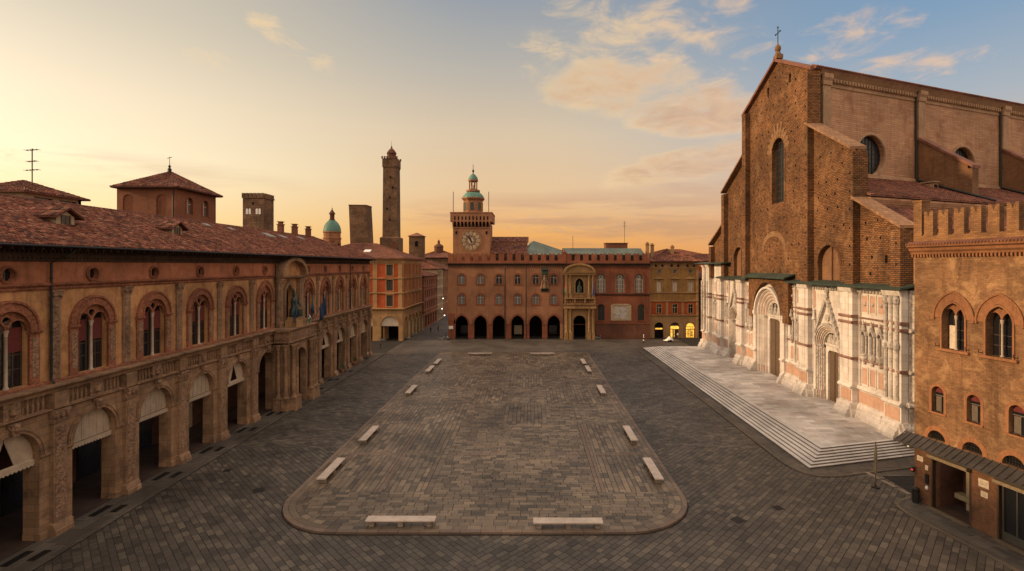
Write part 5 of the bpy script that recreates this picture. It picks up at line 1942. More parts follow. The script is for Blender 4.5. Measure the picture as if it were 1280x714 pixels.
sw = lambda n, a, d: [a + d * k for k in range(n)]
house('street_building', 'low red brown street house with rows of windows, next after the orange corner palace', -50, -33.2, 166, 190, 16.4, 19.6, 'pink_plaster', [5.2, 12.9],
      {'E': [(sw(7, 2.2, 3.3), 6.2, 1.2, 2.2), (sw(7, 2.2, 3.3), 9.8, 1.2, 2.2), (sw(7, 2.2, 3.3), 13.6, 1.1, 1.6), (sw(5, 3, 4.4), .4, 2.6, 3.6)]}, trim='hall_trim')
house('street_building', 'tall cream street house between the red brown house and the far orange one', -50, -33.4, 190.2, 204, 18.6, 21.4, 'cream_plaster', [5.2],
      {'E': [(sw(4, 2, 3.1), z, 1.1, 1.9) for z in (6.2, 9.6, 12.8, 15.8)] + [(sw(3, 2.4, 4.2), .4, 2.4, 3.6)]}, trim='cream_plaster')
house('street_building', 'narrow orange street house at the far end of the street row', -50, -33.3, 204.2, 232, 18.2, 22, 'pink_plaster', [5.2],
      {'E': [(sw(7, 2, 3.7), z, 1.1, 1.9) for z in (6.2, 9.6, 12.8, 15.6)]}, trim='sand_plaster')
house('street_building', 'house closing the street beyond the clock tower corner', -36, -12, 246, 262, 19, 23.5, 'pink_plaster', [5.5],
      {'S': [(sw(6, 2, 3.8), z, 1.3, 2.2) for z in (6.5, 10.2, 14.0)]}, trim='sand_plaster')
house('far_house', 'dark red house wall in the gap between ochre house and basilica', 47.6, 64, 150, 170, 16.2, 19, 'hall_brick_low', [], {'S': [([1.2], 8, .8, 1.8), ([1.2], 3, .8, 1.8)]}, trim='hall_trim')
house('far_house', 'orange lit house top above the gap beside the basilica', 50.5, 75, 176, 192, 21.4, 24.0, 'orange_plaster', [], {'S': [([2, 5.2, 8.4], 17.5, 1.0, 1.8)]}, trim='sand_plaster')
house('far_house', 'low long roof behind the ochre house with its chimneys', 44, 66, 196, 212, 23.6, 26.2, 'pink_plaster', [], {}, trim='sand_plaster')
house('far_house', 'brown roofed house behind the orange corner palace', -75, -54, 172, 196, 22.5, 26.5, 'pink_plaster', [], {}, trim='sand_plaster')
house('far_house', 'brick red roofed house left behind the orange corner palace', -96, -78, 150, 170, 22.5, 26.2, 'tower_brick', [], {}, trim='sand_plaster')

# ================================================================ SKYLINE
def fbox(m_, x0, x1, y0, y1, z0, z1, m=0, top=None):
    t = top or (0, 0)
    vs = [(x0, y0, z0), (x1, y0, z0), (x1, y1, z0), (x0, y1, z0), (x0 + t[0], y0 + t[1], z1), (x1 + t[0] * .4 - abs(t[0]) * .3, y0 + t[1], z1), (x1 + t[0] * .4 - abs(t[0]) * .3, y1 + t[1], z1), (x0 + t[0], y1 + t[1], z1)]
    m_.add(vs, [(3, 2, 1, 0), (4, 5, 6, 7), (0, 1, 5, 4), (1, 2, 6, 5), (2, 3, 7, 6), (3, 0, 4, 7)], m)
# cream rooftop house
cb = thing('rooftop_house', (-56, 58, 20), 'cream rooftop house with a low tiled pyramid roof at the far left', 'house')
m_ = MB()
f = Fr((-62, 57.6, 0), (1, 0, 0), (0, -1, 0))
m_.box(f, 0, 6.8, 18, 28.1, -.4, 0)
f2 = Fr((-55.2, 57.6, 0), (0, 1, 0), (1, 0, 0))
m_.ext(f2, rect(.4, 7.4, 18, 28.1), -.4, 0, holes=[rect(1.2, 3.6, 27.0, 27.7), rect(4.4, 6.8, 27.0, 27.7)])
m_.box(Fr((-62, 65, 0), (1, 0, 0), (0, 1, 0)), 0, 6.8, 18, 28.1, -.4, 0)
m_.build('wall', 'cream_plaster', cb)
for a_, b_ in ((1.2, 3.6), (4.4, 6.8)):
    m_ = MB()
    m_.box(f2, a_, b_, 27.0, 27.7, -.35, -.3)
    m_.build('window', 'glass_dark', cb)
m_ = MB()
hip_roof(m_, -62.7, -54.6, 57, 65.7, 28.1, 29.8, 'y', 4.1, (.36, .5))
m_.build('roof', 'roof_tiles', cb)
an = thing('antenna', (-57.0, 60.5, 29), 'thin television antenna on a mast on the rooftop house', 'antenna')
m_ = MB()
m_.tube([(-57.0, 60.5, 28.2), (-57.0, 60.5, 33.4)], .06, 6)
m_.build('mast', 'iron', an)
m_ = MB()
for z, L in ((33.2, .7), (31.9, .5), (30.9, .75)):
    m_.tube([(-57 - L, 60.5, z), (-57 + L, 60.5, z + .1)], .04, 5)
    for k in range(5):
        m_.tube([(-57 - L + k * L / 2, 60.2, z + .02 * k), (-57 - L + k * L / 2, 60.8, z + .02 * k)], .025, 4)
m_.build('aerial', 'iron', an)

# brick belvedere
bv = thing('brick_belvedere', (-67.4, 99, 18), 'square brick belvedere with a pyramid tile roof and blind arches above the long roof', 'tower')
m_ = MB()
f = Fr((-72.7, 93, 0), (1, 0, 0), (0, -1, 0))
m_.ext(f, rect(0, 10.3, 18, 33.6), -.6, 0, holes=[arch(2.0, 28.4, 31.6, .95, 1.0, 12), arch(7.9, 28.4, 31.6, .95, 1.0, 12)])
fe = Fr((-62.4, 93, 0), (0, 1, 0), (1, 0, 0))
m_.ext(fe, rect(.6, 12, 18, 33.6), -.6, 0, holes=[arch(3.9, 29.4, 31.6, .85, 1.0, 12), arch(8.6, 29.4, 31.6, .85, 1.0, 12)])
m_.box(Fr((-72.7, 105, 0), (1, 0, 0), (0, 1, 0)), 0, 10.3, 18, 33.6, -.5, 0)
m_.box(Fr((-72.7, 93, 0), (0, 1, 0), (-1, 0, 0)), .6, 11.5, 18, 33.6, -.5, 0)
m_.build('wall', 'tower_brick', bv)
m_ = MB()
m_.box(f, .9, 9.0, 28.2, 32.8, -.45, -.2)
m_.build('blind_arch', 'tower_brick', bv)
m_ = MB()
m_.mould(f, 0, 10.4, [(0, 28.0), (.12, 28.0), (.12, 28.25), (0, 28.3)])
m_.mould(fe, 0, 12.1, [(0, 28.0), (.12, 28.0), (.12, 28.25), (0, 28.3)])
m_.build('string_course', 'dark_eave', bv)
for u in (3.9, 8.6):
    m_ = MB()
    m_.ext(fe, ringo(u, 31.6, .85, 1.15, 1.0, 12, z0=29.4), 0, .1)
    o = m_.build('window', 'hall_trim', bv)
    m_ = MB()
    m_.ext(fe, arch(u, 29.4, 31.6, .86, 1.0, 12), -.5, -.45)
    m_.build('pane', 'glass_pale', o)
    m_ = MB()
    m_.box(fe, u - .05, u + .05, 29.4, 32.4, -.45, -.35)
    m_.box(fe, u - .85, u + .85, 31.2, 31.3, -.45, -.35)
    m_.build('sash', 'cream_frame', o)
m_ = MB()
fbox(m_, -73.2, -61.6, 92.2, 105.9, 33.6, 33.85)
m_.build('eaves', 'dark_eave', bv)
m_ = MB()
hip_roof(m_, -73.3, -61.5, 92.1, 106.0, 33.85, 37.6, 'x', 5.85, (.36, .5))
m_.build('roof', 'roof_tiles', bv)
m_ = MB()
m_.lathe((-67.5, 99, 37.6), [(.3, 0), (.35, .5), (.12, .7), (.25, 1.0), (.05, 1.3), (.04, 2.8)], 8)
m_.tube([(-67.9, 99, 40.1), (-67.1, 99, 40.3)], .06, 5)
m_.build('finial', 'iron', bv)
m_ = MB()
m_.tube([(-62.7, 92.8, 33.4), (-62.7, 92.8, 20)], .12, 6)
m_.build('downpipe', 'iron', bv)

# crenellated tower
ctw = thing('battlement_tower', (-78.5, 153, 0), 'slim brown tower with battlements and twin windows between belvedere and dome', 'tower')
m_ = MB()
fbox(m_, -81.5, -75.6, 150, 156, 0, 39.2)
m_.build('shaft', 'far_brick', ctw)
m_ = MB()
fbox(m_, -81.7, -75.4, 149.8, 156.2, 39.2, 39.6)
for i in range(6):
    x = -81.7 + i * 1.08
    fbox(m_, x, x + .7, 149.8, 150.5, 39.6, 40.6)
    fbox(m_, x, x + .7, 155.5, 156.2, 39.6, 40.6)
    fbox(m_, -76.1, -75.4, 150.8 + i * .9, 151.3 + i * .9, 39.6, 40.6)
m_.build('battlement', 'far_brick', ctw)
for u in (-79.9, -77.1):
    m_ = MB()
    f = Fr((0, 150, 0), (1, 0, 0), (0, -1, 0))
    for s_ in (-.4, .4):
        m_.cut()
        m_.ext(f, arch(u + s_, 34.6, 35.9, .3, 1.0, 8), 0, .04)
    m_.build('twin_window', 'flag_white', ctw)
for o_, spec in ((ctw, ((-78.6, 150, 30), (-78.6, 150, 37.2))),):
    for (x_, y_, z_) in spec:
        m_ = MB()
        m_.box(Fr((0, y_, 0), (1, 0, 0), (0, -1, 0)), x_ - .2, x_ + .2, z_, z_ + .8, 0, .03)
        m_.build('slit_window', 'black_void', o_)
# green domed church
gd = thing('green_domed_church', (-95, 252, 0), 'distant church with a green copper dome and small lantern on a brick drum', 'church')
gx, gy = -95.0, 254.0
m_ = MB()
m_.lathe((gx, gy, 10), [(4.0, 0), (4.0, 22.5), (4.3, 22.8), (4.3, 23.3), (3.9, 23.4), (3.9, 25.5), (4.2, 25.8), (4.2, 26.3)], 16)
m_.build('drum', 'hall_brick', gd)
for i in range(8):
    a = i * PI / 4 + PI / 8
    f = Fr((gx, gy, 0), (-math.sin(a), math.cos(a), 0), (math.cos(a), math.sin(a), 0))
    m_ = MB()
    m_.ext(f, arch(0, 26, 30, .6, 1.0, 8), 3.96, 4.05)
    m_.build('window', 'black_void', gd)
m_ = MB()
m_.lathe((gx, gy, 36.2), [(4.1, 0), (4.0, 1.4), (3.6, 2.8), (2.8, 4.2), (1.8, 5.3), (1.1, 5.7)], 20)
m_.build('dome', 'copper_green', gd, smooth=True)
m_ = MB()
m_.lathe((gx, gy, 41.7), [(1.5, 0), (1.5, .4), (1.1, .5), (1.1, 2.8), (1.6, 3.1), (1.3, 3.6), (.5, 4.8), (.2, 5.2), (.3, 5.6), (.04, 6.0), (.03, 7.2)], 10)
m_.build('lantern', 'hall_brick_low', gd)
# leaning stub tower
lt = thing('leaning_tower', (-74, 234, 0), 'short leaning flat topped brick tower left of the tallest tower', 'tower')
m_ = MB()
vs = [(-77, 230, 0), (-68.8, 230, 0), (-68.8, 238, 0), (-77, 238, 0), (-78.6, 229.5, 46.0), (-71.0, 229.5, 45.9), (-70.9, 237, 46), (-78.6, 237, 46.0)]
m_.add(vs, [(3, 2, 1, 0), (4, 5, 6, 7), (0, 1, 5, 4), (1, 2, 6, 5), (2, 3, 7, 6), (3, 0, 4, 7)])
m_.build('shaft', 'far_brick', lt)
m_ = MB()
vs = [(-78.7, 229.4, 46.0), (-70.9, 229.4, 45.9), (-70.8, 237.1, 46), (-78.7, 237.1, 46.0)]
m_.slab([(a, b, c + .5) for a, b, c in vs], .5)
m_.build('parapet', 'hall_brick_low', lt)
# tall tower
tt = thing('tall_tower', (-68.5, 264, 0), 'very tall slender brick tower with a small cupola on top', 'tower')
m_ = MB()
m_.lathe((-69.0, 264, 0), [(6.6, 0), (6.6, 33.5), (6.3, 33.9), (5.15, 34.2), (4.8, 68.0), (4.85, 68.2)], 4, a0=PI / 4 + .02)
m_.build('shaft', 'far_brick', tt)
m_ = MB()
m_.lathe((-69.0, 264, 68.2), [(4.85, 0), (5.25, .7), (5.25, 4.6)], 4, a0=PI / 4 + .02)
for i in range(7):
    for sd in (-1, 1):
        x = -69.0 - 4.0 + i * 1.2
        fbox(m_, x, x + .7, 264 + sd * 3.7 - .3, 264 + sd * 3.7 + .3, 72.8, 73.9)
m_.build('gallery', 'far_brick', tt)
m_ = MB()
m_.lathe((-69.0, 264, 72.8), [(2.3, 0), (2.2, 2.8), (2.5, 3.0), (2.3, 3.6), (1.5, 4.8), (.6, 5.6), (.3, 6.2), (.4, 6.6), (.08, 7.0), (.05, 9.4)], 10)
m_.build('cupola', 'hall_brick_low', tt)
for (x_, z_) in ((-69.0, 42), (-69.0, 53), (-68.6, 63), (-70.3, 47.5), (-67.6, 58)):
    m_ = MB()
    m_.box(Fr((0, 264 - 3.72, 0), (1, 0, 0), (0, -1, 0)), x_ - .3, x_ + .3, z_, z_ + 1.1, -.3, .06)
    m_.build('slit_window', 'black_void', tt)
# small tower
st_ = thing('small_tower', (-43.6, 206, 0), 'small square brown tower with a low pyramid roof right of the tallest tower', 'tower')
m_ = MB()
fbox(m_, -46.4, -41.2, 203, 208, 0, 31.4)
m_.build('shaft', 'far_brick', st_)
m_ = MB()
A_, B_, C_, D_, T_ = (-46.8, 202.6, 31.4), (-40.8, 202.6, 31.4), (-40.8, 208.4, 31.4), (-46.8, 208.4, 31.4), (-43.8, 205.5, 32.8)
for q in ((A_, B_, T_), (B_, C_, T_), (C_, D_, T_), (D_, A_, T_)):
    m_.slab(q, .2)
m_.build('roof', 'roof_tiles_dull', st_)
m_ = MB()
f = Fr((0, 203, 0), (1, 0, 0), (0, -1, 0))
m_.ext(f, arch(-43.5, 27.3, 28.9, .6, 1.0, 8), 0, .05)
m_.build('window', 'black_void', st_)
# far church beyond the street
fc = thing('far_church', (-52, 300, 0), 'distant low church roof with a small lantern above the street', 'church')
m_ = MB()
fbox(m_, -64, -40, 296, 316, 0, 24.5)
m_.build('wall', 'far_brick', fc)
m_ = MB()
hip_roof(m_, -65, -39, 295, 317, 24.5, 28.6, 'x', 11, (.8, 1.0))
m_.build('roof', 'roof_tiles_dull', fc)
m_ = MB()
m_.lathe((-52.3, 304, 27), [(2.6, 0), (2.6, 3.4), (2.9, 3.6), (2.4, 4.6), (1.2, 5.3), (.7, 5.5), (.7, 6.6), (.9, 6.7), (.3, 7.6), (.04, 8.0), (.03, 9.0)], 10)
m_.build('lantern', 'hall_brick_low', fc)
for (x, y, z, h, lab) in ((29.5, 164, 27, 6.8, 'lattice antenna on the brick cabin above the green roof'), (12.3, 150, 25, 3.4, 'thin rod on the green roof near the portal'), (-71, 120, 25.5, 3.5, 'thin forked aerial behind the roof right of the belvedere')):
    a_ = thing('antenna', (x, y, z), lab, 'antenna')
    m_ = MB()
    m_.tube([(x, y, z), (x, y, z + h)], .06, 5)
    m_.build('mast', 'iron', a_)
    if h > 3.45:
        m_ = MB()
        for k in range(4):
            m_.tube([(x - .5, y, z + h - .3 - k * .5), (x + .5, y, z + h - .3 - k * .5)], .035, 4)
        m_.build('aerial', 'iron', a_)
# ================================================================ BASILICA
CF = Fr((41, 0, 0), (0, 1, 0), (-1, 0, 0))      # marble plane, u = Y
BF = Fr((41.1, 0, 0), (0, 1, 0), (-1, 0, 0))    # brick plane above
FK = Fr((41.5, 77, 0), (.931, .365, 0), (.365, -.931, 0))
bs = thing('basilica', (60, 90, 0), 'huge unfinished basilica, rough brick gable above a pale marble lower front, on the right', 'church')
# --- brick front
m_ = MB()
prof = [(57.4, 17.3), (118.4, 17.3), (118.4, 24.6), (110.6, 28.4), (110.6, 35.2), (99.8, 40.6), (99.8, 48.9), (87.4, 53.8), (77, 48.7), (77, 40.6), (66, 34.6), (66, 28.4), (57.4, 24.1)]
hl_ = [arch(87.3, 30.4, 38.9, 2.15, 1.0, 18), arch(72.6, 17.35, 20.2, 2.6, 1.0, 18), arch(103.6, 17.35, 21.0, 2.6, 1.0, 18)]
# notches reaching the foot of the wall are kept a hair above it
m_.ext(BF, prof, -.9, 0, holes=hl_ + [rect(90.6, 91.3, 49.2, 50.6), rect(83.0, 83.7, 48.9, 50.3), rect(60.6, 61.1, 20.3, 21.2)])
rng = random.Random(5)
def inside(u, z):
    n, c = len(prof), False
    for i in range(n):
        (x1, y1), (x2, y2) = prof[i], prof[(i + 1) % n]
        if (y1 > z) != (y2 > z) and u < (x2 - x1) * (z - y1) / (y2 - y1) + x1:
            c = not c
    return c
z = 19.0
while z < 52:
    u = 58 + rng.uniform(0, 2)
    while u < 119:
        ok = inside(u, z + .8) and inside(u - .7, z) and inside(u + .7, z)
        for hcu, hz0, hz1, hr in ((87.3, 29.5, 42, 3.0), (72.6, 17, 24, 3.4), (103.6, 17, 25, 3.4)):
            if abs(u - hcu) < hr and hz0 < z < hz1:
                ok = False
        for pu in (58.2, 66.7, 77.5, 99.2, 110, 117.8):
            if abs(u - pu) < 1.0:
                ok = False
        if ok and rng.random() < .86:
            s_ = rng.uniform(.11, .18)
            zz = z + rng.uniform(-.1, .1)
            m_.box(BF, u - s_, u + s_, zz - s_ * 1.1, zz + s_ * 1.1, -.05, .012, 1)
        u += rng.uniform(1.9, 2.7)
    z += rng.choice((1.9, 2.1, 2.5))
m_.build('brick_front', ['basilica_brick', 'black_void'], bs)
for a, b, z1, n1 in ((76.3, 78.3, 48.3, .95), (98.3, 99.9, 48.3, .95), (65.6, 67.3, 34.2, .95), (109.2, 110.7, 34.8, .95), (57.3, 58.9, 24.0, .9), (117.2, 118.5, 24.2, .9)):
    m_ = MB()
    m_.box(BF, a, b, 17.3, z1, -.95, n1)
    zz = 20
    while zz < z1 - 1:
        m_.box(BF, a + .5, a + .75, zz, zz + .28, n1 - .02, n1 + .012, 1)
        zz += 2.3
    m_.build('brick_pier', ['basilica_brick', 'black_void'], bs)
m_ = MB()
def coping(u0, z0, u1, z1, w0=-1.0, w1=.5, t=.35):
    m_.cut()
    m_.ext(BF, [(u0, z0), (u1, z1), (u1, z1 + t), (u0, z0 + t)], w0, w1)
coping(66, 34.6, 77, 40.6, w1=1.05)
coping(57.2, 24.05, 66, 28.4, w1=1.0)
coping(99.8, 40.6, 110.8, 35.1, w1=1.05)
coping(110.6, 28.4, 118.7, 24.5, w1=1.0)
m_.build('coping', 'coping', bs)
m_ = MB()
m_.ext(BF, ringo(87.3, 38.9, 2.2, 3.5, 1.0, 18), 0, .05)
for k in range(11):
    a = PI * (k + .5) / 11
    c_, s_ = math.cos(a), math.sin(a)
    p, q = (87.3 + 2.25 * c_, 38.9 + 2.25 * s_), (87.3 + 3.9 * c_, 38.9 + 3.9 * s_)
    if k in (4, 5, 6):
        q = (87.3 + 4.7 * c_, 38.9 + 4.7 * s_)
    m_.ext(BF, [(p[0] + s_ * .2, p[1] - c_ * .2), (q[0] + s_ * .32, q[1] - c_ * .32), (q[0] - s_ * .32, q[1] + c_ * .32), (p[0] - s_ * .2, p[1] + c_ * .2)], .05, .09)
m_.cut()
m_.ext(BF, [(89 + 4.4 * math.cos(a), 22.6 + 3.2 * math.sin(a)) for a in [PI * i / 14 for i in range(15)]] + [(89 + 3.5 * math.cos(a), 22.6 + 2.3 * math.sin(a)) for a in [PI * i / 14 for i in range(14, -1, -1)]], 0, .05)
m_.build('arch_band', 'basilica_brick_pale', bs)
m_ = MB()
m_.ext(BF, ringo(87.3, 38.9, 2.15, 2.5, 1.0, 18, z0=30.4), .0, .06)
o = m_.build('great_window', 'basilica_brick', bs)
m_ = MB()
m_.box(BF, 85, 89.6, 30.2, 41.2, -.85, -.75)
m_.build('pane', 'glass_church', o)
m_ = MB()
for k in range(5):
    m_.box(BF, 85.2 + k * 1.05 - .04, 85.2 + k * 1.05 + .04, 30.4, 41, -.75, -.67)
for k in range(9):
    m_.box(BF, 85.2, 89.5, 31.2 + k * 1.15, 31.28 + k * 1.15, -.75, -.68)
m_.build('lattice', 'wood_dark', o)
for cu, zs in ((72.6, 20.2), (103.6, 21.0)):
    m_ = MB()
    m_.ext(BF, ringo(cu, zs, 2.6, 3.15, 1.0, 18), 0, .12)
    m_.ext(BF, ringo(cu, zs, 3.15, 3.5, 1.0, 18), 0, .05)
    o = m_.build('blind_arch', 'basilica_brick', bs)
    m_ = MB()
    m_.box(BF, cu - 2.7, cu + 2.7, 17.3, zs + 2.7, -.7, -.6)
    m_.box(BF, cu - .12, cu + .12, 17.3, zs + 2.5, -.6, -.35)
    m_.build('infill', 'buttress_brick', o)
m_ = MB()
for c_, z_ in ((90.95, 49.2), (83.35, 48.9)):
    m_.cut()
    m_.box(BF, c_ - .5, c_ + .5, z_, z_ + 1.6, -.85, -.8)
m_.build('small_opening', 'black_void', bs)
# --- nave body behind the front
L = 78
def t0(n, X=41.9):
    return (X - 41.5 - .365 * n) / .931
m_ = MB()
oc_ = [circ(11.8 + 22.4 * k, 37.0, 3.0, 28) for k in range(3)]
m_.ext(FK, rect(t0(0), L, 17, 47.6), -1.2, 0, holes=oc_)
far0 = Fr(FK.P(0, 0, -26), (.931, .365, 0), (-.365, .931, 0))
m_.box(far0, 12, L, 17, 47.6, -1.2, 0)
m_.build('nave_wall', 'nave_brick', bs)
m_ = MB()
m_.mould(FK, t0(0), L, [(-1.0, 46.4), (.12, 46.4), (.12, 46.9), (.3, 47.0), (.34, 47.6), (.75, 48.1), (.95, 48.3), (.95, 48.6), (-1.0, 48.6)])
k = 1.0
while k < 60:
    m_.box(FK, k, k + .3, 47.05, 47.5, .3, .5)
    k += .62
for k in range(3):
    m_.ext(FK, circ(11.8 + 22.4 * k, 37.0, 3.5, 28), 0, .15, holes=[circ(11.8 + 22.4 * k, 37.0, 3.0, 28)])
    m_.ext(FK, circ(11.8 + 22.4 * k, 37.0, 3.3, 28), .15, .25, holes=[circ(11.8 + 22.4 * k, 37.0, 3.1, 28)])
m_.cut()
m_.mould(FK, t0(0), L, [(0, 33.3), (.3, 33.3), (.2, 33.9), (0, 34.0)])
m_.build('nave_cornice', 'nave_trim', bs)
for k in range(3):
    c = 11.8 + 22.4 * k
    m_ = MB()
    m_.ext(FK, circ(c, 37, 3.05, 28), -.7, -.6)
    o = m_.build('round_window', 'glass_church', bs)
    m_ = MB()
    for d in (-1.9, -1.1, -.35, .35, 1.1, 1.9):
        h = math.sqrt(3.0 ** 2 - d * d)
        m_.box(FK, c + d - .04, c + d + .04, 37 - h, 37 + h, -.6, -.52)
        m_.box(FK, c - h, c + h, 37 + d - .04, 37 + d + .04, -.6, -.53)
    m_.build('lattice', 'iron', o)
for t in (1.9, 23.0, 45.4, 67.8):
    m_ = MB()
    m_.box(FK, t - .75, t + .75, 33, 46.4, 0, .55)
    m_.mould(FK, t - .9, t + .9, [(0, 46.4), (.7, 46.4), (.75, 47.0), (.95, 47.4), (.95, 48.0), (0, 48.1)])
    o = m_.build('nave_pilaster', 'nave_trim', bs)
    m_ = MB()
    m_.tube([FK.P(t - 1.0, 48.0, .5), FK.P(t - 1.0, 47, .25), FK.P(t - 1.0, 33.6, .25)], .14, 6)
    m_.build('downpipe', 'iron', o)
dv = Vector((.931, .365, 0)).normalized()
def bp(t, n, z):
    return FK.P(t, z, n)
# nave roof: two slopes
m_ = MB()
A = bp(t0(.9, 41.0), 1.0, 48.6)
m_.slab([A, bp(L, 1.0, 48.6), bp(L, -11.2, 54.15), (41.0, 87.4, 53.95)], .25)
m_.slab([(41.0, 87.4, 53.95), bp(L, -11.2, 54.15), bp(L, -23.5, 48.8), (41.0, 100.4, 48.5)], .25)
for k in range(int(62 / .55)):
    m_.tube([bp(t0(1, 41.2) + k * .55, 1.18, 48.62), bp(t0(1, 41.2) + k * .55, .3, 49.05)], .16, 6)
m_.build('nave_roof', 'roof_tiles_dull', bs)
m_ = MB()
# gable verge: tiled edge on the near slope, dark overhang on the far one
m_.ext(BF, [(76.3, 48.35), (87.4, 53.75), (87.4, 54.2), (76.3, 48.8)], -.6, .55)
m_.ext(BF, [(100.7, 48.25), (100.7, 48.75), (87.4, 54.2), (87.4, 53.75)], -.6, .7)
m_.build('gable_verge', 'roof_tiles_dull', bs)
m_ = MB()
m_.box(BF, 86.8, 88.0, 54.1, 54.8, -.6, .5)
m_.lathe(BF.P(87.4, 54.8, 0), [(.55, 0), (.5, .3), (.3, .5), (.5, .9), (.5, 1.3), (.2, 1.7), (.1, 1.9)], 8)
o = m_.build('cross_base', 'basilica_brick_pale', bs)
m_ = MB()
p = BF.P(87.4, 56.6, 0)
m_.tube([p, (p[0], p[1], 59.4)], .07, 6)
m_.tube([(p[0], 86.65, 58.5), (p[0], 88.15, 58.5)], .07, 6)
for yy, zz in ((86.6, 58.5), (88.2, 58.5), (87.4, 59.45)):
    m_.lathe((p[0], yy, zz), [(.02, -.16), (.16, 0), (.02, .16)], 8)
m_.build('cross', 'iron', o)
# aisle roof, aisle wall, chapel roof and wall
def strip_quad(na, za, nb_, zb, ta=None):
    return [bp(t0(nb_), nb_, zb), bp(66, nb_, zb), bp(66, na, za), bp(t0(na), na, za)]
m_ = MB()
m_.tiles(*strip_quad(.05, 33.4, 11.4, 28.7), tw=.42, tl=.6, h=.13)
m_.tiles(*strip_quad(11.1, 27.4, 19.3, 23.9), tw=.42, tl=.6, h=.13)
ar_ = m_.build('aisle_roof', 'roof_tiles_dull', bs)
m_ = MB()
m_.box(FK, t0(11), L, 22, 28.5, 10.4, 11)
m_.mould(FK, t0(11), L, [(11, 27.7), (11.1, 27.7), (11.3, 28.2), (11.3, 28.45), (11, 28.5)])
m_.box(FK, t0(19), L, 0, 23.8, 18.3, 19)
m_.box(FK, L - .8, L, 0, 33, -2, 18.3)
m_.build('aisle_wall', 'nave_brick', bs)
m_ = MB()
fk2 = bp(20.6, 3.4, 0)
f = Fr(bp(20.6, 4.0, 0), (.931, .365, 0), (.365, -.931, 0))
m_.box(f, -.6, .6, 30.5, 32.6, -2, 0)
m_.slab([f.P(-.8, 32.9, .2), f.P(.8, 32.9, .2), f.P(.8, 32.9, -3), f.P(-.8, 32.9, -3)], .2)
o = m_.build('skylight', 'nave_trim', ar_)
m_ = MB()
m_.box(f, -.4, .4, 31.4, 32.4, 0, .04)
m_.build('pane', 'glass_dark', o)
for t in (23.0, 45.4):
    fb = Fr(bp(t, 0, 0), (.365, -.931, 0), (-.931, -.365, 0))
    m_ = MB()
    m_.ext(fb, [(0, 28), (7.4, 28), (7.4, 34.9), (0, 40.5)], -.75, .75)
    m_.box(fb, 7.4, 8.0, 28, 34.4, -.75, .75)
    o = m_.build('buttress', 'buttress_brick', bs)
    m_ = MB()
    m_.ext(fb, [(0, 40.5), (8.1, 34.4), (8.1, 34.8), (0, 40.95)], -.95, .95)
    m_.build('coping', 'roof_tiles_dull', o)
    m_ = MB()
    for s_ in (-1,):
        a_, b_ = fb.P(.3, 33.7, .95), fb.P(11, 29.2, .95)
        m_.tube([a_, b_], .18, 6)
    m_.build('flashing', 'iron', o)

# --- marble lower front
MT = 17.3
m_ = MB()
NP, CP, FP = 72.5, 90.0, 105.3
ph = [arch(NP, ZT + .003, 8.8, 2.9, 1.0, 18), arch(FP, ZT + .003, 9.0, 2.6, 1.0, 18)]
wall_notched(m_, CF, 57, 84.6, 0, MT, [(NP, 2.9, 8.9, 1.0)], -2.2, 0)
wall_notched(m_, CF, 95.4, 123, 0, MT, [(FP, 2.7, 9.0, 1.0)], -2.2, 0)
m_.box(CF, 84.6, 95.4, 14.9 + .6, MT, -2.2, -.2)
m_.box(CF, 112.5, 123.6, MT, 20.3, -2.2, .0)
m_.box(CF, 57, 58.8, 0, MT, -7.3, -2.2)
m_.box(CF, 121.5, 123, 0, MT, -8, -2.2)
m_.build('marble_wall', 'white_marble', bs)
def base_mould(m_, fr, a, b, n=0.0, z=ZT):
    m_.mould(fr, a, b, [(n, z - .3), (n + .95, z - .3), (n + .95, z + .35), (n + .8, z + .42), (n + .72, z + .8), (n + .5, z + .95), (n + .42, z + 1.3), (n + .2, z + 1.55), (n + .14, z + 1.7), (n, z + 1.7)])
def upper_mould(m_, fr, a, b, n=0.0):
    m_.mould(fr, a, b, [(n, 4.6), (n + .14, 4.6), (n + .32, 4.75), (n + .32, 4.9), (n + .1, 5.15), (n, 5.15)])
segs = [(57, 57.2), (60, 65.7), (68.4, NP - 3.5), (NP + 3.5, 76.1), (78.9, 84.4), (95.6, 100.1), (102.3, FP - 3.2), (FP + 3.0, 110.8), (113.0, 118.0), (120.2, 123)]
m_ = MB()
for a, b in segs:
    m_.cut()
    base_mould(m_, CF, a, b)
    m_.cut()
    upper_mould(m_, CF, a, b)
m_.build('base_moulding', 'white_marble', bs)
m_ = MB()
for a, b in segs:
    if b - a > .5:
        m_.cut()
        m_.box(CF, a + .1, b - .1, 3.05, 4.45, 0, .07)
m_.build('lower_panel', 'pink_marble', bs)
for zz, hh, nn in ((8.25, .3, .18), (12.75, .3, .2), (13.5, .16, .26)):
    m_ = MB()
    for a, b in segs:
        m_.cut()
        m_.mould(CF, a, b, [(0, zz), (nn, zz), (nn + .08, zz + hh * .5), (nn, zz + hh), (0, zz + hh)])
    m_.build('red_band', 'red_band', bs)
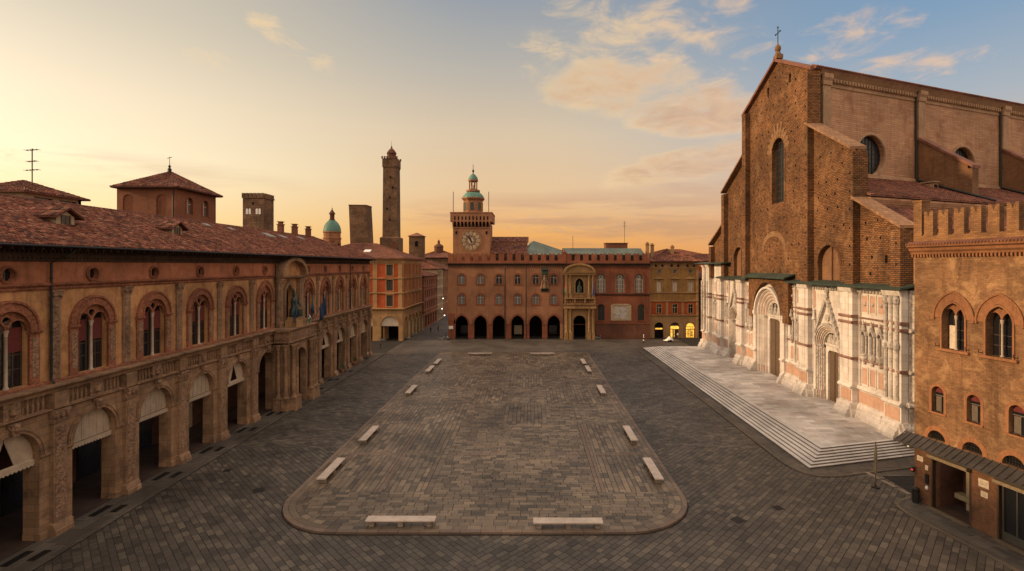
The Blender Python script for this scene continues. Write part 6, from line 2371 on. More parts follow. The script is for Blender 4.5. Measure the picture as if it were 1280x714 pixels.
# piers
def mpier(c, w_, n=.85, top=MT, wide=.3):
    m_ = MB()
    a, b = c - w_ / 2, c + w_ / 2
    m_.box(CF, a, b, ZT, top, 0, n)
    m_.box(CF, a + w_ * .3, b - w_ * .3, 5.3, top - .6, n, n + .08)
    base_mould(m_, CF, a - .05, b + .05, n)
    # sides of the flared foot
    for sg, e in ((-1, a), (1, b)):
        fs_ = Fr(CF.P(e, 0, 0), (-1, 0, 0), (0, sg, 0))
        m_.mould(fs_, 0, n + .35, [(0, ZT - .3), (.6, ZT - .3), (.6, ZT + .35), (.48, ZT + .8), (.3, ZT + .95), (.12, ZT + 1.6), (0, ZT + 1.7)])
    upper_mould(m_, CF, a - .1, b + .1, n)
    m_.mould(CF, a - .1, b + .1, [(n, top - .7), (n + .15, top - .6), (n + .3, top - .2), (n + .3, top), (n, top)])
    o = m_.build('marble_pier', 'white_marble', bs)
    m_ = MB()
    for zz in (8.25, 12.75, 13.5):
        m_.cut()
        m_.mould(CF, a - .12, b + .12, [(0, zz), (n + .16, zz), (n + .22, zz + .2), (n + .16, zz + .36), (0, zz + .36)])
    m_.build('red_band', 'red_band', o)
    m_ = MB()
    m_.box(CF, a + .25, b - .25, 3.05, 4.45, n, n + .07)
    m_.build('lower_panel', 'pink_marble', o)
    return o
for c, w_, tp, n in ((58.5, 2.8, MT, .8), (67.0, 2.6, MT, .85), (77.5, 2.6, MT, .85), (101.2, 2.2, MT, .85), (112.0, 2.2, MT, .85), (119.2, 2.0, 20.2, .85), (122.6, 1.6, 20.2, .7)):
    mpier(c, w_, n, tp)
m_ = MB()
for c in (57.6, 58.5, 59.4, 119.0, 121, 122.8):
    m_.cut()
    m_.tube([CF.P(c, 5.3, .95), CF.P(c, MT - .8, .95)], .2, 8)
m_.build('clustered_shaft', 'marble_carved', bs)
m_ = MB()
for c in (57.6, 58.5, 59.4):
    for zz in (10.6, 15.6):
        m_.cut()
        m_.lathe(CF.P(c, zz, 1.0), [(.15, 0), (.3, .3), (.36, .7), (.25, 1.0), (.15, 1.1)], 8)
m_.build('shaft_capital', 'marble_carved', bs)
# near flank of the marble corner
fs_ = Fr((41, 56.97, 0), (1, 0, 0), (0, -1, 0))
m_ = MB()
base_mould(m_, fs_, -.8, 7, 0)
upper_mould(m_, fs_, -.2, 7)
m_.box(fs_, 0, 7.4, 0, MT, -.3, .0)
for k in range(4):
    m_.box(fs_, .3 + k * 1.7, .9 + k * 1.7, 5.3, MT - .3, 0, .3)
for zz in (8.25, 12.75):
    m_.mould(fs_, -.1, 7, [(0, zz), (.36, zz), (.42, zz + .2), (.36, zz + .36), (0, zz + .36)])
m_.build('marble_flank', 'marble_carved', bs)
# panels and tall niches in each bay
def bay(us, w_=.95):
    for u in us:
        m_ = MB()
        m_.box(CF, u - w_ / 2, u + w_ / 2, 14.3, 16.3, 0, .05)
        m_.build('pink_panel', 'pink_marble', bs)
        m_ = MB()
        m_.ext(CF, rect(u - w_ / 2 - .15, u + w_ / 2 + .15, 14.15, 16.45), 0, .12, holes=[rect(u - w_ / 2, u + w_ / 2, 14.3, 16.3)])
        m_.cut()
        m_.ext(CF, rect(u - w_ / 2 - .15, u + w_ / 2 + .15, 5.35, 7.65), 0, .12, holes=[rect(u - w_ / 2, u + w_ / 2, 5.5, 7.5)])
        m_.build('panel_frame', 'white_marble', bs)
        m_ = MB()
        m_.box(CF, u - w_ / 2, u + w_ / 2, 5.5, 7.5, 0, .05)
        m_.build('pink_panel', 'pink_marble', bs)
        # niche: shafts, pointed head, bracket, hollow
        m_ = MB()
        for s_ in (-1, 1):
            m_.tube([CF.P(u + s_ * w_ * .42, 9.3, .22), CF.P(u + s_ * w_ * .42, 11.6, .22)], .09, 7)
        m_.ext(CF, ringo(u, 11.5, w_ * .33, w_ * .52, 1.5, 10), 0, .4)
        m_.lathe(CF.P(u, 12.1, .3), [(.3, 0), (.22, .3), (.12, .7), (.18, .8), (.03, 1.2)], 8)
        m_.lathe(CF.P(u, 7.9, .2), [(.02, 0), (.15, .15), (.2, .4), (.42, .8), (.45, 1.2), (.4, 1.35)], 8)
        o = m_.build('niche', 'marble_carved', bs)
        m_ = MB()
        m_.ext(CF, arch(u, 9.3, 11.5, w_ * .33, 1.5, 8), .0, .02)
        m_.build('hollow', 'step_riser', o)
        m_ = MB()
        m_.lathe(CF.P(u, 15.3, .1), [(.02, -.25), (.18, -.1), (.18, .1), (.02, .25)], 8)
        m_.build('boss', 'marble_carved', o)
m_ = MB()
for u in (60.25, 60.55, 65.3, 68.6, 76.0, 79.1, 81.2, 83.9, 95.9, 98.1, 99.9, 102.5, 108.2, 110.4, 113.2, 115.4, 117.7, 121.0):
    m_.cut()
    m_.box(CF, u - .11, u + .11, 5.2, 16.9, 0, .19)
    m_.tube([CF.P(u, 5.2, .22), CF.P(u, 16.9, .22)], .07, 6)
m_.build('pilaster_strip', 'white_marble', bs)
bay((61.4, 62.9, 64.4))
bay((80.2, 82.2), .9)
bay((97.3, 98.9), .85)
bay((109.2,), .8)
bay((114.4, 116.4), .9)
for u in (69.0, 75.9, 79.0):
    m_ = MB()
    m_.box(CF, u - .3, u + .3, 14.0, 16.4, 0, .06)
    m_.build('pink_panel', 'pink_marble', bs)
m_ = MB()
for a, b in ((60.0, 65.65), (68.4, 76.05), (78.9, 84.1)):
    m_.box(CF, a, b, 16.55, 16.62, 0, .05)
    m_.cuts = []
k = 60.3
while k < 84:
    if not (65.7 < k < 68.3 or 76.1 < k < 78.8):
        m_.lathe(CF.P(k, 16.75, .12), [(.02, -.15), (.17, -.05), (.17, .1), (.02, .2)], 6)
    k += .6
m_.build('bead_frieze', 'marble_carved', bs)
# portals
def portal(c, r, zs, gz, dw, dz, depth=2.0, order=5):
    sd_ = .15 if order < 7 else .11
    os_ = .21 if order < 7 else .26
    m_ = MB()
    for k in range(order):
        rr = r - k * os_
        m_.ext(CF, ringo(c, zs, rr - os_, rr, 1.0, 20), -.2 - k * sd_, .16 - k * sd_, m=k % 2)
        for s_ in (-1, 1):
            a, b = sorted((c + s_ * (rr - os_), c + s_ * rr))
            m_.box(CF, a, b, ZT, zs, -.2 - k * sd_, .1 - k * sd_, m=k % 2)
            m_.tube([CF.P((a + b) / 2, ZT + 1.2, .14 - k * sd_), CF.P((a + b) / 2, zs, .14 - k * sd_)], .09, 7)
    for s_ in (-1, 1):
        a, b = sorted((c + s_ * (r - order * os_), c + s_ * r))
        m_.mould(CF, a, b, [(-.9, zs - .4), (-.2 if s_ > 0 else -.2, zs - .4), (.0, zs - .1), (.0, zs), (-.9, zs)])
    o = m_.build('portal', ['marble_carved' if r < 4 else 'white_marble', 'portal_ring'], bs)
    m_ = MB()
    ri = r - order * os_
    # jambs, lintel, tympanum
    m_.ext(CF, [(c - ri - .1, ZT), (c - dw, ZT), (c - dw, dz - .4), (c - dw + .35, dz), (c + dw - .35, dz), (c + dw, dz - .4), (c + dw, ZT), (c + ri + .1, ZT), (c + ri + .1, zs), (c - ri - .1, zs)], -1.15, -.75)
    m_.mould(CF, c - ri, c + ri, [(-1.1, zs - .15), (-.7, zs - .15), (-.6, zs + .1), (-.6, zs + .25), (-1.1, zs + .25)])
    m_.build('door_surround', 'white_marble', o)
    m_ = MB()
    m_.ext(CF, arch(c, zs, zs + .25, ri + .15, 1.0, 18), -1.3, -1.15)
    m_.build('lunette', 'step_riser', o)
    m_ = MB()
    for d in (-.9, 0, .9):
        m_.lathe(CF.P(c + d * ri * .55, zs + .25, -.95), [(.42, 0), (.4, .4), (.28, .9), (.3, 1.2), (.12, 1.35), (.19, 1.55), (.15, 1.8), (.02, 1.9)], 10)
    m_.ext(CF, ringo(c, zs + .25, ri - .35, ri - .05, 1.0, 18), -1.15, -.85)
    m_.build('lunette_figures', 'marble_carved', o)
    m_ = MB()
    m_.box(CF, c - dw - .05, c + dw + .05, ZT, dz, -1.2, -1.0)
    for s_ in (-1, 1):
        for j in range(5):
            zz = ZT + .4 + j * (dz - ZT - .6) / 5
            a, b = sorted((c + s_ * .15, c + s_ * (dw - .15)))
            m_.box(CF, a, b, zz, zz + (dz - ZT) / 5 - .35, -1.0, -.94)
    m_.box(CF, c - .04, c + .04, ZT, dz, -1.0, -.93)
    m_.build('door', 'door_wood', o)
    if gz:
        m_ = MB()
        m_.ext(CF, [(c - r - .05, zs + 1.6), (c - r + .35, zs + 1.6), (c, gz - .9), (c + r - .35, zs + 1.6), (c + r + .05, zs + 1.6), (c, gz)], 0, .45)
        m_.lathe(CF.P(c, gz - .1, .25), [(.2, 0), (.15, .3), (.3, .5), (.12, .8), (.2, .95), (.02, 1.3)], 8)
        for s_ in (-1, 1):
            for k in range(7):
                t = (k + .5) / 7
                m_.lathe(CF.P(c + s_ * (r - t * r), zs + 1.6 + t * (gz - zs - 1.6), .3), [(.02, -.1), (.16, .05), (.1, .2), (.02, .3)], 6)
        m_.build('gable', 'marble_carved', o)
        m_ = MB()
        m_.ext(CF, ringo(c, zs, r, r + .3, 1.0, 20), 0, .3)
        m_.ext(CF, circ(c, zs + r + 1.0, .45, 14), 0, .2)
        m_.build('arch_moulding', 'marble_carved', o)
        for s_ in (-1, 1):
            m_ = MB()
            u = c + s_ * (r + .3)
            m_.box(CF, u - .24, u + .24, ZT + 1.2, zs + 3.4, 0, .18)
            m_.box(CF, u - .3, u + .3, zs - .2, zs + .1, 0, .26)
            m_.lathe(CF.P(u, zs + 3.4, .25), [(.35, 0), (.3, .2), (.1, 1.2), (.16, 1.3), (.02, 1.6)], 6)
            m_.box(CF, u - .3, u + .3, ZT, ZT + 1.2, 0, .4)
            m_.build('pinnacle', 'white_marble', o)
    return o
portal(NP, 2.9, 8.9, 16.0, 1.4, 8.2)
portal(FP, 2.7, 9.0, 15.9, 1.15, 8.2)
# central portal stands forward in its own block, under a brick hood
o = portal(CP, 4.75, 11.3, None, 1.9, 10.9, order=9)
m_ = MB()
for a, b in ((84.2, 85.25), (94.75, 95.8)):
    m_.box(CF, a, b, ZT, 11.3, -2.0, .45)
    base_mould(m_, CF, a - .05, b - (.35 if a < 90 else -.05), .45)
    upper_mould(m_, CF, a - .05, b + .05, .45)
m_.ext(CF, ringo(CP, 11.3, 4.75, 5.1, 1.0, 26), -2, .72)
m_.box(CF, 84.2, 85.25, 11.3, 12.0, -2.0, .6)
m_.box(CF, 94.75, 95.8, 11.3, 12.0, -2.0, .6)
m_.build('portal_block', 'white_marble', o)
m_ = MB()
wall_notched(m_, CF, 82.2, 97.0, 12.0, 17.8, [(CP, 5.1, 12.01, 1.0)], -2.2, .75)
# foot of the hood hangs on both sides of the arch
m_.box(CF, 82.2, 84.2, 10.8, 12.0, -.5, .7)
m_.box(CF, 95.8, 97.0, 10.8, 12.0, -.5, .7)
m_.build('brick_hood', 'basilica_brick', o)
m_ = MB()
m_.ext(Fr((41, 0, 0), (1, 0, 0), (0, 1, 0)), [(-1.7, 17.85), (.75, 18.75), (.75, 18.95), (-1.7, 18.1)], 81.6, 97.6)
m_.build('hood_roof', 'copper_dark', o)
m_ = MB()
m_.ext(Fr((41, 0, 0), (1, 0, 0), (0, 1, 0)), [(-1.45, 17.32), (.72, 17.8), (.72, 18.0), (-1.45, 17.55)], 56.4, 82.1)
m_.cut()
m_.ext(Fr((41, 0, 0), (1, 0, 0), (0, 1, 0)), [(-1.45, 17.32), (.72, 17.8), (.72, 18.0), (-1.45, 17.55)], 97.1, 112.4)
m_.cut()
m_.ext(Fr((41, 0, 0), (1, 0, 0), (0, 1, 0)), [(-1.9, 20.32), (.72, 20.6), (.72, 20.8), (-1.9, 20.55)], 107.6, 125.5)
m_.build('copper_ledge', 'copper_dark', bs)

# ================================================================ RIGHT BRICK PALACE
rp = thing('brick_palace', (37, 36, 0), 'orange brick palace with forked battlements, gothic twin windows and shopfronts, at the right edge', 'palace')
RL = 22.0
m_ = MB()
GW = [3.43, 6.85, 10.3, 13.75]
SWn = [2.1, 5.0, 8.0, 11.0, 14.0]
LN = [2.0, 4.9, 7.8, 10.75, 13.7]
DR = [(1.67, 4.69), (6.83, 9.85), (11.6, 14.6)]
hs = [arch(c, 13.35, 15.8, .92, 1.35, 16) for c in GW] + [arch(c, 8.05, 9.65, .52, 1.0, 12) for c in SWn] + [arch(c, 5.72, 5.75, .78, 1.0, 12) for c in LN]
m_.ext(RPF, rect(0, RL, 5.6, 21.0), -.7, 0, holes=hs)
fl2 = Fr((32.8, 45, 0), (.983, .183, 0), (-.183, .983, 0))
m_.box(fl2, .7, 14, 0, 21, -.7, 0)
m_.build('upper_wall', 'notary_brick', rp)
m_ = MB()
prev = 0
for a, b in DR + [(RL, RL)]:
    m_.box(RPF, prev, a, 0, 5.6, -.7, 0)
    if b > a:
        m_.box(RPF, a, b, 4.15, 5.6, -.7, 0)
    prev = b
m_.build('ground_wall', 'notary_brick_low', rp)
m_ = MB()
m_.box(RPF, .2, RL, 21.9, 22.0, -14, -.8)
m_.build('flat_roof', 'slate', rp)
m_ = MB()
m_.mould(RPF, -.25, RL, [(-.6, 20.95), (.1, 20.95), (.14, 21.1), (.3, 21.25), (.34, 21.45), (.55, 21.55), (.6, 21.72), (-.6, 21.8)])
m_.mould(fl2, -.1, 14, [(-.6, 20.95), (.1, 20.95), (.14, 21.1), (.3, 21.25), (.34, 21.45), (.5, 21.55), (.5, 21.72), (-.6, 21.8)])
k = -.1
while k < RL:
    m_.box(RPF, k, k + .13, 20.7, 20.94, .002, .2)
    k += .27
m_.build('cornice', 'notary_trim', rp)
m_ = MB()
k = -.2
while k < RL:
    m_.tube([RPF.P(k, 21.95, .05), RPF.P(k, 21.76, .66)], .085, 7)
    k += .24
m_.build('tile_edge', 'roof_tiles_dull', rp)
m_ = MB()
m_.box(RPF, 0, RL, 21.8, 22.45, -.45, .05)
m_.build('parapet', 'merlon_brick', rp)
m_ = MB()
m_.box(RPF, 0, .75, 22.45, 25.35, -.75, .08)
m_.box(RPF, -.06, .81, 25.35, 25.5, -.8, .14)
m_.build('corner_pier', 'merlon_brick', rp)
for k in range(16):
    c = 1.3 + k * 1.29
    merlon(RPF, c, .80, 22.452, 24.5, -.42, .02).build('merlon', 'merlon_brick', rp)
    m_ = MB()
    m_.box(RPF, c - .44, c + .44, 22.42, 22.55, -.47, .07)
    m_.build('merlon_foot', 'merlon_brick', rp)
for c in GW:
    m_ = MB()
    m_.ext(RPF, ringo(c, 15.8, .98, 1.62, 1.35, 18), 0, .06)
    m_.ext(RPF, ringo(c, 15.8, 1.55, 1.70, 1.35, 18), .06, .14)
    m_.ext(RPF, ringo(c, 15.8, .92, 1.05, 1.35, 18, z0=13.35), 0, .10)
    m_.box(RPF, c - 1.3, c + 1.3, 13.15, 13.35, -.2, .24)
    for s_ in (-1, 1):
        m_.box(RPF, c + s_ * 1.66 - .14, c + s_ * 1.66 + .14, 15.65, 15.85, 0, .16)
    o = m_.build('gothic_window', 'notary_trim', rp)
    m_ = MB()
    zl, off, rl_ = 16.05, .46, .40
    top = arc(c, 15.8, .93, 1.35, 16)
    ol = [(c - .93, zl), (c - off - rl_, zl)] + list(reversed(arc(c - off, zl, rl_, 1.4, 8)))[1:] + [(c + off - rl_, zl)] + list(reversed(arc(c + off, zl, rl_, 1.4, 8)))[1:] + [(c + .93, zl)] + top
    m_.ext(RPF, ol, -.35, -.2, holes=[circ(c, 16.95, .16, 10)])
    m_.build('tracery', 'notary_trim', o)
    m_ = MB()
    m_.lathe(RPF.P(c, 13.35, -.25), [(.13, 0), (.13, .08), (.075, .14), (.07, 2.35), (.11, 2.45), (.13, 2.68), (.13, 2.70)], 10)
    m_.build('column', 'pale_column', o, smooth=True)
    m_ = MB()
    m_.box(RPF, c - .93, c + .93, 13.3, 17.6, -.68, -.62)
    m_.build('pane', 'glass_dark', o)
    m_ = MB()
    for s_ in (-1, 1):
        m_.box(RPF, c + s_ * .45 - .025, c + s_ * .45 + .025, 13.35, 15.8, -.62, -.58)
        for zz in (14.1, 14.85):
            m_.box(RPF, c + s_ * .45 - .4, c + s_ * .45 + .4, zz, zz + .05, -.62, -.585)
    m_.build('sash', 'wood_dark', o)
    if c < 4:
        m_ = MB()
        m_.box(RPF, c - .8, c - .25, 13.35, 15.2, -.57, -.55)
        m_.build('curtain', 'cream_frame', o)
    for s_ in (-1, 1):
        m_ = MB()
        p0 = RPF.P(c + s_ * 1.2, 13.6, 0)
        m_.tube([RPF.P(c + s_ * 1.2, 13.5, 0), RPF.P(c + s_ * 1.2, 13.5, .35), RPF.P(c + s_ * 1.2, 13.75, .35)], .03, 5)
        m_.build('iron_hook', 'iron', o)
for c in SWn:
    m_ = MB()
    m_.ext(RPF, ringo(c, 9.65, .52, .74, 1.0, 12, z0=8.05), 0, .025)
    m_.box(RPF, c - .75, c + .75, 7.93, 8.05, -.2, .12)
    o = m_.build('small_window', 'notary_trim', rp)
    m_ = MB()
    m_.ext(RPF, arch(c, 8.0, 9.65, .54, 1.0, 12), -.45, -.4)
    m_.build('pane', 'glass_dark', o)
    m_ = MB()
    m_.box(RPF, c - .45, c - .05, 8.1, 9.3, -.39, -.37)
    m_.box(RPF, c - .52, c + .52, 9.35, 9.42, -.4, -.34)
    m_.box(RPF, c - .03, c + .03, 8.05, 9.4, -.4, -.34)
    m_.build('sash', 'wood_grey', o)
    m_ = MB()
    m_.ext(RPF, arch(c, 9.62, 9.65, .5, 1.0, 10), -.36, -.34)
    m_.build('blind', 'blind_red', o)
for c in LN:
    m_ = MB()
    m_.ext(RPF, ringo(c, 5.75, .78, 1.15, 1.0, 14), 0, .03)
    o = m_.build('lunette_window', 'notary_trim', rp)
    m_ = MB()
    m_.ext(RPF, arch(c, 5.6, 5.75, .8, 1.0, 12), -.5, -.45)
    m_.build('pane', 'black_void', o)
    m_ = MB()
    for k in range(-3, 4):
        h = math.sqrt(.78 ** 2 - (k * .2) ** 2)
        m_.box(RPF, c + k * .2 - .015, c + k * .2 + .015, 5.75, 5.75 + h, -.2, -.17)
    for zz in (5.9, 6.1, 6.3):
        h = math.sqrt(max(.01, .78 ** 2 - (zz - 5.75) ** 2))
        m_.box(RPF, c - h, c + h, zz, zz + .03, -.17, -.15)
    m_.build('grille', 'iron', o)
# slate canopy
m_ = MB()
ca = RPF.P(-.75, 5.62, .02), RPF.P(RL, 5.62, .02), RPF.P(RL, 5.0, 1.05), RPF.P(-.95, 5.0, 1.15)
m_.slab([ca[0], ca[1], ca[2], ca[3]], .1)
k = -.7
while k < RL - .2:
    m_.slab([RPF.P(k, 5.70, .03), RPF.P(k + .45, 5.70, .03), RPF.P(k + .45, 5.05, 1.1), RPF.P(k, 5.05, 1.1)], .045)
    m_.tube([RPF.P(k - .05, 5.74, .03), RPF.P(k - .05, 5.09, 1.12)], .035, 5)
    k += .55
m_.build('canopy', 'slate', rp)
m_ = MB()
k = .3
while k < RL:
    m_.cut()
    m_.tube([RPF.P(k, 4.6, 0), RPF.P(k, 4.95, .9)], .045, 5)
    k += 1.6
m_.build('canopy_bracket', 'wood_dark', rp)
for i, (a, b) in enumerate(DR):
    m_ = MB()
    m_.ext(RPF, [(a - .12, 0), (a, 0), (a, 4.15), (b, 4.15), (b, 0), (b + .12, 0), (b + .12, 4.27), (a - .12, 4.27)], -.3, .04)
    m_.box(RPF, a - .1, b + .1, -.1, .16, -.7, .35, 0)
    o = m_.build('shopfront', 'wood_dark', rp)
    m_ = MB()
    m_.box(RPF, a - .2, b + .2, .0, .17, .06, .5)
    m_.build('door_step', 'kerb_stone', o)
    m_ = MB()
    m_.box(RPF, a - .1, b + .15, 4.3, 4.55, .05, .5)
    m_.build('rolled_awning', 'umbrella_cloth', o)
    m_ = MB()
    m_.box(RPF, a, b, .1, 4.2, -3.2, -3.0)
    m_.box(RPF, a, b, .1, .17, -3.0, -.7, 1)
    m_.box(RPF, a - .1, a, .1, 4.2, -3.0, -.7)
    m_.box(RPF, b, b + .1, .1, 4.2, -3.0, -.7)
    m_.build('shop_interior', ['inner_wall', 'inner_floor'], o)
    m_ = MB()
    if i == 0:
        m_.box(RPF, a + .5, a + 1.2, .2, 3.3, -2.9, -2.8)
        m_.box(RPF, a + 1.0, a + 1.45, .2, 3.6, -2.2, -2.1)
        m_.box(RPF, a + .2, a + 2.2, .9, 1.3, -2.6, -1.9)
        m_.build('display', 'shop_dim', o)
    else:
        m_.box(RPF, a + .15, a + .9, .4, 3.4, -2.0, -1.9)
        m_.box(RPF, a + 1.1, a + 2.6, .4, 1.9, -1.8, -1.2)
        m_.box(RPF, a + 1.5, a + 1.9, 1.9, 2.9, -1.6, -1.4)
        m_.build('display', 'shop_dim', o)
        m_ = MB()
        m_.box(RPF, a + .02, b - .02, .75, 4.1, -.35, -.32)
        m_.build('shop_pane', 'glass_dark', o)
        m_ = MB()
        m_.box(RPF, a, b, .1, .75, -.36, -.25)
        for u in (a + .06, a + 1.0, b - .08):
            m_.box(RPF, u - .05, u + .05, .75, 4.15, -.36, -.25)
        m_.build('shop_frame', 'shutter_dark', o)
for (u, z, w_, h) in ((.55, 3.75, .55, .42), (1.15, 3.2, .25, .4), (5.75, 3.75, .75, .6), (5.8, 2.95, .5, .42)):
    m_ = MB()
    m_.box(RPF, u - w_ / 2, u + w_ / 2, z - h / 2, z + h / 2, .002, .04)
    for k in range(3):
        m_.box(RPF, u - w_ * .36, u + w_ * .36, z + h * (.2 - k * .2), z + h * (.24 - k * .2), .04, .044, 1)
    m_.build('wall_plaque', ['sign_pale', 'kerb_stone'], rp)
# ================================================================ SMALL THINGS
def bar3(m_, a, b, r, seg=6):
    m_.tube([a, b], r, seg)
# litter bin at the palace corner
bx, by = 32.45, 44.35
lb = thing('litter_bin', (bx, by, .1), 'black cylindrical litter bin at the corner of the right brick palace', 'litter bin')
m_ = MB()
m_.lathe((bx, by, .1), [(.24, 0), (.26, .05), (.26, .95), (.28, 1.0), (.28, 1.08), (.2, 1.1), (.2, 1.0)], 14)
for k in range(10):
    a = k * PI / 5
    m_.tube([(bx + .27 * math.cos(a), by + .27 * math.sin(a), .2), (bx + .27 * math.cos(a), by + .27 * math.sin(a), 1.05)], .015, 4)
m_.build('body', 'iron', lb)
m_ = MB()
m_.lathe((bx, by, 1.26), [(.27, 0), (.24, .07), (.1, .12), (.02, .13)], 14)
m_.build('lid', 'dark_metal', lb)
# folded parasol
fx, fy = 31.2, 47.6
fp = thing('folded_parasol', (fx, fy, 0), 'closed beige parasol on a thin pole between the basilica steps and the brick palace corner', 'parasol')
m_ = MB()
m_.lathe((fx, fy, 0), [(.35, 0), (.35, .1), (.08, .14), (.06, .3)], 12)
m_.build('base', 'dark_metal', fp)
m_ = MB()
m_.tube([(fx, fy, .1), (fx, fy, 4.1)], .03, 6)
m_.build('pole', 'wood_dark', fp)
m_ = MB()
pr = [(.05, 1.25), (.17, 1.3), (.2, 1.5), (.13, 2.1), (.17, 2.3), (.14, 2.9), (.07, 3.5), (.03, 3.9)]
for k in range(6):
    a = k * PI / 3
    m_.lathe((fx + .06 * math.cos(a), fy + .06 * math.sin(a), .0), [(r_ * .62, z_) for r_, z_ in pr], 6)
m_.build('canopy', 'umbrella_cloth', fp)
# traffic light like red lamp on the wall corner
rl_ = thing('wall_lamp', RPF.P(.12, 2.7, .2), 'small red lit lamp on the corner of the right brick palace', 'lamp')
m_ = MB()
p = RPF.P(.12, 2.7, .25)
m_.tube([RPF.P(.12, 2.85, 0), RPF.P(.12, 2.85, .25)], .03, 5)
m_.lathe((p[0], p[1], 2.45), [(.02, 0), (.12, .04), (.12, .42), (.02, .5)], 10)
m_.build('housing', 'iron', rl_)
m_ = MB()
m_.lathe(RPF.P(.12, 2.68, .36), [(.01, -.08), (.08, -.04), (.08, .04), (.01, .08)], 10)
m_.build('lens', 'lamp_red', rl_)
cm_ = thing('wall_camera', RPF.P(-.05, 5.0, .7), 'small white camera under the canopy end at the brick palace corner', 'camera')
m_ = MB()
p = RPF.P(.1, 4.7, .5)
m_.tube([RPF.P(.05, 4.85, 0), p], .025, 5)
m_.build('bracket', 'iron', cm_)
m_ = MB()
f = Fr(p, (-.98, -.18, 0), (.18, -.98, 0))
m_.box(f, -.1, .25, -.09, .07, -.08, .08)
m_.build('housing', 'white_paint', cm_)
# alarm box
ab = thing('wall_box', RPF.P(1.2, 1.9, .05), 'dark meter box with a white tag between the palace corner and the first shopfront', 'box')
m_ = MB()
m_.box(RPF, 1.08, 1.34, 1.9, 2.7, .002, .12)
m_.build('housing', 'iron', ab)
m_ = MB()
m_.lathe(RPF.P(1.2, 1.55, .08), [(.02, -.16), (.1, -.1), (.12, .05), (.05, .18)], 8)
m_.build('tag', 'white_paint', ab)
# boot scraper / bollard at the foot
bo = thing('low_bollard', RPF.P(.95, 0, .35), 'low black bent iron bollard at the foot of the brick palace wall', 'bollard')
m_ = MB()
q = RPF.P(.95, .1, .35)
m_.tube([(q[0] - .35, q[1] + .1, .12), (q[0], q[1], .14), (q[0] + .05, q[1] - .02, .6)], [.07, .08, .07], 8)
m_.lathe((q[0] + .05, q[1] - .02, .55), [(.07, 0), (.09, .05), (.02, .12)], 8)
m_.build('body', 'iron', bo)

# flags and statue on the porch of the arcaded palace
m_ = MB()
bx_, by_ = -33.9, 76.0
m_.box(Fr((bx_, by_, 0), (0, 1, 0), (1, 0, 0)), -1.1, 1.1, 11.26, 12.2, -.8, .8)
m_.box(Fr((bx_, by_, 0), (0, 1, 0), (1, 0, 0)), -.85, .85, 12.2, 12.6, -.6, .6)
st0 = thing('bronze_statue', (bx_, by_, 11.3), 'dark green bronze seated figure on a pale plinth on the porch balcony', 'statue')
m_.build('plinth', 'sand_plaster', st0)
m_ = MB()
m_.lathe((bx_, by_, 12.6), [(.75, 0), (.8, .5), (.7, 1.1), (.5, 1.5), (.55, 2.1), (.42, 2.6), (.16, 2.8), (.14, 2.95), (.23, 3.1), (.24, 3.3), (.16, 3.55), (.2, 3.65), (.1, 4.0), (.02, 4.15)], 14, sxy=(.8, 1))
m_.tube([(bx_ + .2, by_ - .45, 15.0), (bx_ + .7, by_ - .7, 14.6), (bx_ + .95, by_ - .5, 15.3)], [.16, .13, .09], 7)
m_.tube([(bx_ + .2, by_ + .45, 15.0), (bx_ + .55, by_ + .75, 14.3), (bx_ + .8, by_ + .5, 14.0)], [.16, .13, .09], 7)
for s_ in (-1, 1):
    m_.tube([(bx_ + .1, by_ + s_ * .3, 13.5), (bx_ + .9, by_ + s_ * .35, 13.55), (bx_ + .95, by_ + s_ * .35, 12.7)], [.26, .22, .15], 8)
m_.build('figure', 'bronze', st0, smooth=True)

def flag(root_loc, top, name, label, bands, drop, parent_pole=True, spread=.55, lean=0.0):
    r = thing('flag', root_loc, label, 'flag', 'flags on the palace fronts')
    m_ = MB()
    m_.tube([root_loc, top], .045, 6)
    m_.lathe(top, [(.02, -.05), (.09, .05), (.02, .18)], 8)
    m_.build('pole', 'wood_dark', r)
    # cloth hangs in folds from the upper part of the pole
    a, b = Vector(root_loc), Vector(top)
    d = (b - a)
    nU, nV = 16, 10
    vs, fs, ms = [], [], []
    for i in range(nU + 1):
        u = i / nU
        hp = b - d * (.06 + .46 * u)
        for j in range(nV + 1):
            v = j / nV
            fold = math.sin(u * 9 + v * 2.5) * .16 * (.3 + v)
            side = d.cross(Vector((0, 0, 1))).normalized()
            pull = (1 - u) * .0
            x = hp + side * fold + Vector((0, 0, -1)) * (drop * v * (1 - .25 * u)) - d.normalized() * (spread * v * (.2 + .6 * u) * -.3)
            vs.append(tuple(x))
    m_ = MB()
    W_ = nV + 1
    for i in range(nU):
        for j in range(nV):
            m_.f.append((i * W_ + j, (i + 1) * W_ + j, (i + 1) * W_ + j + 1, i * W_ + j + 1))
            m_.m.append(min(len(bands) - 1, int(j / nV * len(bands))))
    m_.v = vs
    o = m_.build('cloth', bands, r, smooth=True)
    sm = o.modifiers.new('thickness', 'SOLIDIFY')
    sm.thickness = .03
    return r
flag((-33.2, 79.6, 11.4), (-32.0, 78.2, 16.2), 'flag', 'limp teal and navy flag on the slanted pole right of the balcony statue', ['flag_teal', 'flag_navy', 'flag_navy'], 2.6)
flag((-33.2, 80.6, 11.4), (-31.4, 81.9, 15.6), 'flag', 'drooping dark blue flag on the pole farthest right on the porch balcony', ['flag_navy', 'flag_navy'], 2.9)
flag((-33.0, 77.8, 11.4), (-31.9, 76.9, 13.6), 'flag', 'short red, white and green flag lying over the porch balcony edge', ['flag_red', 'flag_white', 'flag_green'], 1.3)
flag((-33.4, 74.4, 11.4), (-32.6, 73.9, 16.6), 'flag', 'narrow green and navy flag hanging left of the balcony statue', ['flag_teal', 'flag_navy', 'flag_navy'], 3.2)
p1, p2 = PF.P(9.75, 12.4, 1.2), PF.P(9.4, 15.6, 2.1)
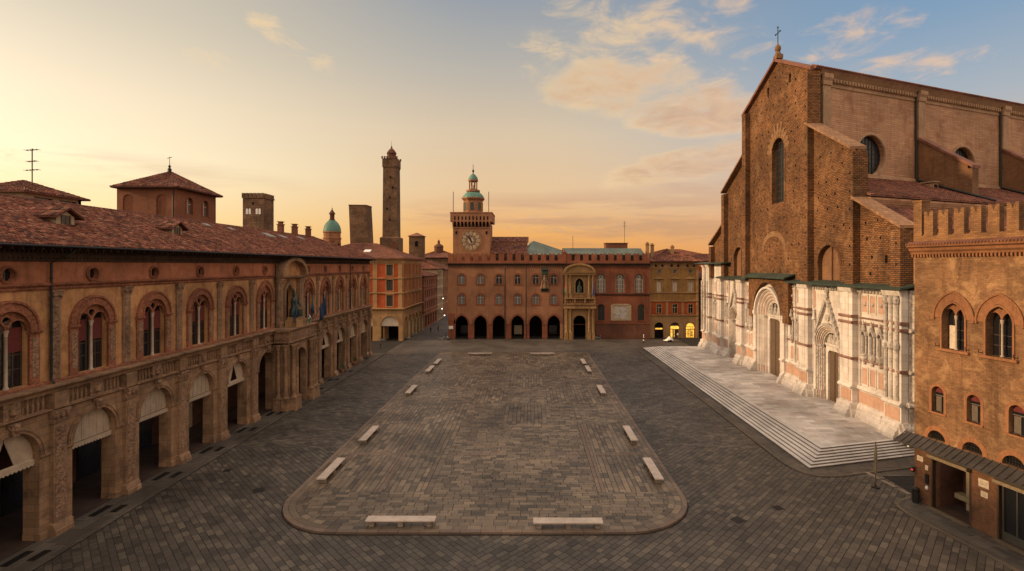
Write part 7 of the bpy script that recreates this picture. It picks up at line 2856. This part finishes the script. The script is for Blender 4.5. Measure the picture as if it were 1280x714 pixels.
flag(p1, p2, 'flag', 'limp red flag at the left side of the tan stone portal', ['flag_red', 'flag_red', 'flag_green'], 2.2)
p1, p2 = PF.P(17.0, 12.2, 1.2), PF.P(17.2, 16.4, 2.1)
flag(p1, p2, 'flag', 'bright blue flag at the right side of the tan stone portal', ['flag_blue', 'flag_blue'], 3.6)

# people: one continuous skinned body each, clothes by height
def person(loc, rz, label, top='cloth_black', legs='cloth_black', pose='stand', h=1.74, group=None):
    s = h / 1.74
    r = thing('person', loc, label, 'person', group)
    r.rotation_euler = (0, 0, rz)
    OFF[r.name] = Vector((0, 0, 0))
    if pose == 'stand':
        J = {'pelvis': (0, 0, .95), 'chest': (0, 0, 1.25), 'neck': (0, -.01, 1.48), 'head0': (0, -.01, 1.56), 'head': (0, .02, 1.66),
             'sl': (-.17, 0, 1.40), 'el': (-.24, .0, 1.13), 'wl': (-.25, .07, .88), 'hl': (-.25, .09, .79),
             'sr': (.17, 0, 1.40), 'er': (.24, .0, 1.13), 'wr': (.23, .1, .9), 'hr': (.22, .13, .82),
             'kl': (-.11, .05, .5), 'al': (-.12, -.04, .09), 'tl': (-.12, .12, .04), 'kr': (.11, -.02, .5), 'ar': (.13, -.12, .1), 'tr': (.13, .04, .04),
             'pl': (-.1, 0, .9), 'pr': (.1, 0, .9)}
    else:
        J = {'pelvis': (0, 0, .55), 'chest': (0, .06, .85), 'neck': (0, .1, 1.08), 'head0': (0, .11, 1.16), 'head': (0, .15, 1.26),
             'sl': (-.17, .08, 1.0), 'el': (-.24, .15, .75), 'wl': (-.15, .35, .65), 'hl': (-.12, .42, .63),
             'sr': (.17, .08, 1.0), 'er': (.24, .15, .75), 'wr': (.15, .35, .65), 'hr': (.12, .42, .63),
             'kl': (-.12, .42, .52), 'al': (-.12, .42, .1), 'tl': (-.12, .57, .04), 'kr': (.12, .42, .52), 'ar': (.13, .38, .1), 'tr': (.13, .53, .04),
             'pl': (-.1, 0, .52), 'pr': (.1, 0, .52)}
    rad = {'pelvis': .14, 'chest': .155, 'neck': .055, 'head0': .075, 'head': .10, 'sl': .07, 'el': .045, 'wl': .034, 'hl': .035, 'sr': .07, 'er': .045, 'wr': .034, 'hr': .035,
           'kl': .065, 'al': .045, 'tl': .035, 'kr': .065, 'ar': .045, 'tr': .035, 'pl': .09, 'pr': .09}
    E_ = [('pelvis', 'chest'), ('chest', 'neck'), ('neck', 'head0'), ('head0', 'head'), ('chest', 'sl'), ('sl', 'el'), ('el', 'wl'), ('wl', 'hl'), ('chest', 'sr'), ('sr', 'er'), ('er', 'wr'), ('wr', 'hr'),
          ('pelvis', 'pl'), ('pl', 'kl'), ('kl', 'al'), ('al', 'tl'), ('pelvis', 'pr'), ('pr', 'kr'), ('kr', 'ar'), ('ar', 'tr')]
    names = list(J)
    me = bpy.data.meshes.new('body')
    me.from_pydata([tuple(c * s for c in J[n]) for n in names], [(names.index(a), names.index(b)) for a, b in E_], [])
    o = bpy.data.objects.new('body', me)
    C.objects.link(o)
    sk = o.modifiers.new('skin', 'SKIN')
    for i, n in enumerate(names):
        v = me.skin_vertices[0].data[i]
        v.radius = (rad[n] * s, rad[n] * s * (.75 if n in ('chest', 'pelvis') else 1))
    me.skin_vertices[0].data[0].use_root = True
    o.modifiers.new('sub', 'SUBSURF').levels = 1
    dg = bpy.context.evaluated_depsgraph_get()
    me2 = bpy.data.meshes.new_from_object(o.evaluated_get(dg))
    me2.name = 'body'
    bpy.data.objects.remove(o)
    for mm in ('skin', top, legs):
        me2.materials.append(M[mm])
    waist = J['pelvis'][2] * s
    nk = J['neck'][2] * s + .01
    for p_ in me2.polygons:
        c_ = p_.center
        hand = min((c_ - Vector(J[k]) * s).length for k in ('hl', 'hr')) < .09
        p_.material_index = 0 if (c_.z > nk or hand) else (1 if c_.z > waist or (pose != 'stand' and c_.y < .3 and c_.z > .6) or (abs(c_.x) > .19 * s and c_.z > .8 * s and pose == 'stand') else 2)
        p_.use_smooth = True
    o = bpy.data.objects.new('body', me2)
    C.objects.link(o)
    o.parent = r
    hd = Vector(J['head']) * s
    m_ = MB()
    m_.lathe((hd.x, hd.y - .025, hd.z), [(.02, .115), (.07, .10), (.105, .05), (.108, 0), (.09, -.06), (.05, -.1)], 12)
    hh = m_.build('hair', 'hair', r, smooth=True)
    return r
person((-35.6, 126, 0), 1.2, 'person in dark clothes standing past the far end of the arcade', 'cloth_black', 'cloth_black', h=1.8)
person((-22.6, 142.6, 0), -1.5, 'person in black leaning by the scooters at the clock tower corner', 'cloth_black', 'cloth_grey', 'stand')
person((-35.15, 99.8, .12), .4, 'person in grey standing in the far part of the arcade beside a plant tub', 'cloth_grey', 'cloth_black')
person((-34.5, 112.6, .12), 2.0, 'person in a pale coat in the last arch of the arcade', 'flag_white', 'cloth_grey')
person((-29.4, 157, 0), 2.6, 'person in dark clothes walking in the street by the orange palace arcade', 'cloth_black', 'cloth_black')
person((-27.8, 160.5, 0), .6, 'person in a red top farther up the street', 'cloth_red', 'cloth_black')
person((40.6, 144.6, 0), 3.1, 'person in white between the two lit arches of the ochre house', 'flag_white', 'cloth_grey')

# scooters
def make_scooter():
    r = thing('scooter', (0, 0, 0), '', 'scooter', 'scooters parked by the walls')
    m_ = MB()
    fX = Fr((0, 0, 0), (1, 0, 0), (0, -1, 0))
    m_.ext(fX, [(-.75, .45), (-.2, .30), (.3, .28), (.42, .35), (.62, .85), (.54, .95), (.36, .45), (0, .42), (-.12, .62), (-.2, .72), (-.8, .72), (-.88, .6)], -.16, .16)
    m_.build('body', 'scooter_grey', r)
    m_ = MB()
    m_.ext(fX, [(-.82, .73), (-.12, .73), (-.1, .80), (-.3, .86), (-.8, .84)], -.14, .14)
    m_.build('seat', 'rubber', r)
    for x in (-.55, .68):
        m_ = MB()
        vs = [(x + .22 * math.cos(a), -.0, .24 + .22 * math.sin(a)) for a in [2 * PI * i / 14 for i in range(15)]]
        m_.tube(vs, .055, 6)
        w_ = m_.build('wheel', 'rubber', r)
        m_ = MB()
        m_.ext(fX, circ(x, .24, .16, 12), -.03, .03)
        m_.build('rim', 'scooter_grey', w_)
    m_ = MB()
    m_.tube([(.68, 0, .24), (.52, 0, 1.0)], .035, 6)
    m_.tube([(.5, -.3, 1.05), (.52, 0, 1.0), (.5, .3, 1.05)], .025, 6)
    m_.build('handlebar', 'dark_metal', r)
    m_ = MB()
    m_.lathe((.62, 0, .88), [(.02, -.07), (.08, -.03), (.08, .04), (.02, .08)], 8)
    m_.build('headlight', 'flag_white', r)
    return r
sc0 = make_scooter()
scs = [((-23.6, 141.9, 0), .2, 'grey scooter farthest left in the group at the clock tower corner'),
       ((-22.0, 142.2, 0), 1.9, 'grey scooter closest to the wall sign at the clock tower corner'),
       ((-33.0, 142.8, 0), 1.5, 'grey scooter parked at the corner pier of the orange palace'),
       ((-38.6, 138.9, 0), .1, 'grey scooter parked left of the shop awning arch of the orange palace'),
       ((-32.6, 148, 0), 1.6, 'grey scooter parked by the side arcade of the orange palace'),
       ((18.6, 143.2, 0), .0, 'grey scooter parked right of the tan stone portal')]
for i, (l, rz, lab) in enumerate(scs):
    if i == 0:
        sc0.location = l
        sc0.rotation_euler = (0, 0, rz)
        sc0['label'] = lab
    else:
        dup(sc0, l, rz, lab)
# wall sign at the tower corner
sg_ = thing('street_sign', PF.P(-21.4, 3.0, .2), 'small white two line sign at the clock tower corner', 'sign')
m_ = MB()
m_.tube([PF.P(-21.3, 0, .35), PF.P(-21.3, 3.6, .35)], .04, 6)
m_.build('post', 'iron', sg_)
m_ = MB()
m_.box(PF, -22.0, -20.8, 3.15, 3.55, .39, .44)
m_.box(PF, -22.0, -20.8, 2.72, 3.05, .39, .44)
m_.box(PF, -21.9, -20.9, 2.9, 3.3, .36, .39)
for z in (3.3, 2.85):
    for k in range(5):
        m_.box(PF, -21.85 + k * .2, -21.72 + k * .2, z, z + .08, .44, .45, 1)
m_.build('panel', ['white_paint', 'cloth_grey'], sg_)
# street lamps hanging in the side street
for i, (x, y, z, lab) in enumerate(((-31.2, 188, 4.6, 'lit white lamp on a wall bracket in the side street, lower of two'), (-29.0, 180, 3.0, 'small lit lamp near the ground farther right in the side street'), (-30.5, 186, 8.4, 'lit lamp hanging highest in the side street'))):
    t_ = thing('street_lamp', (x, y, z), lab, 'lamp', 'lamps in the side street')
    m_ = MB()
    m_.tube([(-33.2, y, z + .7), (x, y, z + .6), (x, y, z + .3)], .05, 5)
    m_.build('bracket', 'iron', t_)
    m_ = MB()
    m_.lathe((x, y, z), [(.02, -.2), (.2, -.08), (.2, .1), (.06, .2)], 10)
    m_.build('globe', 'lamp_lit', t_)
# banded post and a white covered heap in the far right of the square
pp = thing('banded_post', (29.5, 136.5, 0), 'slim black and white banded post standing on the road beyond the basilica steps', 'post')
m_ = MB()
m_.lathe((29.5, 136.5, 0), [(.22, 0), (.22, .1), (.09, .15), (.09, 2.3)], 10)
m_.build('post', 'iron', pp)
for z in (.55, 1.35, 1.85):
    m_ = MB()
    m_.lathe((29.5, 136.5, z), [(.13, 0), (.17 if z < 1 else .12, .1), (.12, .32)], 10)
    m_.build('band', 'white_paint', pp)
hp = thing('covered_heap', (36.4, 138.6, 0), 'small white sheet thrown over a dark heap near the ochre house', 'tarpaulin')
m_ = MB()
for dx, s_ in ((-.5, .7), (.3, 1.0), (.8, .6)):
    m_.lathe((36.4 + dx, 138.6, 0), [(.75 * s_, 0), (.8 * s_, .3), (.4 * s_, .5)], 10)
m_.build('heap', 'rubber', hp)
m_ = MB()
n_ = 10
vs, fs = [], []
for i in range(n_ + 1):
    for j in range(n_ + 1):
        x, y = -1.3 + 2.6 * i / n_, -.9 + 1.8 * j / n_
        d = math.hypot((x - .35) * 1.0, y * 1.2)
        z = max(.35, 1.5 - .85 * d) + .08 * math.sin(7 * x + 3 * y)
        vs.append((36.4 + x * (1 - .2 * abs(y)), 138.6 + y, z))
for i in range(n_):
    for j in range(n_):
        a = i * (n_ + 1) + j
        fs.append((a, a + n_ + 1, a + n_ + 2, a + 1))
m_.add(vs, fs)
o = m_.build('sheet', 'white_paint', hp, smooth=True)
o.modifiers.new('t', 'SOLIDIFY').thickness = .03
# plant tubs in the arcade mouth
def plant(loc, label):
    r = thing('potted_plant', loc, label, 'plant', 'plant tubs in the arcade')
    m_ = MB()
    m_.lathe(loc, [(.28, 0), (.36, .5), (.38, .55), (.3, .56)], 12)
    m_.build('tub', 'terracotta', r)
    m_ = MB()
    rg = random.Random(int(loc[1] * 10))
    for k in range(260):
        a, e = rg.uniform(0, 2 * PI), rg.uniform(-.4, 1.5)
        rr = rg.uniform(.15, .5)
        c = Vector((loc[0] + rr * math.cos(a) * math.cos(e), loc[1] + rr * math.sin(a) * math.cos(e), loc[2] + 1.05 + rr * 1.3 * math.sin(e)))
        d1 = Vector((rg.uniform(-1, 1), rg.uniform(-1, 1), rg.uniform(-.6, 1))).normalized() * .09
        d2 = d1.cross(Vector((rg.uniform(-1, 1), rg.uniform(-1, 1), rg.uniform(-1, 1)))).normalized() * .04
        m_.add([c - d1, c + d2, c + d1, c - d2], [(0, 1, 2, 3)])
    m_.build('foliage', 'leaf_green', r)
plain('leaf_green', (.045, .075, .025), .6)
plant((-34.8, 98.2, .12), 'leafy plant in a clay tub in the arcade mouth beside the person in grey')
plant((-34.8, 105.3, .12), 'leafy plant in a clay tub one arch nearer than the last arch of the arcade')

S.render.engine = 'CYCLES'
S.cycles.max_bounces = 6
S.cycles.diffuse_bounces = 3
S.cycles.glossy_bounces = 3
print('OBJECTS', len(bpy.data.objects), 'FACES', sum(len(o.data.polygons) for o in bpy.data.objects if o.type == 'MESH'))
